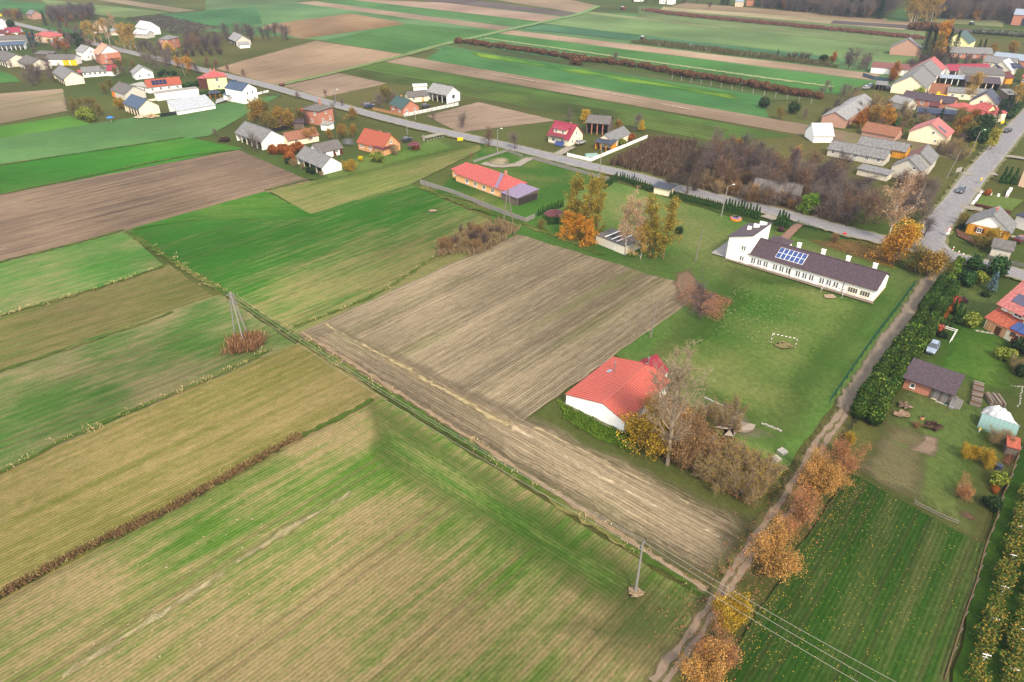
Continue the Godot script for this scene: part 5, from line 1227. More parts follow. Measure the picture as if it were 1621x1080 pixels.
func make_kinds():
	var gray = {"bark": px(122, 114, 106), "twig": px(118, 106, 98)}
	var base = {"kids": [11, 6, 5, 6], "spread": 0.95, "len": 0.62, "up": 0.06, "clear": 0.2, "fine": 0.022, "bole": 0.58}
	stem_tree("bare", 10.0, 3, base.merged({"bark": px(112, 102, 96), "twig": px(126, 114, 108)}))
	stem_tree("dark_bare", 10.0, 3, base.merged({"bark": px(92, 82, 80), "twig": px(104, 93, 94), "kids": [12, 6, 5, 6], "fine": 0.024}))
	stem_tree("rusty_bare", 10.0, 2, base.merged({"bark": px(114, 100, 92), "twig": px(128, 108, 96)}), {"n": 2, "r": 0.4, "s": 0.2, "share": 0.25, "pal": [px(150, 112, 84), px(132, 106, 84)]})
	stem_tree("olive_bare", 9.0, 2, base.merged({"bark": px(110, 104, 90), "twig": px(118, 110, 84)}), {"n": 3, "r": 0.45, "s": 0.22, "share": 0.5, "pal": [px(140, 128, 66), px(122, 116, 68), px(160, 138, 66)]})
	stem_tree("great_lime", 16.5, 1, {"kids": [15, 7, 6, 7], "spread": 1.0, "len": 0.66, "up": 0.05, "bole": 0.58, "clear": 0.3, "fine": 0.028, "girth": 0.03, "bark": px(104, 96, 90), "twig": px(92, 82, 78)})
	stem_tree("tall_poplar", 19.0, 1, {"kids": [22, 8, 7, 7], "spread": 0.8, "len": 0.44, "up": 0.2, "clear": 0.2, "fine": 0.024, "girth": 0.017, "bole": 0.9, "bark": px(178, 162, 144), "twig": px(168, 150, 128)})
	stem_tree("birch_bare", 12.0, 2, {"kids": [18, 6, 6, 6], "spread": 0.75, "len": 0.42, "up": 0.02, "clear": 0.25, "girth": 0.012, "bole": 0.92, "bark": px(220, 212, 202), "twig": px(190, 164, 142)}, {"n": 2, "r": 0.35, "s": 0.16, "share": 0.5, "pal": [px(200, 166, 128), px(186, 150, 116)]})
	stem_tree("birch_gold", 12.0, 2, {"kids": [16, 5, 5, 4], "spread": 0.75, "len": 0.42, "up": 0.0, "clear": 0.2, "girth": 0.012, "bole": 0.92, "bark": px(206, 196, 184), "twig": px(160, 136, 104)}, {"n": 3, "r": 0.4, "s": 0.24, "pal": [px(196, 162, 92), px(178, 150, 90), px(206, 170, 80)]})
	var leafy = {"kids": [11, 6, 6], "spread": 0.95, "len": 0.58, "bole": 0.6, "up": 0.05, "clear": 0.2, "fine": 0.03, "bark": px(104, 92, 82), "twig": px(116, 98, 82)}
	var gold = [px(214, 156, 64), px(196, 138, 56), px(182, 128, 56), px(220, 168, 80)]
	stem_tree("gold_tree", 9.0, 2, leafy, {"n": 9, "r": 0.6, "s": 0.26, "share": 0.8, "pal": gold})
	stem_tree("yellow_tree", 9.0, 2, leafy, {"n": 8, "r": 0.6, "s": 0.34, "pal": [px(214, 176, 60), px(196, 164, 70), px(226, 188, 66)]})
	stem_tree("russet_tree", 9.0, 2, leafy, {"n": 7, "r": 0.62, "s": 0.34, "pal": [px(172, 112, 60), px(150, 98, 60), px(188, 128, 62)]})
	stem_tree("green_tree", 7.0, 1, leafy.merged({"spread": 0.6}), {"n": 12, "r": 0.55, "s": 0.32, "pal": [px(112, 148, 56), px(96, 132, 50), px(130, 160, 64)]})
	stem_tree("ochre_tree", 8.0, 2, leafy, {"n": 7, "r": 0.6, "s": 0.32, "pal": [px(166, 132, 70), px(142, 116, 66), px(176, 144, 70)]})
	var shrubby = {"stems": 6, "kids": [9, 6, 4], "spread": 0.6, "len": 0.55, "up": 0.1, "clear": 0.05, "bole": 0.8, "girth": 0.014, "fine": 0.02, "bark": px(136, 116, 98), "twig": px(152, 128, 102)}
	stem_tree("amber_shrub", 5.0, 2, shrubby, {"n": 9, "r": 0.45, "s": 0.15, "share": 0.75, "pal": [px(206, 160, 84), px(190, 148, 80), px(172, 140, 96), px(196, 136, 80)]})
	stem_tree("flame_shrub", 5.0, 2, shrubby, {"n": 7, "r": 0.45, "s": 0.14, "share": 0.5, "pal": [px(200, 126, 78), px(184, 134, 92), px(164, 128, 98)]})
	stem_tree("yellow_shrub", 4.5, 2, shrubby, {"n": 9, "r": 0.42, "s": 0.17, "share": 0.75, "pal": [px(194, 156, 52), px(170, 138, 52), px(150, 130, 56), px(206, 172, 60)]})
	stem_tree("brown_shrub", 4.5, 2, shrubby, {"n": 7, "r": 0.42, "s": 0.14, "share": 0.7, "pal": [px(152, 122, 90), px(126, 100, 74), px(160, 128, 86)]})
	stem_tree("twig_shrub", 4.0, 3, shrubby.merged({"kids": [8, 6, 6], "bark": px(140, 126, 114), "twig": px(154, 138, 124)}, true), {"n": 4, "r": 0.4, "s": 0.11, "share": 0.3, "pal": [px(178, 154, 62), px(150, 126, 84)]})
	stem_tree("dark_shrub", 4.0, 2, shrubby.merged({"kids": [8, 6, 6], "bark": px(96, 86, 84), "twig": px(104, 90, 86)}, true))
	stem_tree("willow", 9.0, 1, {"kids": [12, 6, 4], "spread": 0.95, "len": 0.45, "up": 0.0, "clear": 0.3, "bark": px(110, 98, 80), "twig": px(140, 128, 70)}, {"n": 8, "r": 0.6, "s": 0.35, "pal": [px(172, 164, 68), px(156, 152, 66), px(184, 172, 76)]})
	conifer("spruce", 12.0, 2, [px(58, 82, 64), px(50, 72, 58), px(70, 94, 70)], {"n": 120, "r": 0.2})
	conifer("blue_spruce", 8.0, 1, [px(96, 122, 132), px(84, 110, 122), px(110, 134, 140)], {"n": 110, "r": 0.26, "size": 0.42})
	var feather = {"kids": [34, 6, 4], "spread": 1.15, "len": 0.27, "up": 0.0, "clear": 0.12, "bole": 0.97, "girth": 0.014, "fine": 0.02, "bark": px(128, 108, 90), "twig": px(140, 122, 80)}
	stem_tree("larch", 15.0, 3, feather, {"n": 7, "r": 0.5, "s": 0.27, "share": 0.9, "pal": [px(168, 148, 66), px(146, 136, 62), px(180, 148, 60), px(132, 126, 64)]})
	stem_tree("gold_larch", 9.0, 2, feather.merged({"len": 0.36, "kids": [24, 6, 4]}, true), {"n": 7, "r": 0.5, "s": 0.27, "pal": [px(222, 152, 56), px(204, 138, 52), px(232, 166, 62), px(190, 136, 60)]})
	shrub("thuja", 2.6, 1.0, 3, [px(56, 84, 44), px(46, 72, 40), px(70, 98, 50)], {"lumps": 1, "n": 330, "cone": true, "size": 0.26, "heart": false})
	shrub("round_conifer", 4.2, 4.4, 2, [px(58, 90, 52), px(50, 78, 48), px(76, 106, 60)], {"n": 170, "size": 0.34})
	shrub("dark_bush", 3.0, 3.4, 2, [px(56, 78, 48), px(48, 66, 44), px(72, 90, 52)], {"n": 120, "size": 0.3})
	shrub("lime_bush", 2.6, 3.0, 2, [px(132, 146, 62), px(116, 132, 58), px(150, 156, 70)], {"n": 120, "size": 0.28})
	shrub("yellow_bush", 2.4, 2.6, 1, [px(226, 206, 40), px(208, 186, 44)], {"n": 120, "size": 0.28})
	shrub("orange_bush", 3.4, 4.2, 2, [px(168, 100, 52), px(146, 88, 52), px(186, 116, 60)], {"n": 150, "size": 0.3})
	shrub("red_bush", 2.2, 2.4, 1, [px(176, 92, 74), px(152, 82, 70)], {"n": 110, "size": 0.26})
	shrub("purple_bush", 1.8, 2.2, 1, [px(88, 66, 72), px(104, 76, 78)], {"n": 100, "size": 0.24})
	shrub("hedge_bush", 4.0, 6.0, 3, [px(128, 94, 70), px(112, 86, 68), px(142, 102, 70), px(104, 84, 70)], {"n": 120, "size": 0.5})

func plant(kind: String, p: Vector2, h: float, label: String, group := "", called := "", category := "") -> Node3D:
	var v: Array = KIND[kind][rng.randi() % KIND[kind].size()]
	var is_tree = v[0] != null and not kind.ends_with("shrub")
	var nm = called if called else ({"bare": "bare_tree", "dark_bare": "bare_tree", "rusty_bare": "small_bare_tree", "olive_bare": "small_bare_tree"}.get(kind, "autumn_tree") if is_tree else "shrub")
	var t := thing(nm, label, category if category else ("tree" if is_tree else "bush"), v3(p), rng.randf() * TAU, group)
	var k: float = h / v[2]
	t.scale = Vector3(k * rng.randf_range(0.92, 1.1), k, k * rng.randf_range(0.92, 1.1))
	if v[0]: obj("trunk" if is_tree else "stems", v[0], M.bark, t)
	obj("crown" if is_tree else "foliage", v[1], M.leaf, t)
	return t

func grove(kinds: Array, c: Array, n: int, h0: float, h1: float, label: String, group: String, called := "", category := "") -> void:
	var nx = maxi(1, int(ceil(sqrt(n * c[0].distance_to(c[1]) / maxf(1.0, c[0].distance_to(c[3]))))))
	var ny = maxi(1, int(ceil(float(n) / nx)))
	var done = 0
	for j in ny:
		for i in nx:
			if done >= n: return
			done += 1
			var u = (i + rng.randf_range(0.1, 0.9)) / nx
			var v = (j + rng.randf_range(0.1, 0.9)) / ny
			var where = ["front", "middle", "back"][int(v * 2.99)] + [" left", " centre", " right"][int(u * 2.99)] if n > 3 else ["left", "middle", "right"][int(u * 2.99)]
			plant(kinds[rng.randi() % kinds.size()], c[0].lerp(c[1], u).lerp(c[3].lerp(c[2], u), v), rng.randf_range(h0, h1), label + ", " + where, group, called, category)

func row(kind: String, pts: Array, n: int, h: float, label: String, group: String, called: String, category: String, jit := 0.06) -> void:
	var cu := Curve2D.new()
	for p in pts: cu.add_point(p)
	for k in n:
		var p = cu.sample_baked(cu.get_baked_length() * (k + 0.5) / n)
		plant(kind, p + Vector2(rng.randf_range(-jit, jit), rng.randf_range(-jit, jit)), h * rng.randf_range(0.88, 1.1), label + ", " + ["left end", "left part", "middle", "right part", "right end"][int(5.0 * k / n)], group, called, category)

# a clipped or overgrown hedge: lumps along a line, leaves over all of them
func hedge(called: String, label: String, pts: Array, w: float, h: float, pal: Array, size := 0.34, dense := 26.0) -> void:
	var p := smooth(pts, 0.9)
	var t := thing(called, label, "hedge", v3(p[0]))
	var g := Geo.new()
	var core := Geo.new()
	for k in p.size():
		for s in [-0.25, 0.25]:
			var d = (p[mini(k + 1, p.size() - 1)] - p[maxi(k - 1, 0)]).normalized()
			var mid = v3(p[k] - p[0] + Vector2(-d.y, d.x) * w * s, h * 0.46) + rv() * 0.18
			var hh = h * (rng.randf_range(0.85, 1.1) + nC.get_noise_2d(p[k].x * 4.0, p[k].y * 4.0 + s * 60.0) * 0.35)
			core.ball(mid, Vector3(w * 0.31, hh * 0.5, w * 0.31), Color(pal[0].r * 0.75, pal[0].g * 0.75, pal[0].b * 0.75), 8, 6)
			var tone = rng.randf_range(0.85, 1.12) + nC.get_noise_2d(p[k].x * 5.0 + 40, p[k].y * 5.0) * 0.4
			for m in int(dense * w):
				var e = rv().normalized()
				e.y = absf(e.y) if rng.randf() < 0.75 else e.y
				var c = pick(pal)
				g.flake(mid + e * Vector3(w * 0.33, hh * 0.53, w * 0.33) * rng.randf_range(0.9, 1.08), e + rv() * 0.5, size * rng.randf_range(0.6, 1.2), Color(c.r * tone, c.g * tone, c.b * tone), rng.randf() * TAU, 1.3)
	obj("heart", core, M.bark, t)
	obj("foliage", g, M.leaf, t)

# what nobody could count: tufts, dry weeds, fallen leaves
func tufts(called: String, label: String, category: String, me: Mesh, m: Material, places: Array, s0: float, s1: float) -> void:
	var mm := MultiMesh.new()
	mm.transform_format = MultiMesh.TRANSFORM_3D
	mm.mesh = me
	mm.instance_count = places.size()
	for k in places.size():
		var b = Basis(Vector3.UP, rng.randf() * TAU).scaled(Vector3.ONE * rng.randf_range(s0, s1))
		mm.set_instance_transform(k, Transform3D(b, v3(places[k], layer)))
	var o := MultiMeshInstance3D.new()
	o.name = numbered(called)
	o.multimesh = mm
	o.material_override = m
	add_child(o)
	tag(o, label, category)
	o.set_meta("kind", "stuff")

func tuft_mesh(n: int, h: float, r: float, pal: Array, wide := 0.05) -> ArrayMesh:
	var g := Geo.new()
	for k in n:
		var p = Vector3(rv().x, 0, rv().z) * r
		var top = p + Vector3(rv().x * 0.5, rng.randf_range(0.6, 1.0), rv().z * 0.5) * h
		var side = Vector3(rv().x, 0, rv().z).normalized() * wide
		g.quad(p - side, p + side, top + side * 0.4, top - side * 0.4, pick(pal))
	return g.mesh()

func along(pts: Array, n: int, w: float) -> Array:
	var cu := Curve2D.new()
	for p in pts: cu.add_point(p)
	var out := []
	for k in n:
		var p = cu.sample_baked(cu.get_baked_length() * rng.randf())
		out.append(p + Vector2(rng.randfn(), rng.randfn()) * w * 0.4)
	return out

func inside(c: Array, n: int, power := 1.0) -> Array:
	var out := []
	for k in n:
		var u = rng.randf()
		var v = pow(rng.randf(), power)
		out.append(c[0].lerp(c[1], u).lerp(c[3].lerp(c[2], u), v))
	return out

func make_plants():
	make_kinds()
	# --- by the hall
	plant("tall_poplar", Vector2(23.27, -76.96), 19.3, "tall bare pale tree standing beside the red-roofed white hall")
	plant("yellow_shrub", Vector2(21.24, -80.34), 6.2, "golden yellow shrub against the corner of the white hall")
	plant("amber_shrub", Vector2(22.57, -83.72), 6.5, "orange shrub touching the roof edge of the white hall")
	plant("brown_shrub", Vector2(24.56, -79.25), 5.5, "brown shrub at the foot of the tall pale tree, nearest the hall")
	grove(["brown_shrub"], [Vector2(23.83, -76.78), Vector2(27.14, -74.75), Vector2(29.59, -82.19), Vector2(26.77, -85.28)], 7, 4.0, 5.4, "brown-leaved shrub in the thicket right of the tall pale tree", "brown shrubs of the thicket")
	grove(["twig_shrub"], [Vector2(26.54, -73.10), Vector2(34.28, -68.43), Vector2(38.21, -73.76), Vector2(30.04, -79.97)], 24, 2.8, 4.4, "grey twiggy shrub with few yellow leaves in the thicket by the track", "twiggy shrubs of the thicket")
	grove(["twig_shrub"], [Vector2(29.56, -85.28), Vector2(36.01, -82.19), Vector2(36.38, -88.94), Vector2(31.84, -90.64)], 6, 2.2, 3.4, "low bare shrub on the rubble behind the hall", "bare shrubs on the rubble")
	for p in [Vector2(18.64, -82.50), Vector2(19.54, -83.33)]: plant("thuja", p, 2.7, "small dark thuja at the white hall's front corner", "two thujas at the hall", "thuja", "thuja")
	# --- trees along the dirt track
	plant("amber_shrub", Vector2(32.29, -57.39), 5.6, "round amber tree alone on the near bend of the dirt track", "", "tree", "tree")
	plant("amber_shrub", Vector2(42.91, -71.11), 5.2, "bright orange tree beside the track, upper one of the row", "", "tree", "tree")
	plant("amber_shrub", Vector2(44.69, -71.62), 4.4, "smaller orange tree leaning to the sown field next to the bright one", "", "tree", "tree")
	plant("flame_shrub", Vector2(39.00, -65.29), 4.8, "brownish orange tree beside the track, above the round amber one", "", "tree", "tree")
	plant("flame_shrub", Vector2(37.07, -64.15), 3.2, "thin brown shrub between the two ruts and the orange trees")
	plant("flame_shrub", Vector2(50.34, -77.88), 3.8, "orange-red shrub at the end of the black fence rail")
	plant("flame_shrub", Vector2(47.25, -74.80), 3.8, "pale brown shrub between the fence rail and the bright orange tree")
	plant("yellow_shrub", Vector2(25.36, -49.65), 4.0, "half-bare yellow shrub under the power lines")
	plant("flame_shrub", Vector2(22.78, -45.90), 3.8, "reddish shrub by the right rut near the bottom edge")
	plant("flame_shrub", Vector2(20.82, -44.23), 3.4, "brown shrub by the right rut at the bottom edge")
	plant("amber_shrub", Vector2(20.44, -42.63), 4.4, "orange shrub cut by the bottom edge beside the track")
	# --- larches and birches
	for k in [[Vector2(15.52, -162.88), 14.5, "olive larch at the left of the group by the ruined shed"], [Vector2(18.49, -159.88), 15.6, "tallest olive larch in the middle of the group by the ruined shed"], [Vector2(21.91, -163.90), 14.0, "olive larch at the right of the group, just left of the ruined shed"]]:
		plant("larch", k[0], k[1], k[2], "", "larch", "larch")
	plant("gold_larch", Vector2(13.90, -159.88), 6.8, "orange larch low at the left front of the larch group", "", "larch", "larch")
	plant("gold_larch", Vector2(18.92, -156.01), 6.6, "orange larch low before the tallest olive larch", "", "larch", "larch")
	plant("gold_larch", Vector2(16.49, -159.88), 6.6, "orange-gold larch between the low orange ones", "", "larch", "larch")
	plant("birch_bare", Vector2(27.38, -150.66), 12.2, "pale birch at the corner of the ruined shed, left of two", "", "birch", "birch")
	plant("birch_bare", Vector2(29.32, -150.93), 13.6, "pale birch right beside the ruined shed, taller of two", "", "birch", "birch")
	plant("larch", Vector2(32.96, -149.86), 14.4, "yellow-green larch right of the birches", "", "larch", "larch")
	plant("larch", Vector2(35.97, -148.70), 14.0, "yellow-green larch at the right end of the birch group", "", "larch", "larch")
	plant("birch_gold", Vector2(30.69, -148.70), 8.0, "thin white-stemmed birch under the yellow-green larches", "", "birch", "birch")
	plant("dark_bush", Vector2(42.88, -163.90), 2.4, "spreading blue-green juniper on the school lawn", "", "juniper", "juniper")
	plant("dark_bare", Vector2(38.41, -121.83), 9.6, "dark bare tree standing in its fallen leaves at the plot corner")
	plant("olive_bare", Vector2(7.56, -167.01), 3.6, "small bare tree left of the brick-red gazebo")
	# --- school front
	row("thuja", [Vector2(33.37, -207.23), Vector2(41.69, -195.12)], 15, 2.6, "dark thuja in the hedge left of the bus shelter", "thujas of the roadside hedge", "thuja", "thuja")
	row("thuja", [Vector2(27.40, -197.18), Vector2(32.78, -206.49)], 9, 2.6, "dark thuja in the short hedge arm by the concrete pole", "thujas of the short hedge arm", "thuja", "thuja")
	row("thuja", [Vector2(46.02, -191.39), Vector2(58.24, -181.57)], 23, 2.2, "low thuja in the hedge between the bus shelter and the lamp post", "low thujas between shelter and lamp", "thuja", "thuja")
	row("thuja", [Vector2(58.94, -180.85), Vector2(66.92, -173.88)], 12, 3.6, "tall thuja in the hedge right of the lamp post", "tall thujas before the school gate", "thuja", "thuja")
	row("thuja", [Vector2(70.08, -170.23), Vector2(72.62, -168.08)], 4, 4.2, "slender thuja by the school path", "thujas by the school path", "thuja", "thuja")
	row("thuja", [Vector2(6.80, -175.81), Vector2(14.62, -183.52)], 12, 2.4, "thuja in the hedge behind the brick-red gazebo", "thujas behind the gazebo", "thuja", "thuja")
	row("thuja", [Vector2(9.34, -169.90), Vector2(12.12, -170.77)], 5, 2.4, "thuja in front of the brick-red gazebo", "thujas before the gazebo", "thuja", "thuja")
	for p in [Vector2(150.44, -203.67), Vector2(151.63, -203.16), Vector2(152.98, -202.39)]: plant("thuja", p, 5.0, "tall dark thuja by the peach-walled house", "three thujas by the peach house", "thuja", "thuja")
	plant("purple_bush", Vector2(69.74, -165.44), 1.6, "round purple bush in the school's flower bed")
	for k in 11: plant("lime_bush", Vector2(67.93, -163.90).lerp(Vector2(68.51, -161.37), k / 10.0) if k < 4 else Vector2(69.54, -160.87).lerp(Vector2(75.07, -169.15), (k - 4) / 6.0), 0.6, "small golden bush edging the school's brick path", "golden bushes edging the school path")
	plant("brown_shrub", Vector2(81.00, -158.41), 2.2, "low brown bush on the grass behind the school")
	plant("gold_tree", Vector2(89.21, -145.24), 12.5, "orange-gold tree behind the far end of the school")
	plant("gold_tree", Vector2(87.76, -147.34), 8.0, "lower orange tree beside the orange-gold one behind the school")
	plant("yellow_tree", Vector2(98.86, -156.22), 7.5, "yellow larch-like tree between the orange-gold tree and the road")
	plant("birch_bare", Vector2(93.84, -157.78), 15.5, "white-limbed bare birch above the orange-gold tree", "", "birch", "birch")
	plant("ochre_tree", Vector2(94.26, -139.22), 8.5, "olive-brown tree at the start of the dirt track")
	plant("olive_bare", Vector2(92.95, -141.85), 8.0, "half-bare tree between the school's end and the dirt track")
	plant("olive_bare", Vector2(97.29, -140.52), 6.5, "small half-bare tree by the mouth of the dirt track")
	plant("dark_bare", Vector2(104.48, -160.97), 7.5, "dark bare tree leaning over the road junction")
	plant("rusty_bare", Vector2(101.72, -159.36), 5.0, "low rusty tree at the road junction")
	# --- the thicket north of the road
	plant("great_lime", Vector2(51.47, -193.11), 16.8, "great dark bare tree with thick trunk at the roadside")
	plant("bare", Vector2(85.13, -172.43), 11.5, "pale-trunked bare tree at the road's edge right of the green tree")
	plant("green_tree", Vector2(81.07, -176.96), 7.0, "bright green tree in the brown thicket by the road")
	plant("gold_tree", Vector2(91.81, -217.35), 8.2, "golden tree in the middle of the grey thicket")
	plant("gold_tree", Vector2(77.21, -230.99), 7.0, "orange tree towards the back of the grey thicket")
	plant("amber_shrub", Vector2(69.27, -190.47), 3.6, "orange shrub at the corner of the derelict house")
	plant("amber_shrub", Vector2(76.96, -186.00), 3.0, "orange shrub before the derelict house wall")
	grove(["dark_bare", "dark_bare", "bare", "rusty_bare"], [Vector2(56.16, -203.55), Vector2(92.12, -182.30), Vector2(105.83, -211.03), Vector2(69.14, -236.47)], 58, 7.5, 12.0, "bare grey tree in the thicket north of the road", "bare trees of the thicket")
	grove(["dark_shrub", "twig_shrub", "brown_shrub"], [Vector2(53.31, -195.12), Vector2(88.33, -172.98), Vector2(100.78, -203.55), Vector2(63.55, -222.30)], 46, 2.5, 4.5, "bare shrub under the trees of the thicket", "undergrowth of the thicket")
	grove(["bare"], [Vector2(65.69, -186.00), Vector2(77.57, -178.71), Vector2(79.25, -183.52), Vector2(67.70, -189.82)], 5, 6.0, 8.0, "slim bare tree along the roadside ditch before the derelict house", "slim roadside trees")
	grove(["rusty_bare", "dark_bare"], [Vector2(112.71, -195.03), Vector2(122.45, -193.93), Vector2(125.94, -203.01), Vector2(115.65, -201.26)], 7, 4.5, 6.5, "bare tree below the old white cottage", "bare trees below the old cottage")
	grove(["bare", "rusty_bare"], [Vector2(100.77, -171.19), Vector2(109.70, -171.19), Vector2(128.40, -197.26), Vector2(119.92, -197.26)], 16, 6.0, 9.0, "bare tree on the corner left of the side road", "bare trees on the road corner")
	grove(["dark_bare", "bare", "rusty_bare"], [Vector2(79.11, -178.12), Vector2(87.77, -167.54), Vector2(110.16, -174.83), Vector2(97.35, -195.12)], 18, 8.0, 11.0, "tall bare tree between the thicket and the road junction", "tall trees by the junction")
	# --- by the road, middle
	for k in [[Vector2(-19.0, -271.1), 6.5, "grey bare tree left in the fallow field above the road"], [Vector2(-8.23, -241.80), 8.5, "reddish bare tree by the road above the yellow board"], [Vector2(0.88, -237.97), 8.5, "bare tree by the road left of the crimson-roofed house"], [Vector2(-95.7, -316.0), 4.0, "small russet tree at the roadside below the tan fields"], [Vector2(-84.4, -321.0), 3.8, "small leafless tree in the little tan field"], [Vector2(-31.8, -279.5), 4.5, "thin bare tree right of the white picket fence, lower one"], [Vector2(-19.0, -266.4), 6.5, "bare tree standing in the fallow field near the road"]]:
		plant("rusty_bare" if k[2].contains("r") and k[1] < 4.1 or k[2].contains("reddish") else "bare", k[0], k[1], k[2])
	grove(["bare", "olive_bare"], [Vector2(-57.1, -297.9), Vector2(-48.7, -295.1), Vector2(-51.1, -312.3), Vector2(-58.8, -312.3)], 4, 6.5, 8.5, "bushy bare tree beside the green-roofed brick cottage", "bare trees by the green-roofed cottage")
	grove(["bare"], [Vector2(-77.8, -303.5), Vector2(-71.4, -299.3), Vector2(-72.9, -306.4), Vector2(-77.7, -309.4)], 2, 4.0, 5.0, "small bare roadside tree by the street lamp", "small trees by the lamp")
	grove(["olive_bare", "ochre_tree"], [Vector2(-99.6, -267.6), Vector2(-80.1, -263.0), Vector2(-84.4, -279.5), Vector2(-103.2, -284.6)], 7, 7.5, 10.5, "olive-grey tree left of the awning brick house", "olive trees left of the awning house")
	for k in [[Vector2(-62.8, -252.2), 6.0, "broad olive-gold tree between the stable and the brick house"], [Vector2(-58.8, -255.4), 5.0, "olive-gold tree left of the tiled house"], [Vector2(-64.2, -279.5), 6.0, "ochre tree right of the brick house by the road"], [Vector2(-66.9, -252.2), 4.2, "golden shrub under the brick house"]]:
		plant("ochre_tree", k[0], k[1], k[2])
	plant("bare", Vector2(-89.57, -236.10), 8.5, "bare tree standing before the large white barn")
	plant("amber_shrub", Vector2(-73.39, -248.13), 4.6, "orange shrub hiding the tiled outbuilding")
	for k in [[Vector2(-81.73, -233.70), "left"], [Vector2(-78.46, -233.70), "second"], [Vector2(-75.20, -233.70), "third"], [Vector2(-74.12, -224.85), "front"], [Vector2(-73.72, -237.41), "rightmost"]]:
		plant("orange_bush", k[0], 3.6, "rust-orange bush by the near barn, %s one of the cluster" % k[1])
	plant("yellow_bush", Vector2(-50.15, -224.85), 2.2, "bright yellow bush on the lawn before the tiled house")
	plant("yellow_shrub", Vector2(-51.85, -214.94), 3.2, "yellowish shrub right of the near barn's white gable")
	plant("lime_bush", Vector2(-44.74, -224.00), 4.0, "olive bush before the tiled house")
	plant("twig_shrub", Vector2(-40.11, -231.89), 3.5, "bare shrub before the maroon porch")
	plant("orange_bush", Vector2(-33.47, -237.41), 2.0, "orange bush before the maroon-roofed garden gazebo")
	grove(["twig_shrub", "dark_bush"], [Vector2(-76.24, -224.00), Vector2(-59.34, -207.98), Vector2(-60.43, -212.58), Vector2(-74.57, -227.45)], 8, 1.6, 2.6, "low weedy bush along the near barn's open side", "weedy bushes by the near barn")
	for k in [["bare", Vector2(23.1, -275.8), 6.0, "bare tree behind the crimson-roofed house"], ["yellow_tree", Vector2(29.0, -275.8), 5.5, "yellow tree left of the field barn"], ["ochre_tree", Vector2(40.3, -264.1), 5.0, "olive-yellow tree right of the field barn"], ["bare", Vector2(47.6, -264.1), 8.5, "broad bare tree behind the cream garage"], ["yellow_tree", Vector2(48.9, -263.0), 4.6, "yellow tree beneath the broad bare tree"], ["lime_bush", Vector2(39.28, -243.16), 3.0, "olive bush along the cream garage wall"], ["orange_bush", Vector2(43.4, -250.2), 2.6, "rusty bush at the end of the cream garage"]]:
		plant(k[0], k[1], k[2], k[3])
	# brush heap in the plot and dry weeds north of the road
	grove(["dark_shrub", "dark_shrub", "brown_shrub", "twig_shrub"], [Vector2(-19.26, -151.83), Vector2(-8.56, -152.75), Vector2(0.74, -165.44), Vector2(-11.69, -167.54)], 26, 2.0, 3.4, "tangled brown shrub in the overgrown patch between the two fields", "shrubs of the overgrown patch")
	# --- far west village
	grove(["dark_bare", "dark_bare", "bare"], [Vector2(-351.6, -564.5), Vector2(-324.5, -584.9), Vector2(-345.1, -622.3), Vector2(-368.4, -596.9)], 30, 9.0, 14.0, "dark bare tree in the wood strip behind the far village", "dark trees behind the far village")
	grove(["gold_tree", "russet_tree"], [Vector2(-345.0, -564.5), Vector2(-330.7, -592.1), Vector2(-337.7, -601.8), Vector2(-351.4, -578.0)], 5, 5.0, 7.0, "orange-tinged tree before the dark wood strip", "orange trees by the wood strip")
	grove(["dark_bare", "rusty_bare"], [Vector2(-400.6, -587.3), Vector2(-367.7, -564.5), Vector2(-388.5, -596.9), Vector2(-418.8, -617.0)], 6, 8.0, 11.0, "bare tree along the road at the far left corner", "bare trees at the far left corner")
	plant("ochre_tree", Vector2(-383.5, -582.6), 9.0, "ochre tree by the road at the far left corner")
	plant("spruce", Vector2(-345.9, -553.7), 10.0, "dark spruce before the wood strip of the far village", "", "spruce", "spruce")
	plant("dark_bush", Vector2(-365.2, -543.3), 6.0, "dark round tree beside the big white shed")
	plant("blue_spruce", Vector2(-299.7, -458.5), 9.0, "blue-green spruce left of the red hipped house's maroon tree", "", "spruce", "spruce")
	plant("blue_spruce", Vector2(-298.8, -462.1), 9.5, "pale blue spruce next to the blue-green one", "", "spruce", "spruce")
	plant("rusty_bare", Vector2(-294.5, -460.6), 8.0, "maroon bare tree right of the pale blue spruce")
	grove(["orange_bush"], [Vector2(-330.6, -484.4), Vector2(-315.6, -484.4), Vector2(-321.1, -494.5), Vector2(-336.4, -494.5)], 6, 3.0, 4.5, "orange bush behind the grey and blue sheds", "orange bushes behind the sheds")
	grove(["russet_tree", "rusty_bare"], [Vector2(-273.5, -433.5), Vector2(-266.9, -444.5), Vector2(-280.4, -468.3), Vector2(-284.0, -462.1)], 7, 5.0, 7.5, "russet tree by the brick shed with grey roof", "russet trees by the brick shed")
	grove(["dark_bush", "dark_bare"], [Vector2(-297.3, -487.7), Vector2(-258.8, -444.5), Vector2(-275.7, -474.6), Vector2(-306.8, -508.6)], 9, 4.0, 7.0, "dark tree in the gardens left of the apricot-roofed house", "dark garden trees")
	for k in [[Vector2(-272.1, -474.6), "left"], [Vector2(-264.8, -468.3), "middle"], [Vector2(-261.9, -471.4), "right"], [Vector2(-267.6, -487.7), "rear"]]:
		plant("birch_gold", k[0], 11.5, "yellow birch behind the apricot-roofed house, %s one" % k[1], "", "birch", "birch")
	plant("birch_bare", Vector2(-252.2, -462.1), 13.0, "white bare birch right of the yellow birches", "", "birch", "birch")
	plant("birch_bare", Vector2(-274.5, -512.3), 12.0, "white bare birch by the low grey metal shed", "", "birch", "birch")
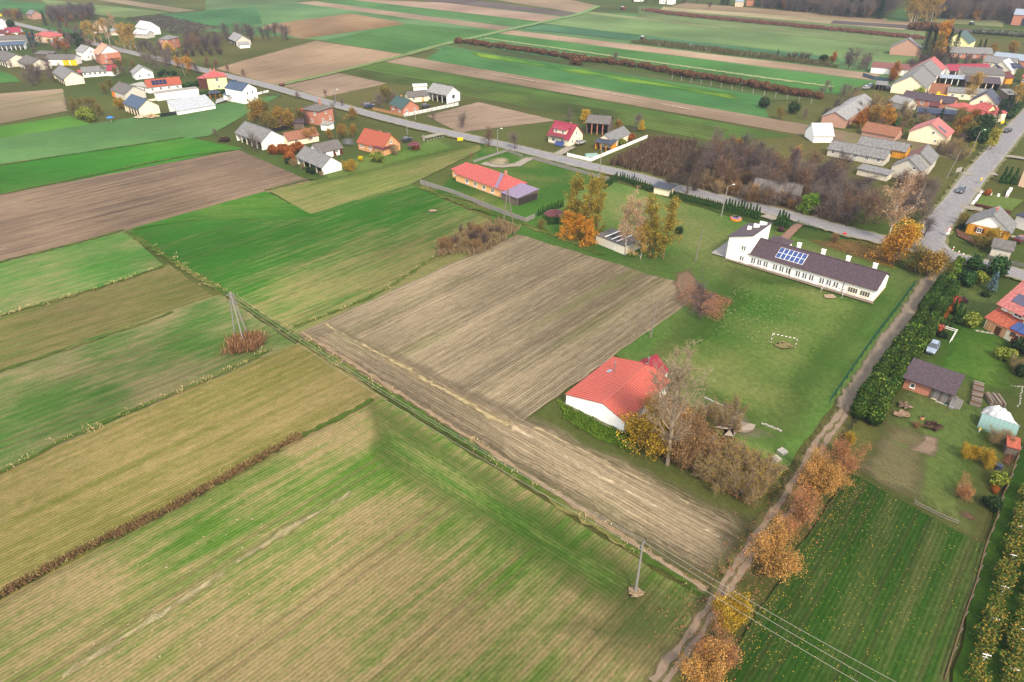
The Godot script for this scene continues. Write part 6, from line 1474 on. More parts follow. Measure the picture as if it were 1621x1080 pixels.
	for k in [[Vector2(-237.6, -450.3), "left"], [Vector2(-231.0, -444.5), "middle"], [Vector2(-229.0, -447.4), "right"]]:
		plant("birch_gold", k[0], 13.0, "tall tawny birch below the white sheet-roofed barn, %s one" % k[1], "", "birch", "birch")
	grove(["dark_bare", "bare"], [Vector2(-223.6, -438.9), Vector2(-204.9, -430.8), Vector2(-213.6, -453.2), Vector2(-232.0, -459.1)], 7, 6.0, 8.5, "bare tree around the square brick house", "bare trees around the square brick house")
	plant("yellow_tree", Vector2(-200.1, -428.1), 8.0, "yellowish tree before the square brick house")
	grove(["dark_bare", "dark_bare", "rusty_bare"], [Vector2(-196.6, -430.8), Vector2(-170.5, -433.5), Vector2(-188.3, -474.6), Vector2(-210.1, -468.3)], 18, 8.0, 12.0, "dark bare tree in the clump right of the square brick house", "dark clump by the square brick house")
	grove(["dark_bare", "bare"], [Vector2(-185.6, -464.4), Vector2(-137.4, -483.3), Vector2(-144.8, -503.6), Vector2(-200.4, -510.7)], 14, 7.0, 13.0, "dark bare tree around the light grey farm shed", "dark trees around the farm shed")
	grove(["dark_shrub"], [Vector2(-193.0, -417.8), Vector2(-168.6, -428.1), Vector2(-172.4, -436.2), Vector2(-196.4, -428.1)], 12, 2.5, 4.0, "dark shrub along the edge of the tan ploughed field", "dark shrubs along the tan field")
	grove(["bare"], [Vector2(-191.6, -380.5), Vector2(-178.7, -380.5), Vector2(-191.5, -407.9), Vector2(-204.3, -412.8)], 6, 8.0, 11.0, "grey bare tree by the road left of the two yellow trees", "grey trees left of the yellow ones")
	plant("gold_tree", Vector2(-179.8, -389.3), 6.5, "small golden tree by the road, left of two")
	plant("gold_tree", Vector2(-169.3, -377.4), 9.5, "tall golden tree by the road, right of two")
	plant("dark_bare", Vector2(-162.1, -371.1), 8.0, "dark tree right of the tall golden tree")
	grove(["rusty_bare"], [Vector2(-164.1, -384.9), Vector2(-146.8, -376.3), Vector2(-152.1, -391.5), Vector2(-170.2, -403.1)], 5, 4.0, 6.0, "reddish small tree along the road by the tan field", "reddish roadside trees")
	plant("rusty_bare", Vector2(-135.4, -363.1), 5.0, "lone reddish tree at the road above the blue-roofed house")
	grove(["dark_bush"], [Vector2(-181.3, -364.1), Vector2(-170.6, -366.1), Vector2(-174.8, -374.2), Vector2(-185.6, -378.4)], 5, 1.6, 3.0, "dark small conifer in the garden right of the white cottage", "small garden conifers")
	grove(["dark_bare", "bare"], [Vector2(-231.6, -338.2), Vector2(-222.7, -348.9), Vector2(-243.9, -384.9), Vector2(-250.6, -372.2)], 12, 5.5, 8.0, "dark bare tree before the grey-roofed barns at left", "dark trees before the left barns")
	grove(["bare", "olive_bare"], [Vector2(-182.3, -284.6), Vector2(-164.3, -284.6), Vector2(-177.2, -303.5), Vector2(-191.5, -303.5)], 9, 4.5, 6.5, "grey bare tree in the orchard left of the blue-roofed barn", "orchard trees left of the blue barn")
	grove(["lime_bush"], [Vector2(-171.3, -277.1), Vector2(-162.5, -272.2), Vector2(-171.5, -287.1), Vector2(-178.0, -289.8)], 4, 3.0, 4.0, "olive-yellow bush at the corner of the lime strip field", "olive bushes by the lime strip")
	grove(["bare", "olive_bare"], [Vector2(-209.3, -360.2), Vector2(-189.2, -368.1), Vector2(-202.7, -393.8), Vector2(-216.0, -376.3)], 8, 5.0, 7.5, "bare tree around the low white outbuildings and cottage", "bare trees around the cottage")
	grove(["olive_bare"], [Vector2(-184.8, -318.5), Vector2(-175.0, -321.6), Vector2(-184.4, -338.2), Vector2(-193.4, -338.2)], 4, 4.5, 6.0, "olive bare tree before the old weathered barn", "olive trees by the old barn")
	plant("yellow_shrub", Vector2(-165.6, -297.9), 4.0, "yellow shrub left of the blue-roofed barn")
	grove(["dark_bare", "bare", "olive_bare"], [Vector2(-264.4, -372.2), Vector2(-208.5, -352.6), Vector2(-223.6, -438.9), Vector2(-312.7, -494.5)], 22, 4.0, 6.5, "bare garden tree among the western farm buildings", "garden trees of the western farms")
	grove(["dark_bare", "bare"], [Vector2(-200.6, -389.3), Vector2(-164.9, -380.5), Vector2(-206.6, -438.9), Vector2(-228.1, -444.5)], 9, 5.0, 7.5, "bare tree between the white cottage and the road", "bare trees by the white cottage road")
	hedge("clipped_hedge", "dark clipped hedge around the yellow house garden", [Vector2(-141.3, -321.6), Vector2(-131.4, -328.1)], 1.5, 2.0, [px(58, 84, 44), px(70, 96, 50)], 0.4)
	hedge("clipped_hedge", "dark clipped hedge between the low red-roofed house and the yellow house", [Vector2(-155.6, -338.2), Vector2(-150.5, -343.5)], 2.0, 2.2, [px(58, 84, 44), px(70, 96, 50)], 0.4)
	plant("bare", Vector2(-109.4, -254.3), 4.5, "grey bare shrub-like tree above the emerald strip")
	grove(["dark_bare", "dark_bare", "bare", "rusty_bare"], [Vector2(-312.7, -494.5), Vector2(-254.8, -438.9), Vector2(-239.6, -444.5), Vector2(-326.0, -551.6)], 14, 6.0, 9.0, "bare tree among the houses of the far western village", "bare trees of the far western village")
	grove(["dark_bare", "bare", "olive_bare"], [Vector2(-96.2, -258.6), Vector2(-81.3, -269.9), Vector2(-66.1, -292.4), Vector2(-78.7, -279.5)], 8, 6.0, 9.0, "bare tree behind the white barn and the brick house", "bare trees by the brick house")
	grove(["dark_bare", "bare", "rusty_bare", "twig_shrub"], [Vector2(131.1, -289.4), Vector2(139.82, -247.27), Vector2(171.5, -294.6), Vector2(152.6, -322.9)], 16, 4.5, 7.5, "bare tree among the eastern farm buildings", "bare trees of the eastern farms")
	grove(["dark_bare", "olive_bare", "dark_bush"], [Vector2(150.39, -234.32), Vector2(165.64, -245.35), Vector2(209.8, -294.6), Vector2(208.6, -305.4)], 12, 4.5, 7.5, "tree in the gardens beside the side road", "garden trees by the side road")
	# --- east village
	plant("gold_tree", Vector2(142.3, -265.8), 10.0, "broad orange tree in the east farmyards")
	plant("ochre_tree", Vector2(142.4, -272.5), 8.0, "ochre tree left of the broad orange one")
	plant("russet_tree", Vector2(132.9, -265.8), 8.0, "russet tree before the brick-gabled barn")
	plant("russet_tree", Vector2(139.8, -274.8), 7.0, "second russet tree behind the brick-gabled barn")
	plant("round_conifer", Vector2(146.9, -265.8), 4.6, "dark round conifer right of the broad orange tree")
	plant("spruce", Vector2(164.2, -266.9), 7.5, "dark green spruce above the salmon-roofed house", "", "spruce", "spruce")
	grove(["ochre_tree", "russet_tree", "olive_bare"], [Vector2(159.56, -249.22), Vector2(164.54, -245.35), Vector2(183.1, -274.8), Vector2(175.9, -274.8)], 8, 5.5, 8.0, "ochre tree right of the salmon-roofed house", "ochre trees by the salmon roof")
	plant("willow", Vector2(166.68, -237.00), 8.5, "yellow-green weeping willow beside the side road", "", "willow", "willow")
	plant("willow", Vector2(157.27, -232.56), 5.0, "small yellow willow left of the weeping willow", "", "willow", "willow")
	plant("round_conifer", Vector2(168.94, -247.27), 6.0, "dark green round tree behind the weeping willow")
	plant("ochre_tree", Vector2(181.5, -265.8), 6.5, "tawny tree between the red hipped house and the willow")
	for k in [[Vector2(188.8, -271.1), "left"], [Vector2(196.1, -279.5), "middle"], [Vector2(202.5, -285.8), "right"]]:
		plant("spruce", k[0], 8.5, "blue-dark spruce by the side road, %s of three" % k[1], "", "spruce", "spruce")
	plant("birch_gold", Vector2(196.9, -303.5), 12.5, "tawny birch before the long low cream barn", "", "birch", "birch")
	plant("birch_gold", Vector2(215.8, -301.4), 9.0, "thin birch by the dark timber carport", "", "birch", "birch")
	plant("russet_tree", Vector2(184.4, -349.3), 7.5, "narrow orange tree before the rust-streaked roof")
	plant("russet_tree", Vector2(195.4, -367.8), 8.0, "brown tree left of the great barn's gable")
	plant("lime_bush", Vector2(182.4, -317.7), 5.0, "green round bush at the great barn's gable")
	grove(["bare", "dark_bare"], [Vector2(173.6, -380.9), Vector2(188.9, -376.7), Vector2(196.9, -396.3), Vector2(185.4, -405.5)], 8, 8.0, 11.0, "grey bare tree left of the rust-streaked white building", "grey trees left of the rusty roof")
	plant("russet_tree", Vector2(176.2, -399.9), 7.5, "orange tree at the end of the sapling rows")
	plant("dark_bush", Vector2(173.0, -403.2), 5.0, "dark bush left of the orange tree by the sapling rows")
	grove(["bare"], [Vector2(136.1, -314.9), Vector2(153.5, -314.9), Vector2(161.6, -333.9), Vector2(146.9, -337.3)], 7, 5.0, 7.5, "faint bare tree by the end of the orange hedgerow", "bare trees at the hedgerow end")
	for k in [["dark_bush", Vector2(107.2, -299.0), 5.0, "dark round tree at the corner of the mustard field"], ["olive_bare", Vector2(107.5, -280.7), 6.0, "olive tree right of the dark round tree"], ["dark_bush", Vector2(115.9, -289.6), 5.5, "dark bush in the meadow below the hedgerow"], ["bare", Vector2(117.1, -279.5), 5.5, "bare bush-like tree in the meadow"], ["dark_bare", Vector2(125.4, -280.7), 6.0, "dark fruit tree left of the brick-gabled barn"], ["dark_bare", Vector2(135.8, -294.9), 6.5, "dark fruit tree above the brick-gabled barn"]]:
		plant(k[0], k[1], k[2], k[3])
	for k in [[Vector2(237.6, -421.9), 17.0, "left"], [Vector2(242.7, -424.3), 15.0, "second"], [Vector2(249.3, -420.4), 15.0, "third"], [Vector2(256.1, -424.3), 14.0, "right"]]:
		plant("spruce", k[0], k[1], "dark spruce beside the lone brick barn, %s of four" % k[2], "", "spruce", "spruce")
	plant("gold_larch", Vector2(247.9, -421.9), 17.0, "golden larch among the dark spruces", "", "larch", "larch")
	plant("larch", Vector2(243.6, -419.5), 13.0, "olive larch among the dark spruces", "", "larch", "larch")
	for k in [[Vector2(279.5, -439.5), "left"], [Vector2(284.2, -442.1), "right"]]: plant("spruce", k[0], 7.0, "small spruce right of the yellow gabled house, %s one" % k[1], "", "spruce", "spruce")
	plant("ochre_tree", Vector2(285.2, -434.3), 7.0, "brownish tree above the pale blue barn roof")
	plant("ochre_tree", Vector2(291.8, -428.3), 8.5, "second brownish tree above the pale blue barn roof")
	grove(["dark_bare", "bare", "dark_shrub"], [Vector2(209.6, -384.1), Vector2(246.7, -380.0), Vector2(266.9, -414.7), Vector2(225.9, -405.5)], 22, 4.0, 7.0, "dark bare tree behind the magenta-roofed barn", "dark trees behind the magenta barn")
	grove(["dark_bare", "olive_bare"], [Vector2(217.1, -315.4), Vector2(216.7, -300.7), Vector2(234.7, -328.1), Vector2(230.7, -334.8)], 12, 4.0, 6.5, "bare tree between the slate house and the dark carport", "bare trees by the dark carport")
	grove(["dark_bare", "bare"], [Vector2(201.3, -372.2), Vector2(207.6, -366.1), Vector2(218.2, -387.1), Vector2(209.8, -387.1)], 6, 5.0, 8.0, "bare tree left of the great barn", "bare trees left of the great barn")
	grove(["dark_bare", "twig_shrub", "olive_bare"], [Vector2(148.7, -265.8), Vector2(157.6, -261.5), Vector2(169.5, -286.9), Vector2(160.7, -292.0)], 9, 3.5, 5.5, "small bare tree in the yard before the panel-roofed sheds", "yard trees before the panel roofs")
	grove(["bare", "twig_shrub"], [Vector2(142.28, -230.83), Vector2(149.51, -222.47), Vector2(157.55, -241.58), Vector2(148.07, -237.90)], 8, 3.0, 5.0, "small bare tree behind the patched rusty cottage", "bare trees behind the rusty cottage")
	hedge("dark_hedge", "dark hedge along the side road near the top right", [Vector2(200.4, -280.8), Vector2(214.9, -297.9), Vector2(222.6, -306.4)], 2.2, 2.6, [px(56, 80, 48), px(70, 94, 52)], 0.5)
	# --- right: the gardens
	hedge("overgrown_hedge", "overgrown green hedge along the dirt track, lower long one", [Vector2(83.05, -117.94), Vector2(78.27, -112.28), Vector2(73.18, -106.70), Vector2(68.18, -100.96), Vector2(63.85, -95.63), Vector2(59.68, -90.69), Vector2(57.52, -87.43)], 4.4, 3.4, [px(64, 90, 40), px(54, 78, 38), px(78, 102, 46), px(100, 112, 52)])
	hedge("overgrown_hedge", "overgrown green hedge along the dirt track, upper short one", [Vector2(94.82, -132.62), Vector2(90.34, -127.05), Vector2(85.40, -121.47)], 4.2, 3.4, [px(62, 88, 42), px(54, 78, 38), px(76, 100, 46)])
	hedge("clipped_hedge", "narrow clipped hedge at the mouth of the dirt track", [Vector2(105.24, -145.86), Vector2(99.60, -138.56), Vector2(95.98, -134.28)], 1.7, 2.2, [px(96, 122, 48), px(84, 110, 46), px(112, 134, 56)], 0.3)
	plant("round_conifer", Vector2(105.80, -141.52), 4.6, "dark round conifer by the clipped hedge and the road", "", "conifer", "conifer")
	plant("round_conifer", Vector2(109.27, -137.93), 5.8, "largest dark conifer by the road above the blue spruce", "", "conifer", "conifer")
	plant("round_conifer", Vector2(100.74, -135.41), 3.8, "smaller green ball conifer nearest the clipped hedge", "", "conifer", "conifer")
	plant("lime_bush", Vector2(105.13, -137.30), 2.8, "yellow-green bush between the round conifers")
	plant("blue_spruce", Vector2(104.83, -132.66), 4.6, "squat blue spruce left of the cream house roof", "", "spruce", "spruce")
	for k in [["red_bush", Vector2(92.32, -125.91), 2.6, "russet bush beside the upper hedge"], ["orange_bush", Vector2(89.97, -122.92), 2.0, "orange bush below the russet bush"], ["orange_bush", Vector2(88.01, -120.96), 1.6, "small orange bush nearest the grey conifers"], ["purple_bush", Vector2(95.66, -127.05), 1.5, "small dark purple bush on the lawn"], ["lime_bush", Vector2(92.00, -117.25), 3.2, "spreading yellow-green bush left of the cream house porch"], ["red_bush", Vector2(83.22, -114.89), 2.6, "crimson bush by the white fence corner"], ["dark_bush", Vector2(83.72, -112.93), 2.0, "dark bush right of the crimson bush"], ["dark_bush", Vector2(101.81, -129.79), 1.6, "small round dark bush by the cream house"], ["dark_bush", Vector2(89.41, -118.29), 1.8, "dark low bush behind the white garden fence"], ["dark_bush", Vector2(95.20, -107.30), 3.4, "dark green bush at the right edge under the cream house"], ["lime_bush", Vector2(90.92, -105.32), 3.0, "yellow-green bush on the lawn under the cream house"], ["twig_shrub", Vector2(91.06, -102.26), 2.6, "purple-grey bare bush at the lawn's right end"], ["dark_bush", Vector2(90.93, -100.04), 2.6, "dark bush at the right edge below the bare bush"]]:
		plant(k[0], k[1], k[2], k[3])
	for k in [[Vector2(90.78, -122.41), 3.6, "left"], [Vector2(90.96, -120.96), 3.8, "middle"], [Vector2(92.14, -120.96), 2.4, "right"]]: plant("thuja", k[0], k[1], "dark thuja in the garden by the white fence, %s of three" % k[2], "", "thuja", "thuja")
	for k in [[Vector2(85.98, -117.94), "left"], [Vector2(86.80, -117.25), "middle"], [Vector2(87.46, -116.78), "right"]]: plant("thuja", k[0], 2.0, "grey-green dwarf conifer by the white fence, %s of three" % k[1], "", "dwarf_conifer", "conifer")
	plant("yellow_shrub", Vector2(69.00, -77.95), 2.4, "broad yellow bush by the polytunnel, left half")
	plant("yellow_shrub", Vector2(70.60, -76.59), 2.4, "broad yellow bush by the polytunnel, right half")
	plant("flame_shrub", Vector2(63.37, -70.43), 2.8, "round orange bush alone in the garden's lower part")
	plant("lime_bush", Vector2(69.84, -72.71), 2.6, "olive-gold conical bush by the garden fence")
	plant("orange_bush", Vector2(68.89, -71.12), 1.2, "small orange bush below the olive-gold one")
	plant("dark_bush", Vector2(66.33, -68.07), 2.2, "dark bush near the garden's lower fence")
	plant("twig_shrub", Vector2(74.87, -81.78), 2.6, "bare shrub in front of the teal polytunnel, left")
	plant("twig_shrub", Vector2(76.27, -81.16), 2.6, "bare shrub in front of the teal polytunnel, right")
	plant("brown_shrub", Vector2(64.80, -85.41), 1.2, "small brown bush left of the rubbish heap")
	plant("yellow_shrub", Vector2(52.58, -81.78), 1.6, "yellow bush at the lower end of the black fence rail")
	# gardens of the corner house
	grove(["olive_bare"], [Vector2(115.74, -165.95), Vector2(121.26, -166.81), Vector2(124.47, -172.99), Vector2(121.17, -173.91)], 4, 3.6, 4.6, "olive half-bare bushy tree left of the ochre wooden house", "bushy trees left of the ochre house")
	grove(["olive_bare"], [Vector2(113.00, -154.68), Vector2(117.31, -153.92), Vector2(119.60, -157.78), Vector2(115.86, -158.56)], 4, 3.0, 4.2, "olive half-bare bushy tree before the ochre wooden house", "bushy trees before the ochre house")
	plant("yellow_shrub", Vector2(120.31, -158.17), 3.6, "yellow-leaved shrub in front of the ochre house gable")
	plant("dark_bush", Vector2(117.70, -167.67), 1.8, "dark low bush under the bushy trees")
	plant("orange_bush", Vector2(138.96, -192.30), 2.4, "brown round bush at the end of the white stone fence")
	# --- far fields
	var hp = [Vector2(-36.5, -475.6), Vector2(-6.5, -451.5), Vector2(23.0, -426.9), Vector2(39.7, -409.4), Vector2(63.9, -395.4), Vector2(92.1, -361.9), Vector2(99.3, -356.6), Vector2(118.6, -336.6), Vector2(136.8, -316.7)]
	row("hedge_bush", hp, 74, 3.4, "rust-brown bush in the long hedgerow across the fields", "bushes of the long hedgerow", "hedge_bush", "bush", 1.5)
	plant("hedge_bush", Vector2(36.1, -398.5), 5.5, "rounder brown bush standing just below the long hedgerow")
	plant("bare", Vector2(57.0, -400.9), 8.5, "grey bare tree rising out of the long hedgerow")
	plant("spruce", Vector2(153.1, -421.2), 4.5, "dark small conifer beside the sapling rows")
	row("dark_shrub", [Vector2(156.5, -412.8), Vector2(167.1, -407.9)], 5, 4.0, "dark shrub at the end of the sapling rows", "dark shrubs by the saplings", "shrub", "bush", 1.0)
	var red = tuft_mesh(26, 1.6, 1.3, [px(140, 100, 92), px(122, 90, 86), px(156, 112, 96)], 0.14)
	tufts("berry_bushes", "rows of reddish berry bushes across the far pale field", "bushes", red, M.leaf, along([Vector2(114.8, -645.0), Vector2(130.2, -621.4), Vector2(163.5, -586.0), Vector2(216.4, -541.1), Vector2(271.2, -488.5)], 900, 6.0), 0.8, 1.3)
	var sap = tuft_mesh(14, 1.8, 0.7, [px(112, 112, 74), px(96, 100, 70), px(132, 124, 90)], 0.07)
	tufts("saplings", "rows of young saplings between white stakes", "saplings", sap, M.leaf, inside([Vector2(75.1, -471.8), Vector2(174.9, -387.4), Vector2(172.6, -401.8), Vector2(89.6, -480.7)], 700), 0.8, 1.3)
	tufts("black_row_plants", "rows of dark low plants in the ploughed field at top left", "plants", tuft_mesh(14, 0.9, 0.8, [px(86, 82, 80), px(98, 92, 84)], 0.1), M.leaf, inside([Vector2(-304.5, -592.1), Vector2(-232.2, -511.5), Vector2(-212.0, -540.0), Vector2(-286.8, -612.9)], 500), 0.8, 1.2)
	# the wood at the top right
	var front = [Vector2(217.9, -672.8), Vector2(238.4, -636.3), Vector2(265.2, -605.2), Vector2(294.1, -591.7)]
	row("bare", [Vector2(219.4, -675.2), Vector2(240.7, -642.8), Vector2(266.8, -609.2), Vector2(285.1, -593.6)], 40, 17.0, "bare tree at the front of the wood left of the glade", "front trees of the wood, left part", "tree", "tree", 5.0)
	row("spruce", [Vector2(265.9, -613.2), Vector2(294.5, -589.8)], 9, 18.0, "dark pine at the front of the wood left of the glade", "front pines of the wood", "pine", "pine", 5.0)
	row("russet_tree", [Vector2(226.0, -663.3), Vector2(290.8, -589.8)], 4, 11.0, "orange tree at the foot of the wood left of the glade", "orange trees at the wood's foot", "tree", "tree", 3.0)
	row("birch_gold", [Vector2(304.8, -572.5), Vector2(320.2, -575.9)], 9, 19.0, "tawny birch in the grove at the glade's right side", "birches by the glade", "birch", "birch", 4.0)
	row("bare", [Vector2(331.5, -594.5), Vector2(362.8, -585.5), Vector2(394.0, -572.5)], 26, 17.0, "bare tree at the front of the wood right of the birches", "front trees of the wood, right part", "tree", "tree", 5.0)
	row("gold_tree", [Vector2(345.4, -585.5), Vector2(392.1, -576.8)], 4, 12.0, "golden tree in the front of the wood right of the birches", "golden trees of the wood", "tree", "tree", 6.0)
	row("hedge_bush", [Vector2(284.6, -532.8), Vector2(305.3, -521.9)], 8, 6.0, "tawny bush in the short hedgerow below the birch grove", "bushes of the short hedgerow", "hedge_bush", "bush", 1.5)
	var wood := MultiMesh.new()
	wood.transform_format = MultiMesh.TRANSFORM_3D
	wood.mesh = KIND.dark_bare[0][1]
	var spots = inside([Vector2(220.2, -680.1), Vector2(297.1, -595.5), Vector2(423.8, -828.1), Vector2(271.9, -828.1)], 800) + inside([Vector2(333.7, -600.9), Vector2(399.5, -581.1), Vector2(627.0, -937.0), Vector2(435.9, -823.1)], 700)
	wood.instance_count = spots.size()
	for k in spots.size():
		wood.set_instance_transform(k, Transform3D(Basis(Vector3.UP, rng.randf() * TAU).scaled(Vector3.ONE * rng.randf_range(1.6, 2.2)), v3(spots[k])))
	var wo := MultiMeshInstance3D.new()
	wo.name = "wood"
	wo.multimesh = wood
	wo.material_override = M.leaf
	add_child(wo)
	tag(wo, "far leafless wood along the top right edge", "wood")
	wo.set_meta("kind", "stuff")
	hedge("low_hedge", "dark hedge row right of the tawny hedgerow", [Vector2(321.1, -514.8), Vector2(346.3, -497.9)], 5.0, 3.0, [px(96, 104, 88), px(110, 112, 94)], 0.9, 8.0)
	for k in [[Vector2(171.6, -656.3), 8.0, "lone bare tree on the far tan field left of the wood"], [Vector2(193.3, -695.2), 8.0, "dark tree left of the pale green roofed cottage"]]: plant("dark_bare", k[0], k[1], k[2])
	row("spruce", [Vector2(189.1, -690.1), Vector2(199.1, -685.1)], 4, 10.0, "dark conifer around the far pale green roofed cottage", "conifers by the far cottage", "conifer", "conifer", 3.0)
	row("dark_bare", [Vector2(112.7, -705.6), Vector2(169.6, -702.9)], 12, 10.0, "bare tree around the far white houses", "bare trees by the far white houses", "tree", "tree", 5.0)
	# --- tufts and litter
	var dry = tuft_mesh(14, 0.32, 0.6, [px(206, 186, 138), px(186, 168, 116), px(158, 154, 92)], 0.05)
	tufts("dry_grass", "dry grass tufts along the balk below the middle plot", "grass", dry, M.leaf, along([Vector2(-91.88, -158.02), Vector2(-41.86, -112.95), Vector2(-20.60, -94.07), Vector2(-0.99, -76.17), Vector2(14.11, -62.38), Vector2(23.62, -53.55)], 60, 1.6), 0.6, 1.3)
	tufts("ditch_weeds", "dead brown weeds filling the ditch between the left fields", "weeds", tuft_mesh(16, 0.42, 0.5, [px(120, 94, 72), px(104, 80, 62), px(160, 142, 92), px(130, 104, 78)], 0.06), M.leaf, along([Vector2(-64.18, -50.25), Vector2(-61.78, -53.42), Vector2(-55.60, -60.35), Vector2(-47.42, -67.63), Vector2(-39.71, -76.24), Vector2(-33.44, -83.31)], 430, 0.5), 0.6, 1.3)
	tufts("ditch_flowers", "pale dry flower heads along the ditch", "weeds", tuft_mesh(8, 0.5, 0.4, [px(176, 166, 108), px(160, 152, 92)], 0.05), M.leaf, along([Vector2(-59.85, -55.68), Vector2(-55.84, -60.79), Vector2(-47.68, -68.24), Vector2(-39.90, -76.83), Vector2(-34.33, -83.44)], 100, 1.2), 0.7, 1.1)
	tufts("balk_weeds", "dry weeds along the balks between the left strips", "weeds", dry, M.leaf, along([Vector2(-79.68, -70.32), Vector2(-75.38, -74.81), Vector2(-69.54, -82.80), Vector2(-60.72, -91.94), Vector2(-53.78, -98.93), Vector2(-45.42, -108.42)], 50, 1.6) + along([Vector2(-110.29, -114.13), Vector2(-104.78, -121.05), Vector2(-90.51, -134.11), Vector2(-81.36, -144.76)], 40, 1.2) + along([Vector2(-42.88, -116.78), Vector2(-28.89, -131.19), Vector2(-18.30, -149.86), Vector2(-8.01, -158.41)], 24, 1.6), 0.6, 1.3)
	tufts("reeds", "brown dead growth round the foot of the three-legged pole", "weeds", tuft_mesh(30, 1.5, 0.9, [px(150, 112, 84), px(126, 94, 74), px(176, 140, 104)], 0.06), M.leaf, inside([Vector2(-53.97, -106.46), Vector2(-48.72, -107.54), Vector2(-47.90, -112.60), Vector2(-53.83, -112.02)], 60), 0.7, 1.5)
	tufts("dry_weeds", "tall dead brown weeds north of the road", "weeds", tuft_mesh(30, 1.8, 1.1, [px(98, 80, 70), px(84, 68, 62), px(138, 120, 98), px(112, 92, 78)], 0.08), M.leaf, inside([Vector2(31.43, -219.80), Vector2(48.28, -207.98), Vector2(65.38, -244.14), Vector2(52.16, -249.15)], 480), 0.6, 1.4)
	tufts("dry_weeds_001", "tall dead weeds under the thicket's left end", "weeds", tuft_mesh(26, 1.5, 1.1, [px(150, 130, 100), px(126, 104, 84), px(110, 92, 78)], 0.08), M.leaf, inside([Vector2(47.43, -203.55), Vector2(67.70, -189.82), Vector2(68.77, -203.55), Vector2(54.19, -212.58)], 260), 0.6, 1.3)
	tufts("plot_weeds", "dry weeds round the overgrown patch in the plot", "weeds", tuft_mesh(26, 1.2, 0.9, [px(150, 132, 104), px(128, 106, 86), px(168, 150, 112)], 0.07), M.leaf, inside([Vector2(-18.32, -150.03), Vector2(-7.33, -150.93), Vector2(1.57, -166.49), Vector2(-4.34, -172.98)], 260), 0.6, 1.3)
	var leaf := Geo.new()
	leaf.flake(Vector3(0, 0.02, 0), Vector3(0.1, 1, 0.1), 0.2, Color.WHITE, 0.0)
	var lm = leaf.mesh()
	tufts("fallen_leaves", "yellow leaves fallen on the sown field beside the track", "leaves", lm, mat("leaf_yellow", px(206, 176, 70), ""), inside([Vector2(24.07, -45.19), Vector2(49.71, -73.46), Vector2(63.90, -61.08), Vector2(37.42, -39.46)], 900, 2.6), 0.4, 0.85)
	tufts("fallen_leaves", "rust-brown leaves under the dark bare tree at the plot corner", "leaves", lm, mat("leaf_brown", px(176, 120, 84), ""), inside([Vector2(34.80, -127.21), Vector2(41.18, -118.01), Vector2(46.87, -127.21), Vector2(39.40, -135.97)], 1500), 0.7, 1.4)
	tufts("fallen_leaves", "brown leaves strewn over the thicket floor and along the track", "leaves", lm, M.leaf_brown, inside([Vector2(17.84, -82.95), Vector2(33.09, -68.13), Vector2(40.26, -75.76), Vector2(28.15, -91.94)], 3000) + along([Vector2(50.11, -79.03), Vector2(39.67, -68.37), Vector2(29.43, -57.79), Vector2(20.19, -46.54)], 1500, 6.0), 0.7, 1.3)
	tufts("fallen_leaves", "pale leaves scattered over the school's playing field", "leaves", lm, mat("leaf_pale", px(196, 176, 140), ""), inside([Vector2(39.93, -115.56), Vector2(52.38, -106.46), Vector2(62.13, -128.61), Vector2(47.75, -132.95)], 220), 0.7, 1.5)
	tufts("fallen_leaves", "orange leaves under the trees behind the school", "leaves", lm, mat("leaf_orange", px(190, 130, 60), ""), inside([Vector2(74.02, -159.39), Vector2(87.87, -142.32), Vector2(95.69, -150.03), Vector2(87.56, -159.39)], 900), 0.7, 1.3)
	tufts("stones", "pale stones lying on the stubble of the left fields", "stones", tuft_mesh(6, 0.1, 0.08, [px(206, 192, 162)], 0.08), M.leaf, inside([Vector2(-55.41, -43.41), Vector2(-28.84, -43.41), Vector2(-14.30, -68.24), Vector2(-41.81, -70.88)], 120), 0.5, 1.2)
	tufts("verge_growth", "bright green rank growth along the hall's wall", "weeds", tuft_mesh(20, 0.24, 0.5, [px(96, 128, 46), px(112, 140, 54), px(80, 108, 42)], 0.07), M.leaf, inside([Vector2(8.99, -87.21), Vector2(18.33, -79.54), Vector2(19.12, -82.19), Vector2(8.04, -91.94)], 260), 0.7, 1.4)
	var og := Geo.new()
	for k in 90: og.flake(Vector3(rv().x * 0.6, rng.randf_range(0.1, 1.3), rv().z * 0.6), rv() + Vector3.UP, 0.16, pick([px(74, 98, 46), px(62, 86, 44), px(92, 104, 52), px(110, 108, 54), px(146, 120, 58)]), rng.randf() * TAU, 1.4)
	var orch = og.mesh()
	tufts("raspberry_rows", "olive-brown bush rows between white posts at the bottom right", "bushes", orch, M.leaf, along([Vector2(72.77, -70.63), Vector2(63.51, -59.05), Vector2(55.20, -49.59), Vector2(49.09, -41.91)], 120, 0.8) + along([Vector2(73.64, -65.70), Vector2(63.85, -55.04), Vector2(57.25, -47.70), Vector2(52.01, -41.55)], 120, 0.8), 0.8, 1.4)


func bar(a: Vector3, b: Vector3, r: float, k := 6) -> Geo:
	var g := Geo.new()
	g.tube(a, b, r, r, k, Color.WHITE, true)
	return g

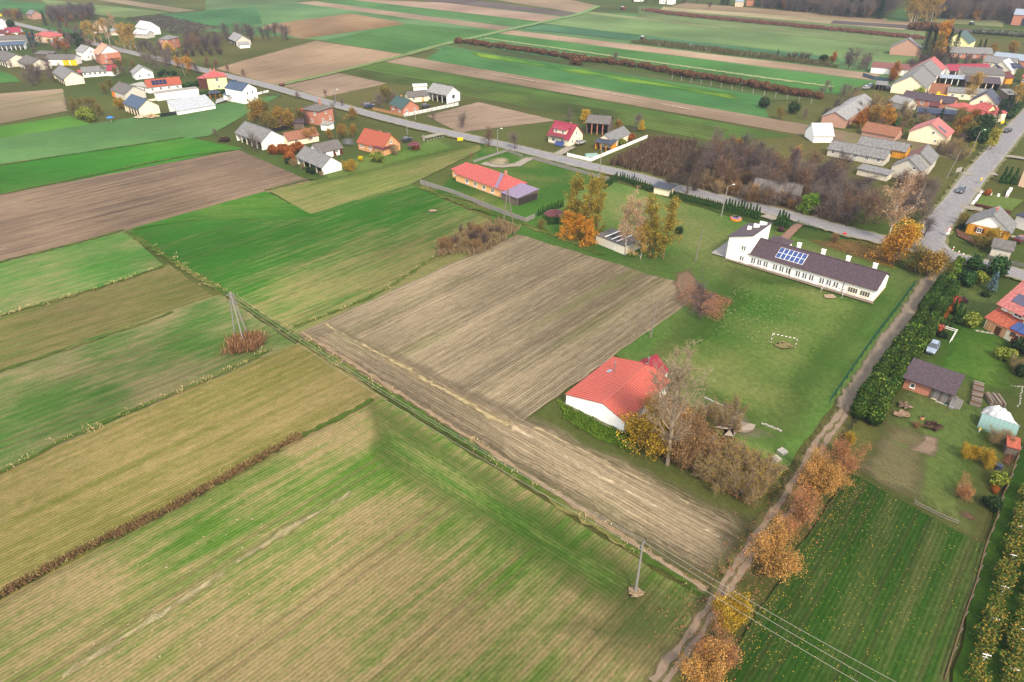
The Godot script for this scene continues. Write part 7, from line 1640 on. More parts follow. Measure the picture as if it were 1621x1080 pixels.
# panels between posts, every one a piece of its own
func fence(called: String, label: String, pts: Array, h: float, panel: String, post: String, gap := 2.5, kind := "panel") -> void:
	var t := thing(called, label, "fence", v3(pts[0]))
	var o := v3(pts[0])
	for k in pts.size() - 1:
		var a: Vector2 = pts[k]
		var b: Vector2 = pts[k + 1]
		var n = maxi(1, int(round(a.distance_to(b) / gap)))
		for i in n:
			var p = v3(a.lerp(b, float(i) / n)) - o
			var q = v3(a.lerp(b, float(i + 1) / n)) - o
			var d = (q - p).normalized()
			var s = Vector3(-d.z, 0, d.x)
			var g := Geo.new()
			g.box(p - d * 0.06 - s * 0.06, d * 0.12, Vector3(0, h + 0.06, 0), s * -0.12 if s.cross(d).y > 0 else s * 0.12)
			obj("post", g, M[post], t)
			g = Geo.new()
			var x = q - p - d * 0.12
			var z = d.cross(Vector3.UP).normalized()
			if kind == "panel":
				for m in 3: g.box(p + d * 0.06 + Vector3(0, h * m / 3.0 + 0.02, 0) - z * 0.025, x, Vector3(0, h / 3.0 - 0.03, 0), z * 0.05)
				obj("panel", g, M[panel], t)
			elif kind == "rails":
				for m in 2: g.box(p + d * 0.06 + Vector3(0, h * (0.4 + 0.45 * m), 0) - z * 0.03, x, Vector3(0, 0.12, 0), z * 0.06)
				obj("rail", g, M[panel], t)
			elif kind == "pickets":
				g.box(p + d * 0.06 + Vector3(0, h * 0.8, 0) - z * 0.03, x, Vector3(0, 0.07, 0), z * 0.03)
				g.box(p + d * 0.06 + Vector3(0, h * 0.2, 0) - z * 0.03, x, Vector3(0, 0.07, 0), z * 0.03)
				for m in int(gap / 0.2): g.box(p + d * (0.1 + m * 0.2) + Vector3(0, 0.06, 0) + z * 0.002, d * 0.12, Vector3(0, h - 0.1, 0), z * 0.025)
				obj("picket_panel", g, M[panel], t)
			else:
				var l = x.length()
				for m in 7: g.box(p + d * 0.06 + Vector3(0, h * (m + 0.5) / 7.0, 0), x, Vector3(0, 0.022, 0), z * 0.022)
				for m in int(l / 0.22): g.box(p + d * (0.1 + m * 0.22) + Vector3(0, 0.05, 0) + z * 0.024, d * 0.022, Vector3(0, h - 0.08, 0), z * 0.022)
				obj("wire_panel", g, M[panel], t)

func car(label: String, p: Vector2, towards: Vector2, paint: Color, big := 1.0) -> void:
	var t := thing("car", label, "car", v3(p, layer), facing(p, towards))
	t.scale = Vector3.ONE * big
	var m := mat("paint_%d" % int(hash(label) % 100000), paint, "", 1, 0.3, 0.2)
	m.clearcoat_enabled = true
	# profile along the length, front at +x: [x, roof or bonnet height, half width]
	var low = [[-2.05, 0.62, 0.74], [-1.98, 0.92, 0.82], [-1.2, 0.95, 0.86], [0.0, 0.93, 0.87], [0.95, 0.9, 0.86], [1.85, 0.74, 0.8], [2.06, 0.55, 0.72]]
	var g := Geo.new()
	for k in low.size() - 1:
		var a = low[k]
		var b = low[k + 1]
		g.quad(Vector3(a[0], a[1], a[2]), Vector3(b[0], b[1], b[2]), Vector3(b[0], b[1], -b[2]), Vector3(a[0], a[1], -a[2]))
		for s in [1.0, -1.0]:
			var q = [Vector3(a[0], 0.24, a[2] * s), Vector3(b[0], 0.24, b[2] * s), Vector3(b[0], b[1], b[2] * s), Vector3(a[0], a[1], a[2] * s)]
			if s < 0: q.reverse()
			g.quad(q[0], q[1], q[2], q[3])
	g.quad(Vector3(2.06, 0.24, 0.72), Vector3(2.06, 0.24, -0.72), Vector3(2.06, 0.55, -0.72), Vector3(2.06, 0.55, 0.72))
	g.quad(Vector3(-2.05, 0.24, -0.74), Vector3(-2.05, 0.24, 0.74), Vector3(-2.05, 0.62, 0.74), Vector3(-2.05, 0.62, -0.74))
	obj("body", g, m, t)
	g = Geo.new()
	g.quad(Vector3(-1.5, 1.43, 0.56), Vector3(0.15, 1.46, 0.58), Vector3(0.15, 1.46, -0.58), Vector3(-1.5, 1.43, -0.56))
	for k in [[-1.5, -1.85], [0.15, 0.95], [-0.7, -0.7]]:
		for s in [0.57, -0.57]:
			var e = 0.82 * signf(s)
			g.tube(Vector3(k[0], 1.42, s), Vector3(k[1], 0.93, e), 0.05, 0.05, 4)
	obj("roof", g, m, t)
	for k in [[Vector3(0.95, 0.93, 0.78), Vector3(0.95, 0.93, -0.78), Vector3(0.17, 1.44, -0.55), Vector3(0.17, 1.44, 0.55), "windscreen"], [Vector3(-1.85, 0.95, -0.76), Vector3(-1.85, 0.95, 0.76), Vector3(-1.52, 1.42, 0.54), Vector3(-1.52, 1.42, -0.54), "rear_window"], [Vector3(-1.8, 0.95, 0.81), Vector3(0.9, 0.93, 0.81), Vector3(0.15, 1.43, 0.57), Vector3(-1.48, 1.41, 0.56), "side_window"], [Vector3(0.9, 0.93, -0.81), Vector3(-1.8, 0.95, -0.81), Vector3(-1.48, 1.41, -0.56), Vector3(0.15, 1.43, -0.57), "side_window"]]:
		g = Geo.new()
		g.quad(k[0], k[1], k[2], k[3])
		obj(k[4], g, M.glass, t)
	for x in [-1.28, 1.3]:
		for s in [-0.8, 0.8]:
			var w = obj("wheel", bar(Vector3(x, 0.31, s - 0.1), Vector3(x, 0.31, s + 0.1), 0.31, 12), M.rubber, t)
			obj("rim", bar(Vector3(x, 0.31, s - 0.11 if s < 0 else s + 0.1), Vector3(x, 0.31, s - 0.1 if s < 0 else s + 0.11), 0.19, 8), M.metal, w)
	for s in [-0.55, 0.55]:
		g = Geo.new()
		g.cube(Vector3(2.03, 0.6, s), Vector3(0.1, 0.14, 0.3))
		obj("headlight", g, M.frame, t)
		g = Geo.new()
		g.cube(Vector3(-2.04, 0.72, s * 1.15), Vector3(0.08, 0.16, 0.2))
		obj("tail_light", g, M.red_paint, t)

func pole(label: String, p: Vector2, h: float, lean := Vector2.ZERO, arm := 0.0, m := "concrete", lamp := false, turn := 0.0) -> void:
	var t := thing("utility_pole" if not lamp else "street_lamp", label, "pole" if not lamp else "lamp", v3(p), turn)
	var g := Geo.new()
	var top = Vector3(lean.x, h, lean.y)
	g.tube(Vector3.ZERO, top, 0.17, 0.1, 8, Color.WHITE, true)
	obj("shaft", g, M[m], t)
	if arm > 0.0 and not lamp:
		g = Geo.new()
		g.cube(top - Vector3(0, 0.35, 0), Vector3(arm, 0.1, 0.1))
		obj("crossarm", g, M.metal, t)
		for x in [-0.46, 0.0, 0.46]:
			g = Geo.new()
			g.tube(top + Vector3(x * arm, -0.3 if x else 0.0, 0), top + Vector3(x * arm, 0.0 if x else 0.25, 0), 0.05, 0.07, 6, Color.WHITE, true)
			obj("insulator", g, M.dark, t)
	if lamp:
		obj("arm", bar(top - Vector3(0, 0.1, 0), top + Vector3(arm, 0.35, 0), 0.05), M.metal, t)
		g = Geo.new()
		g.ball(top + Vector3(arm + 0.3, 0.35, 0), Vector3(0.42, 0.13, 0.17), Color.WHITE, 8, 5)
		obj("lamp_head", g, M.frame, t)

func wire(label: String, a: Vector3, b: Vector3, sag: float) -> void:
	var g := Geo.new()
	var last = a
	for k in range(1, 25):
		var f = k / 24.0
		var p = a.lerp(b, f) - Vector3(0, sag * 4.0 * f * (1.0 - f), 0)
		g.tube(last, p, 0.022, 0.022, 4)
		last = p
	tag(obj("power_line", g, M.wire), label, "power line")

func heap(called: String, label: String, category: String, p: Vector2, r: float, h: float, col: Color, rough := 0.5) -> void:
	var g := Geo.new()
	var ring := []
	for j in 6:
		var row_ := []
		for k in 14:
			var a = TAU * k / 14
			var f = 1.0 - j / 5.0
			var w = 1.0 + nC.get_noise_2d(cos(a) * 30.0 + p.x * 7.0, sin(a) * 30.0 + j * 9.0) * rough
			row_.append(Vector3(cos(a) * r * f * w, h * (1.0 - f * f) * w + layer, sin(a) * r * f * w * 0.8))
		ring.append(row_)
	for j in 5:
		for k in 14:
			var w = rng.randf_range(0.8, 1.15)
			g.quad(ring[j][(k + 1) % 14], ring[j][k], ring[j + 1][k], ring[j + 1][(k + 1) % 14], Color(col.r * w, col.g * w, col.b * w))
	var o = obj(called, g, M.bark)
	o.position = v3(p)
	tag(o, label, category)

func person(label: String, p: Vector2, turn: float, coat: Color, legs: Color) -> void:
	var t := thing("person", label, "person", v3(p, layer), turn)
	var g := Geo.new()
	var skin = Color(0.78, 0.6, 0.5)
	for s in [-1.0, 1.0]:
		g.tube(Vector3(0.16 * s, 0.05, 0.1 * s), Vector3(0.02 * s, 0.48, 0.09 * s), 0.055, 0.075, 7, legs)
		g.tube(Vector3(0.02 * s, 0.48, 0.09 * s), Vector3(0, 0.92, 0.08 * s), 0.075, 0.1, 7, legs)
		g.ball(Vector3(0.16 * s + 0.06, 0.05, 0.1 * s), Vector3(0.14, 0.05, 0.05), Color(0.12, 0.1, 0.1), 7, 5)
		g.tube(Vector3(0, 1.42, 0.2 * s), Vector3(-0.08 * s, 1.14, 0.25 * s), 0.06, 0.05, 6, coat)
		g.tube(Vector3(-0.08 * s, 1.14, 0.25 * s), Vector3(0.04 - 0.1 * s, 0.9, 0.25 * s), 0.05, 0.04, 6, coat)
		g.ball(Vector3(0.05 - 0.1 * s, 0.84, 0.25 * s), Vector3(0.04, 0.08, 0.03), skin, 6, 4)
	g.ball(Vector3(0, 1.2, 0), Vector3(0.15, 0.36, 0.23), coat, 10, 7)
	g.tube(Vector3(0, 1.45, 0), Vector3(0.01, 1.56, 0), 0.06, 0.055, 6, skin)
	g.ball(Vector3(0.02, 1.65, 0), Vector3(0.1, 0.12, 0.08), skin, 8, 6)
	g.ball(Vector3(-0.015, 1.69, 0), Vector3(0.11, 0.1, 0.09), Color(0.2, 0.15, 0.12), 8, 5)
	obj("body", g, M.bark, t)

func goal(label: String, a: Vector2, b: Vector2, h: float) -> void:
	var t := thing("football_goal", label, "goal", v3(a), facing(a, b))
	var l = a.distance_to(b)
	for x in [0.0, l]:
		for k in 5: obj("post" if k == 0 else "post_band", bar(Vector3(x, h * k / 5.0, 0), Vector3(x, h * (k + 1) / 5.0, 0), 0.06 if k % 2 == 0 else 0.061), M.frame if k % 2 == 0 else M.rust, t)
		obj("stay", bar(Vector3(x, h - 0.05, 0), Vector3(x, 0.05, -1.0), 0.035), M.frame, t)
	for k in 12: obj("crossbar" if k == 0 else "crossbar_band", bar(Vector3(l * k / 12.0, h, 0), Vector3(l * (k + 1) / 12.0, h, 0), 0.06 if k % 2 == 0 else 0.061), M.frame if k % 2 == 0 else M.rust, t)

func make_small():
	mat("wire", px(190, 186, 176), "", 1, 0.5)
	make_lines()
	make_fences()
	make_yard_things()
	make_road_things()

func make_lines():
	var a: Vector2 = Vector2(14.93, -53.94)
	pole("concrete pole with crossarm standing on its own bare patch in the near left field", a, 9.1, Vector2(0.1, 0), 1.5, "concrete", false, 1.0)
	heap("soil_mound", "trampled soil at the foot of the near concrete pole", "soil", a, 1.0, 0.12, px(166, 146, 120))
	var b: Vector2 = Vector2(-51.86, -111.16)
	var top = Vector3(-0.5, 10.4, -1.2)
	var t := thing("three_legged_pole", "three-legged power pole in a clump of brown growth between fields", "pole", v3(b))
	for k in [Vector2(-53.88, -112.89), Vector2(-50.82, -109.58), Vector2(-51.27, -113.18)]:
		obj("leg", bar(v3(k - b), top + v3((k - b) * 0.08), 0.13, 8), M.concrete, t)
	for k in 2:
		var g := Geo.new()
		g.cube(top + Vector3(0, -0.5 - 1.6 * k, 0), Vector3(2.0 - k * 0.2, 0.12, 0.12))
		obj("crossarm", g, M.metal, t)
		for x in [-0.9, 0.9]:
			g = Geo.new()
			g.tube(top + Vector3(x, -0.45 - 1.6 * k, 0), top + Vector3(x, -0.1 - 1.6 * k, 0), 0.08, 0.06, 6, Color.WHITE, true)
			obj("insulator", g, M.dark, t)
	var c: Vector2 = Vector2(-1.05, -170.56)
	t = thing("a_frame_pole", "two-legged wooden power pole by the lilac lean-to", "pole", v3(c), 0.2)
	for x in [-1.3, 1.3]: obj("leg", bar(Vector3(x, 0, 0), Vector3(x * 0.08, 9.6, 0), 0.14, 7), M.post_wood, t)
	obj("brace", bar(Vector3(-0.8, 4.0, 0), Vector3(0.8, 4.0, 0), 0.07), M.post_wood, t)
	var e: Vector2 = Vector2(32.58, -39.43)
	var off: Vector2 = (e - a).normalized().orthogonal()
	for k in [[-0.7, 8.85, "first"], [0.0, 9.35, "second"], [0.7, 8.85, "third"]]:
		wire("power line from the near pole to the three-legged pole, %s of three" % k[2], v3(a + off * k[0], k[1]), v3(b, 0) + top + Vector3(k[0] * 1.3, -0.3, 0), 1.6)
		wire("power line from the near pole across the sown field, %s of three" % k[2], v3(a + off * k[0] * (2.6 if k[0] > 0 else 1.0), k[1] - (0.9 if k[0] > 0 else 0.0)), v3(a + (e - a) * 1.7 + off * k[0] * (2.6 if k[0] > 0 else 1.0), k[1] - 0.6), 0.8)
	pole("tall concrete pole with a switch box beside the short thuja hedge", Vector2(26.60, -202.39), 12.6, Vector2.ZERO, 1.6)
	t = thing("transformer_box", "grey box fixed to the tall concrete pole by the thujas", "box", v3(Vector2(26.29, -202.68)))
	for k in [[2.0, 0.5, 1.1], [5.2, 0.9, 0.5]]:
		var g := Geo.new()
		g.cube(Vector3(0, k[0], 0.25), Vector3(k[1], k[2], 0.35))
		obj("cabinet", g, M.gate_gray if k[0] > 3 else M.concrete, t)
	pole("street lamp on a concrete pole at the roadside by the long orange house", Vector2(-5.02, -234.25), 8.0, Vector2(0.1, 0), 1.2, "concrete", true, 0.4)
	pole("street lamp leaning at the thuja hedge on the school lawn", Vector2(56.91, -175.58), 8.6, Vector2(0.7, -0.4), 1.3, "concrete", true, 0.2)
	pole("street lamp by the road near the bare trees and blue van", Vector2(-75.7, -303.0), 6.5, Vector2.ZERO, 1.0, "concrete", true, 0.2)
	pole("street lamp beside the weeping willow", Vector2(155.67, -230.48), 8.5, Vector2(1.0, 0), 1.6, "concrete", true, 0.3)
	pole("thin wooden pole on the school lawn left of the tower", Vector2(43.56, -147.57), 8.2, Vector2(0.5, 0), 0.0, "post_wood")
	pole("thin wooden pole at the edge of the stubble field near the hall", Vector2(26.88, -112.87), 9.0, Vector2(0.4, 0), 0.0, "post_wood")
	pole("leaning wooden pole by the grey notice board", Vector2(135.71, -207.82), 8.5, Vector2(2.2, -1.0), 0.0, "post_wood")
	pole("leaning pole among the bare trees on the road corner", Vector2(111.24, -180.52), 8.0, Vector2(1.6, 0), 0.0, "post_wood")
	pole("pole leaning before the square brick house", Vector2(-194.0, -426.0), 9.0, Vector2(-1.6, 0), 0.0, "post_wood")
	pole("pole between the two yellow trees and the red roofs", Vector2(-167.3, -368.1), 9.0, Vector2(-1.2, 0), 0.8, "post_wood")
	pole("pole by the road before the white cottage", Vector2(-206.3, -407.9), 8.0, Vector2(-0.8, 0), 0.8, "post_wood")
	pole("pole on the lawn by the tiled house drive", Vector2(-39.3, -258.2), 7.0, Vector2.ZERO, 0.8)
	pole("pole by the end of the white picket fence", Vector2(-38.8, -279.5), 5.0, Vector2.ZERO, 0.0)
	pole("pole left of the great barn", Vector2(184.4, -339.9), 7.5, Vector2(0.8, 0), 0.8)

func make_fences():
	fence("white_fence", "white concrete panel fence around the crimson-roofed house garden", [Vector2(18.75, -230.99), Vector2(26.25, -225.02), Vector2(50.0, -253.5)], 1.2, "white", "white", 2.4)
	fence("picket_fence", "white picket fence beside the green-roofed brick cottage", [Vector2(-44.0, -284.1), Vector2(-23.0, -304.1)], 1.4, "frame", "stone", 2.4, "pickets")
	fence("orange_fence", "orange wooden fence along the road before the brick cottage", [Vector2(-58.7, -295.7), Vector2(-44.4, -284.6)], 1.3, "tan", "tan", 2.2, "pickets")
	fence("roadside_fence", "grey concrete fence along the road before the long orange house", [Vector2(7.05, -226.58), Vector2(27.02, -207.68), Vector2(30.64, -205.01)], 1.3, "concrete", "concrete", 2.5)
	fence("roadside_fence", "low concrete fence at the sandy yard of the long orange house", [Vector2(-12.67, -223.15), Vector2(-7.33, -229.21), Vector2(-1.75, -235.54), Vector2(3.74, -228.85)], 1.1, "concrete", "concrete", 2.5)
	fence("old_concrete_fence", "weathered concrete fence between the plot and the long orange house", [Vector2(-28.13, -202.68), Vector2(-17.31, -193.51), Vector2(-3.13, -178.12), Vector2(3.63, -171.65), Vector2(6.25, -174.56)], 1.5, "concrete", "concrete", 2.2)
	fence("mesh_fence", "dark green mesh fence along the dirt track and playing field", [Vector2(88.94, -134.70), Vector2(79.43, -123.29), Vector2(70.26, -112.60), Vector2(61.16, -101.51), Vector2(53.23, -91.65)], 1.7, "fence_green", "fence_green", 3.0, "mesh")
	fence("mesh_fence", "green mesh fence by the school path and gate", [Vector2(73.03, -168.08), Vector2(75.87, -170.23), Vector2(79.51, -165.44)], 1.4, "fence_green", "fence_green", 2.5, "mesh")
	fence("mesh_fence", "green mesh fence by the modern house's white wall", [Vector2(-118.4, -329.7), Vector2(-111.0, -323.2), Vector2(-103.1, -318.5)], 1.4, "fence_green", "fence_green", 2.5, "mesh")
	fence("teal_screen", "teal screen fence around the scrap yard at the great barn", [Vector2(178.3, -366.1), Vector2(180.0, -357.3), Vector2(188.3, -352.6)], 1.8, "screen", "screen", 3.0)
	fence("rail_fence", "black metal rail fence at the lower end of the long hedge", [Vector2(55.61, -86.97), Vector2(52.91, -83.89), Vector2(50.03, -80.54)], 1.2, "dark", "dark", 2.5, "rails")
	fence("garden_fence", "old wooden fence along the right edge of garden and sown field", [Vector2(77.81, -79.93), Vector2(72.78, -73.97), Vector2(68.60, -69.40), Vector2(65.91, -65.99), Vector2(61.79, -61.44), Vector2(57.10, -55.53), Vector2(53.09, -50.90), Vector2(49.22, -46.28), Vector2(46.36, -42.82)], 1.0, "wood", "post_wood", 3.0, "rails")
	fence("white_rails", "white tube fence round the small grave-like garden by the silver car", [Vector2(84.91, -117.25), Vector2(87.44, -115.03), Vector2(83.77, -110.69)], 0.8, "frame", "frame", 1.6, "rails")
	fence("wooden_fence", "grey wooden fence below the pale plank shed", [Vector2(113.69, -149.12), Vector2(116.42, -146.29), Vector2(119.50, -144.21)], 1.2, "gray_plank", "gray_plank", 2.4, "pickets")
	fence("boundary_fence", "low wire fence at the head of the sown field", [Vector2(56.09, -68.80), Vector2(58.71, -66.12), Vector2(60.25, -65.02)], 0.8, "post_wood", "post_wood", 3.0, "rails")
	fence("black_fence", "black board fence left of the pale sloping shed", [Vector2(-142.5, -283.3), Vector2(-137.3, -287.7)], 1.6, "dark", "dark", 2.5)
	fence("black_fence", "black board fence behind the white barn by the brick house", [Vector2(-91.2, -259.7), Vector2(-86.2, -265.3)], 1.5, "dark", "dark", 2.5)
	fence("white_wall", "white garden wall joining the modern house to the road", [Vector2(-116.5, -324.8), Vector2(-112.8, -329.7)], 1.0, "white", "white", 2.5)
	fence("yard_wall", "low pale wall in the yard left of the white wall shed", [Vector2(-161.8, -309.4), Vector2(-155.9, -314.8)], 1.0, "pale", "pale", 2.5)
	# row of stakes
	var s := thing("field_stake", "white stake at the foot of the long hedgerow", "stake", Vector3.ZERO, 0, "stakes below the hedgerow")
	obj("shaft", bar(Vector3.ZERO, Vector3(0, 2.3, 0), 0.12, 5), M.stone, s)
	var pts = [Vector2(79.8, -358.1), Vector2(130.0, -306.6)]
	for k in 14:
		var p = v3(pts[0].lerp(pts[1], k / 13.0))
		if k == 0: s.position = p
		else: dup(s, "field_stake", p, 0, "white stake at the foot of the long hedgerow", "stakes below the hedgerow")
	var q := thing("sapling_stake", "pale stake in the rows of saplings", "stake", Vector3.ZERO, 0, "stakes of the sapling rows")
	obj("shaft", bar(Vector3.ZERO, Vector3(0, 2.0, 0), 0.1, 5), M.stone, q)
	var places = inside([Vector2(77.1, -471.8), Vector2(174.9, -388.2), Vector2(173.1, -400.9), Vector2(89.1, -478.1)], 60)
	for k in places.size():
		if k == 0: q.position = v3(places[0])
		else: dup(q, "sapling_stake", v3(places[k]), 0, "pale stake in the rows of saplings", "stakes of the sapling rows")
	var w := thing("trellis_post", "white T-shaped post in the bush rows at the right edge", "post", Vector3.ZERO, 0, "trellis posts of the bush rows")
	obj("shaft", bar(Vector3.ZERO, Vector3(0, 2.0, 0), 0.05, 6), M.frame, w)
	obj("crosspiece", bar(Vector3(-0.42, 1.85, 0), Vector3(0.42, 1.85, 0), 0.05, 6), M.frame, w)
	obj("crosspiece", bar(Vector3(-0.3, 1.4, 0), Vector3(0.3, 1.4, 0), 0.04, 6), M.frame, w)
	var first = true
	for p in [Vector2(70.43, -67.50), Vector2(66.89, -63.11), Vector2(62.91, -58.40), Vector2(58.93, -53.62), Vector2(55.20, -49.27), Vector2(51.56, -44.80), Vector2(57.65, -47.90), Vector2(53.57, -43.10)]:
		if first: w.position = v3(p)
		else: dup(w, "trellis_post", v3(p), -0.35, "white T-shaped post in the bush rows at the right edge", "trellis posts of the bush rows")
		first = false

func stone_wall(called: String, label: String, a: Vector2, b: Vector2, n: int, s: float, m := "stone") -> void:
	var t := thing(called, label, "wall", v3(a), facing(a, b))
	for k in n:
		var g := Geo.new()
		var h = s * rng.randf_range(0.8, 1.3)
		g.cube(Vector3(a.distance_to(b) * (k + 0.5) / n, h / 2, rng.randf_range(-0.08, 0.08)), Vector3(a.distance_to(b) / n * 0.86, h, s * 0.8))
		obj("block", g, M[m if k % 3 else "stone"], t)

func woodpile(label: String, a: Vector2, b: Vector2, w: float, h: float, n: int) -> void:
	var t := thing("woodpile", label, "woodpile", v3(a), facing(a, b))
	var l = a.distance_to(b)
	for k in n:
		var y = 0.12 + h * (k % 4) / 4.0
		var x = l * (k / 4 + 0.5) / (n / 4.0)
		obj("log", bar(Vector3(x + rng.randf_range(-0.06, 0.06), y, -w / 2 * rng.randf_range(0.85, 1.05)), Vector3(x + rng.randf_range(-0.15, 0.15), y + rng.randf_range(-0.05, 0.05), w / 2 * rng.randf_range(0.85, 1.05)), 0.15 * rng.randf_range(0.8, 1.15), 6), M.post_wood if k % 3 else M.wood, t)

func make_yard_things():
	goal("red and white football goal alone on the playing field", Vector2(49.76, -111.16), Vector2(53.76, -109.30), 2.2)
	goal("white football goal before the school windows", Vector2(67.29, -131.84), Vector2(70.74, -129.17), 2.2)
	heap("sand_patch", "bare trodden sand in the mouth of the goal by the school", "sand", Vector2(68.15, -129.32), 1.3, 0.03, px(196, 172, 148), 0.3)
	heap("worn_goalmouth", "worn pale patch of ground under the lone football goal", "soil", Vector2(51.72, -109.75), 1.6, 0.03, px(150, 140, 100), 0.6)
	# fire pit bench ring
	var t := thing("fire_ring", "round orange fire pit wall with charred logs on the school lawn", "fire pit", v3(Vector2(60.31, -173.43)))
	obj("paving", bar(Vector3(0, 0.05, 0), Vector3(0, 0.12, 0), 1.75, 18), M.stone, t)
	obj("brick_ring", bar(Vector3(0, 0.12, 0), Vector3(0, 0.75, 0), 1.45, 18), M.orange_paint, t)
	obj("ash", bar(Vector3(0, 0.7, 0), Vector3(0, 0.8, 0), 1.3, 14), M.lilac, t)
	for k in 4: obj("log", bar(Vector3(-0.7 + k * 0.4, 0.85, -0.5), Vector3(0.5 - k * 0.2, 1.3, 0.4), 0.12, 6), M.dark, t)
	for k in [[Vector2(39.75, -77.76), "lower left"], [Vector2(41.25, -79.39), "upper right"]]:
		t = thing("concrete_block", "pale concrete block in the grass by the rubble, %s of two" % k[1], "block", v3(k[0]), 0.5)
		for m in 4:
			var g := Geo.new()
			g.cube(Vector3((m % 2 - 0.5) * 0.62, 0.35, (m / 2 - 0.5) * 0.62), Vector3(0.58, 0.7, 0.58))
			obj("block", g, M.stone, t)
	stone_wall("foundation", "broken white foundation edge along the rubble behind the hall", Vector2(32.78, -93.49), Vector2(37.88, -88.73), 16, 0.35)
	stone_wall("foundation", "pale broken slabs at the right end of the rubble", Vector2(40.30, -86.48), Vector2(42.96, -84.50), 7, 0.4)
	heap("rubble_heap", "grey heap of rubble among bare shrubs behind the hall", "rubble", Vector2(35.38, -85.28), 2.6, 0.7, px(170, 156, 146), 1.2)
	# the garden by the brick shed
	woodpile("narrow upright woodpile nearest the brick shed", Vector2(77.16, -90.78), Vector2(81.42, -97.08), 1.6, 1.2, 48)
	woodpile("broad woodpile of long pale poles beside the tarpaulin", Vector2(80.21, -92.67), Vector2(82.62, -92.23), 3.0, 1.0, 32)
	var a: Vector2 = Vector2(74.58, -85.55)
	var b: Vector2 = Vector2(78.57, -82.45)
	t = thing("polytunnel", "teal plastic polytunnel at the right garden fence", "polytunnel", v3(a), facing(a, b))
	var l = a.distance_to(b)
	var g := Geo.new()
	var arc := []
	for k in 11: arc.append(Vector3(0, 1.9 * sin(PI * k / 10.0), -1.6 + 1.6 * cos(PI * k / 10.0)))
	for s in 8:
		for k in 10:
			var x0 = Vector3(l * s / 8.0, 0, 0)
			var x1 = Vector3(l * (s + 1) / 8.0, 0, 0)
			g.quad(arc[k] + x0, arc[k] + x1, arc[k + 1] + x1, arc[k + 1] + x0)
	for k in 10:
		g.tri(Vector3(0, 0, -1.6), arc[k], arc[k + 1])
		g.tri(Vector3(l, 0, -1.6), arc[k + 1] + Vector3(l, 0, 0), arc[k] + Vector3(l, 0, 0))
	obj("cover", g, mat("teal_film", px(150, 190, 184), "wear", 4.0, 0.35), t)
	for s in 9:
		g = Geo.new()
		for k in 10: g.tube(arc[k] * 1.01 + Vector3(l * s / 8.0, 0, -0.005), arc[k + 1] * 1.01 + Vector3(l * s / 8.0, 0, -0.005), 0.035, 0.035, 4)
		obj("hoop", g, M.skyroof, t)
	var p: Vector2 = Vector2(79.51, -88.25)
	t = thing("tarpaulin", "white tarpaulin draped over a heap behind the teal polytunnel", "tarpaulin", v3(p))
	g = Geo.new()
	var N := 16
	var grid := []
	for j in N + 1:
		var row_ := []
		for i in N + 1:
			var x = (float(i) / N - 0.5) * 2.0
			var z = (float(j) / N - 0.5) * 2.0
			var r = minf(1.0, Vector2(x, z).length())
			row_.append(Vector3(x * 2.3, maxf(0.08, 1.7 * (1.0 - r * r * r) + nC.get_noise_2d(x * 30, z * 30) * 0.35 + 0.12 * sin(atan2(z, x) * 9.0) * r), z * 2.5))
		grid.append(row_)
	for j in N:
		for i in N: g.quad(grid[j + 1][i], grid[j + 1][i + 1], grid[j][i + 1], grid[j][i])
	obj("sheet", g, M.whiteroof, t)
	t = thing("barrel", "small rusty barrel standing on the garden grass", "barrel", v3(Vector2(66.71, -87.52)))
	obj("body", bar(Vector3.ZERO, Vector3(0, 0.85, 0), 0.3, 12), M.tan, t)
	obj("rim", bar(Vector3(0, 0.85, 0), Vector3(0, 0.87, 0), 0.27, 12), M.dark, t)
	heap("compost_heap", "dark rubbish heap with pale scraps in the garden", "heap", Vector2(67.47, -85.41), 1.3, 0.5, px(96, 76, 66), 1.2)
	heap("soil_heap", "small brown heap of branches left of the brick shed's junk", "heap", Vector2(65.36, -90.92), 1.0, 0.4, px(150, 128, 112), 1.2)
	heap("ash_patch", "bare ash-brown patch in the lawn below the brick shed", "soil", Vector2(64.04, -88.80), 1.2, 0.06, px(172, 146, 122), 0.8)
	var junk = [[Vector2(68.59, -96.46), 3.4, 0.45, 0.7, "frame", "stacked white window frames leaning by the brick shed"], [Vector2(67.95, -94.77), 3.8, 0.3, 0.5, "stone", "long pale plank pile under the window frames"], [Vector2(70.63, -94.16), 1.2, 0.6, 0.9, "wood", "brown crate among the junk before the brick shed"], [Vector2(71.23, -93.41), 0.9, 0.6, 0.7, "cream", "cream box among the junk before the brick shed"], [Vector2(71.39, -92.52), 2.4, 0.35, 0.7, "stone", "row of pale slabs among the junk before the plank wall"], [Vector2(72.51, -91.79), 0.6, 0.5, 0.5, "fence_green", "green-white bucket at the corner of the junk"], [Vector2(72.76, -90.78), 0.8, 0.6, 0.7, "gate_gray", "dark motor lying at the shed's right corner"]]
	var ang = facing(Vector2(67.79, -96.30), Vector2(73.06, -91.65))
	for k in junk:
		t = thing("junk_pile", k[5], "junk", v3(k[0]), ang)
		for m in 4:
			g = Geo.new()
			g.box(Vector3(0.05 * m, k[2] * m / 4.0, -k[3] * 0.5 + 0.03 * m), Vector3(k[1] * (1.0 - 0.07 * m), 0, 0), Vector3(0, k[2] / 4.0 - 0.02, 0), Vector3(0, 0, k[3] * (1.0 - 0.1 * m)))
			obj("piece", g, M[k[4]], t)
	t = thing("plank_windbreak", "grey leaning boards at the right end of the brick shed", "boards", v3(Vector2(73.25, -91.36)), ang)
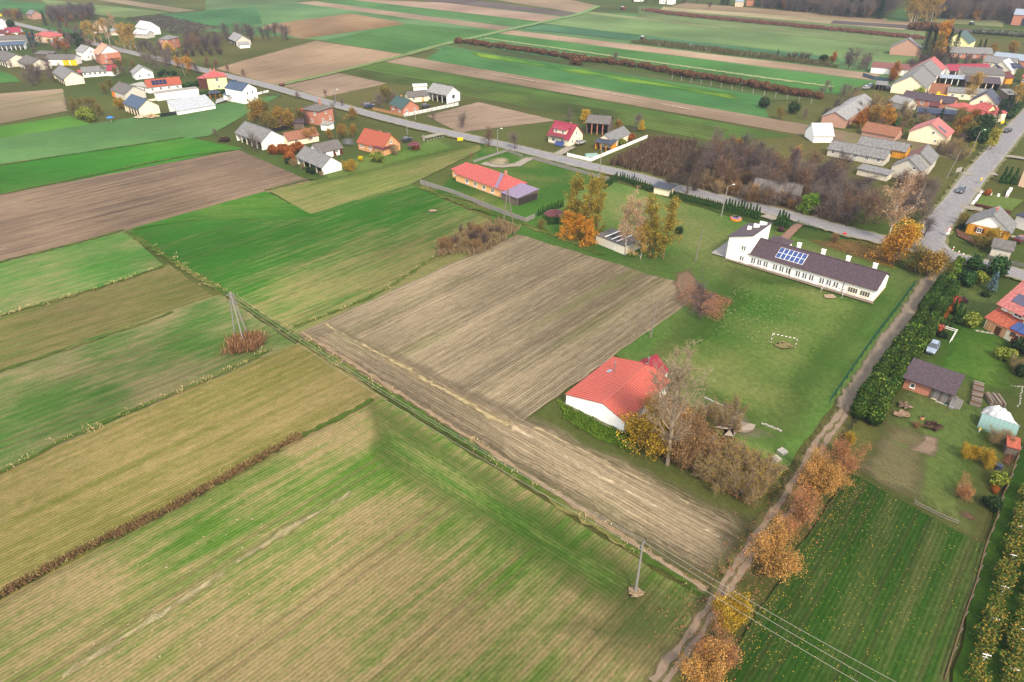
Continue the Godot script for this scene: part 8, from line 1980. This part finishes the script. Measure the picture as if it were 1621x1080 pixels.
	for k in 5:
		g = Geo.new()
		g.slab(Vector3(k * 0.34, 0, 0.9 - k * 0.1), Vector3(k * 0.34 + 0.3, 0, 0.9 - k * 0.1), Vector3(k * 0.34 + 0.3, 2.2 - k * 0.1, -0.3), Vector3(k * 0.34, 2.2 - k * 0.1, -0.3), 0.04)
		obj("board", g, M.gray_plank, t)
	t = thing("hut", "small red-roofed hut at the right garden fence", "hut", v3(Vector2(75.15, -79.33)), -0.5)
	mass(t, Vector3.ZERO, 1.5, 2.2, 1.6, 2.0, "plank", "tile", {"roof": "shed", "oh": 0.15})
	t = thing("garden_figure", "small white and yellow garden figure by the polytunnel", "figure", v3(Vector2(74.34, -84.54)))
	obj("stem", bar(Vector3.ZERO, Vector3(0, 0.6, 0), 0.12, 8), M.frame, t)
	g = Geo.new()
	g.ball(Vector3(0, 0.75, 0), Vector3(0.16, 0.18, 0.16), Color.WHITE)
	obj("head", g, M.sign_yellow, t)
	t = thing("water_tank", "round dark teal barrel near the dug bed at the fence", "barrel", v3(Vector2(72.22, -76.02)))
	obj("body", bar(Vector3.ZERO, Vector3(0, 0.9, 0), 0.5, 12), M.navy, t)
	for k in 26:
		t = thing("bed_stone", "white stone edging the flower bed at the right garden edge", "stone", v3((Vector2(87.22, -97.08)).lerp(Vector2(89.05, -96.77), k / 9.0) if k < 9 else (Vector2(89.05, -96.77)).lerp(Vector2(84.73, -91.07), (k - 9) / 16.0)) + rv() * 0.12 * Vector3(1, 0, 1), rng.randf(), "stones of the flower bed")
		g = Geo.new()
		g.ball(Vector3(0, 0.1, 0), Vector3(0.14, 0.12, 0.12), Color.WHITE, 6, 4)
		obj("stone", g, M.stone, t)
	stone_wall("stone_fence", "white stone block fence along the side road garden", Vector2(129.13, -183.11), Vector2(138.60, -193.93), 11, 0.75, "white")
	stone_wall("stone_fence", "short white block wall right of the side road garden", Vector2(142.86, -189.53), Vector2(148.67, -196.64), 5, 0.9, "white")
	for k in [[Vector2(140.00, -192.15), "left"], [Vector2(141.53, -190.98), "right"]]:
		t = thing("gate_post", "white square post in the side road garden, %s of two" % k[1], "post", v3(k[0]))
		g = Geo.new()
		g.cube(Vector3(0, 0.55, 0), Vector3(0.55, 1.1, 0.4))
		obj("shaft", g, M.white, t)
	t = thing("wooden_bench", "pale wooden pallet bench beside the ochre house", "bench", v3(Vector2(127.70, -162.15)), 0.4)
	for k in 4:
		g = Geo.new()
		g.cube(Vector3(0, 0.35, k * 0.24), Vector3(1.3, 0.06, 0.18))
		obj("slat", g, M.stone, t)
	for s in [-0.5, 0.5]:
		g = Geo.new()
		g.cube(Vector3(s, 0.16, 0.36), Vector3(0.1, 0.3, 0.8))
		obj("leg", g, M.stone, t)
	heap("sand_heap", "pale sand heap beside the blue-roofed barn, left one", "heap", Vector2(-150.3, -282.0), 2.2, 0.9, px(222, 206, 180), 0.6)
	heap("sand_heap", "pale sand heap beside the blue-roofed barn, right one", "heap", Vector2(-146.0, -282.5), 2.6, 1.0, px(214, 188, 150), 0.6)
	heap("manure_heap", "dark heap at the end of the emerald strip", "heap", Vector2(-104.37, -249.15), 2.2, 0.9, px(84, 66, 60), 1.0)
	heap("clod_heap", "pale bare soil patch in the green plot by the long orange house", "soil", Vector2(-21.96, -179.30), 1.1, 0.04, px(190, 162, 140), 0.6)
	t = thing("sun_umbrella", "blue garden umbrella at the corner of the olive bushes", "umbrella", v3(Vector2(-159.0, -275.8)))
	obj("pole", bar(Vector3.ZERO, Vector3(0, 2.1, 0), 0.05), M.frame, t)
	g = Geo.new()
	for k in 8: g.tri(Vector3(cos(TAU * (k + 1) / 8) * 1.4, 1.9, sin(TAU * (k + 1) / 8) * 1.4), Vector3(cos(TAU * k / 8) * 1.4, 1.9, sin(TAU * k / 8) * 1.4), Vector3(0, 2.5, 0))
	obj("canopy", g, M.blue_paint, t)
	a = Vector2(24.79, -229.21)
	t = thing("polytunnel", "small pale teal plastic tunnel in the crimson-roofed house garden", "polytunnel", v3(a), 0.15)
	g = Geo.new()
	for s in 6:
		for k in 8:
			var q0 = Vector3(s * 0.7, 1.5 * sin(PI * k / 8.0), cos(PI * k / 8.0) * 1.1)
			var q1 = Vector3(s * 0.7, 1.5 * sin(PI * (k + 1) / 8.0), cos(PI * (k + 1) / 8.0) * 1.1)
			g.quad(q0, q0 + Vector3(0.7, 0, 0), q1 + Vector3(0.7, 0, 0), q1)
			if s == 0: g.tri(Vector3(0, 0, 0), q0, q1)
	obj("cover", g, M.teal_film, t)
	for k in [[Vector2(-65.4, -305.0), 4.0, "left"], [Vector2(-62.0, -308.8), 5.0, "right"]]:
		woodpile("pile of pale timber behind the blue van, %s one" % k[2], k[0], k[0] + Vector2(k[1], 1.0), 2.2, 1.1, 20)
	# vehicles
	car("silver-blue car parked on the lawn beside the overgrown hedge", Vector2(79.05, -108.09), Vector2(77.43, -106.11), px(176, 196, 222))
	car("dark blue car driving down the side road", Vector2(132.41, -194.37), Vector2(129.87, -191.55), px(70, 90, 116))
	car("black car at the edge of the side road near the willow", Vector2(186.4, -259.9), Vector2(184.2, -258.4), px(40, 40, 46))
	car("white car parked by the plum-roofed brick barn", Vector2(183.9, -315.1), Vector2(182.1, -312.3), px(226, 232, 240))
	car("small pale car beside the tile-roofed barn", Vector2(190.0, -322.9), Vector2(188.6, -320.8), px(200, 200, 206))
	car("white car in the drive of the crimson-roofed house", Vector2(24.48, -244.54), Vector2(26.32, -246.12), px(236, 238, 242))
	car("dark blue car parked by the maroon porch", Vector2(-37.90, -248.13), Vector2(-35.9, -250.2), px(52, 62, 84))
	car("blue van-like car by the orange wooden fence", Vector2(-60.7, -299.3), Vector2(-58.6, -300.7), px(48, 72, 128), 1.1)
	car("dark car in the yard of the green-roofed cottage", Vector2(-36.6, -299.0), Vector2(-34.9, -300.7), px(74, 78, 84))
	car("red car half hidden right of the ochre wooden house", Vector2(127.81, -158.63), Vector2(128.70, -159.06), px(150, 60, 72))
	car("white vehicle in the scrap yard, left end", Vector2(166.7, -335.4), Vector2(169.1, -336.8), px(226, 230, 236))
	car("pale blue vehicle in the scrap yard beside the white one", Vector2(170.4, -339.6), Vector2(172.5, -341.0), px(150, 170, 200))
	car("white round-backed vehicle right of the scrap yard shed", Vector2(177.1, -335.4), Vector2(178.0, -334.1), px(232, 232, 228))
	car("dark vehicle in the scrap yard next to the great barn", Vector2(177.3, -331.4), Vector2(180.1, -335.4), px(46, 56, 76))
	house("scrap_yard_shed", "open grey-roofed shed in the scrap yard", "shed", Vector2(170.6, -334.8), Vector2(174.4, -332.7), 6.0, 2.4, 3.0, "dark_plank", "eternit", {"roof": "shed", "open": 3, "post": "plank"})
	var y := thing("harvester_header", "yellow farm machine lying before the orange-brown tiled barn", "farm machine", v3(Vector2(190.4, -319.7)), facing(Vector2(190.4, -319.7), Vector2(194.9, -317.8)))
	g = Geo.new()
	g.cube(Vector3(3.4, 0.8, 0), Vector3(6.6, 0.7, 0.8))
	g.tube(Vector3(0.2, 1.3, 0.5), Vector3(6.4, 1.0, 0.5), 0.35, 0.35, 8)
	obj("reel", g, M.sign_yellow, y)
	g = Geo.new()
	g.cube(Vector3(1.4, 1.6, -0.2), Vector3(1.2, 1.4, 1.0))
	g.tube(Vector3(-0.8, 0.8, 0), Vector3(1.0, 1.0, 0), 0.3, 0.45, 7, Color.WHITE, true)
	obj("housing", g, M.sign_yellow, y)
	for x in [0.8, 5.0]: obj("wheel", bar(Vector3(x, 0.4, 0.4), Vector3(x, 0.4, 0.65), 0.4, 10), M.rubber, y)
	tractor("small red tractor with white roof on the far fields at top centre", Vector2(95.9, -654.1), "red_paint")
	tractor("small tractor beside the rows of saplings", Vector2(85.8, -484.6), "rust")
	tractor("green tractor in the nursery field before the wood", Vector2(342.0, -556.0), "fence_green")

func tractor(label: String, p: Vector2, paint: String) -> void:
	var t := thing("tractor", label, "tractor", v3(p), 0.4)
	var g := Geo.new()
	g.cube(Vector3(1.1, 1.1, 0), Vector3(2.0, 0.8, 0.9))
	g.cube(Vector3(-0.4, 0.95, 0), Vector3(1.6, 0.5, 1.0))
	obj("bonnet", g, M[paint], t)
	g = Geo.new()
	g.cube(Vector3(-0.5, 1.8, 0), Vector3(1.3, 1.2, 1.3))
	obj("cab", g, M.glass, t)
	g = Geo.new()
	g.cube(Vector3(-0.5, 2.5, 0), Vector3(1.6, 0.16, 1.6))
	obj("roof", g, M.frame, t)
	for k in [[-0.8, 0.8], [1.6, 0.5]]:
		for s in [-0.85, 0.85]: obj("wheel", bar(Vector3(k[0], k[1], s - 0.2), Vector3(k[0], k[1], s + 0.2), k[1], 12), M.rubber, t)

func board(called: String, label: String, category: String, p: Vector2, turn: float, w: float, h: float, y: float, m: String, legs := 2) -> Node3D:
	var t := thing(called, label, category, v3(p), turn)
	var g := Geo.new()
	g.cube(Vector3(0, y + h / 2, 0), Vector3(w, h, 0.08))
	obj("board", g, M[m], t)
	for k in legs: obj("leg", bar(Vector3((k - (legs - 1) / 2.0) * w * 0.8, 0, -0.08), Vector3((k - (legs - 1) / 2.0) * w * 0.8, y + h * 0.9, -0.08), 0.05), M.metal, t)
	return t

func make_road_things():
	board("yellow_board", "yellow board on two legs at the roadside above the long orange house", "sign", Vector2(-18.62, -246.52), 0.2, 2.0, 1.1, 1.0, "sign_yellow")
	board("notice_board", "pale grey notice board on legs beside the side road", "sign", Vector2(139.76, -209.37), 0.5, 2.9, 1.4, 1.6, "stone")
	board("yellow_sign", "small yellow sign at the edge of the side road above the stone fence", "sign", Vector2(142.56, -201.83), 0.6, 0.9, 0.9, 1.4, "sign_yellow", 1)
	board("yellow_board", "yellow board by the three blue-dark spruces", "sign", Vector2(189.2, -268.0), 0.5, 2.2, 1.0, 1.6, "sign_yellow")
	board("yellow_sign", "small yellow sign at the road in the top left corner", "sign", Vector2(-405.4, -595.9), 0.3, 1.6, 1.6, 1.5, "sign_yellow", 1)
	var t := thing("road_sign", "round white road sign with red rim inside the road bend", "sign", v3(Vector2(110.79, -161.62)), 0.3)
	obj("post", bar(Vector3.ZERO, Vector3(0, 2.3, 0), 0.05), M.metal, t)
	obj("rim", bar(Vector3(0, 2.3, -0.03), Vector3(0, 2.3, 0.03), 0.62, 18), M.red_paint, t)
	obj("face", bar(Vector3(0, 2.3, 0.03), Vector3(0, 2.3, 0.045), 0.48, 18), M.frame, t)
	var g := Geo.new()
	g.cube(Vector3(0, 1.35, 0), Vector3(0.9, 0.7, 0.05))
	obj("plate", g, M.frame, t)
	var s := thing("bend_post", "white post with red band on the inside of the road bend", "marker post", v3(Vector2(108.30, -154.07)), 0, "marker posts of the bend")
	for k in 3:
		g = Geo.new()
		g.cube(Vector3(0, 0.16 + 0.32 * k, 0), Vector3(0.22, 0.32, 0.12))
		obj("post_band" if k == 1 else "post_part", g, M.red_paint if k == 1 else M.frame, s)
	for p in [Vector2(108.15, -151.53), Vector2(108.51, -150.21), Vector2(111.00, -148.19), Vector2(113.32, -146.29)]:
		dup(s, "bend_post", v3(p), 0, "white post with red band on the inside of the road bend", "marker posts of the bend")
	person("person in a dark blue coat walking on the road past the thuja hedge", Vector2(37.94, -206.19), 0.3, Color(0.2, 0.27, 0.45), Color(0.15, 0.17, 0.22))
	person("person in a grey-blue jacket walking left of the one in dark blue", Vector2(37.16, -205.89), 0.3, Color(0.42, 0.5, 0.66), Color(0.2, 0.22, 0.3))
	t = thing("hydrant", "small red box at the roadside verge behind the school", "box", v3(Vector2(85.35, -163.18)), 0.2)
	g = Geo.new()
	g.cube(Vector3(0, 0.45, 0), Vector3(0.7, 0.5, 0.6))
	obj("box", g, M.red_paint, t)
	for x in [-0.2, 0.2]: obj("leg", bar(Vector3(x, 0, 0), Vector3(x, 0.25, 0), 0.05), M.metal, t)
	t = thing("steps", "pale slabs lying near the school's right corner", "slabs", v3(Vector2(83.37, -130.61)), 0.4)
	for k in 3:
		g = Geo.new()
		g.cube(Vector3(0.1 * k, 0.08, k * 0.55), Vector3(1.3, 0.14, 0.4))
		obj("slab", g, M.stone, t)
	t = thing("gate", "dark metal gate at the drive of the long orange house", "gate", v3(Vector2(3.95, -228.68)), facing(Vector2(3.95, -228.68), Vector2(6.27, -227.10)))
	for k in 8: obj("bar", bar(Vector3(k * 0.38, 0.1, 0), Vector3(k * 0.38, 1.5, 0), 0.04), M.fence_green, t)
	for y in [0.2, 1.4]: obj("rail", bar(Vector3(0, y, 0), Vector3(2.7, y, 0), 0.04), M.fence_green, t)
	t = thing("flagstone_row", "row of dark and pale kerb stones along the tiled house drive", "kerb", v3(Vector2(-31.03, -248.13)), facing(Vector2(-31.03, -248.13), Vector2(-24.8, -255.4)))
	for k in 12:
		g = Geo.new()
		g.cube(Vector3(k * 0.75, 0.2, 0), Vector3(0.4, 0.4, 0.3))
		obj("stone", g, M.stone if k % 2 else M.dark, t)
	t = thing("gate_pillar", "grey stone gate pillar at the tiled house drive", "pillar", v3(Vector2(-32.05, -249.15)))
	for k in 4:
		g = Geo.new()
		g.cube(Vector3(0, 0.3 + 0.5 * k, 0), Vector3(0.8 - 0.04 * k, 0.48, 0.8 - 0.04 * k))
		obj("block", g, M.concrete, t)
	t = thing("red_machine", "small red farm machine at the roadside below the tan fields", "farm machine", v3(Vector2(-110.6, -343.5)))
	g = Geo.new()
	g.cube(Vector3(0, 0.9, 0), Vector3(2.4, 0.8, 1.4))
	obj("hopper", g, M.rust, t)
	for x in [-0.8, 0.8]: obj("wheel", bar(Vector3(x, 0.4, 0.75), Vector3(x, 0.4, 0.95), 0.4, 10), M.rubber, t)
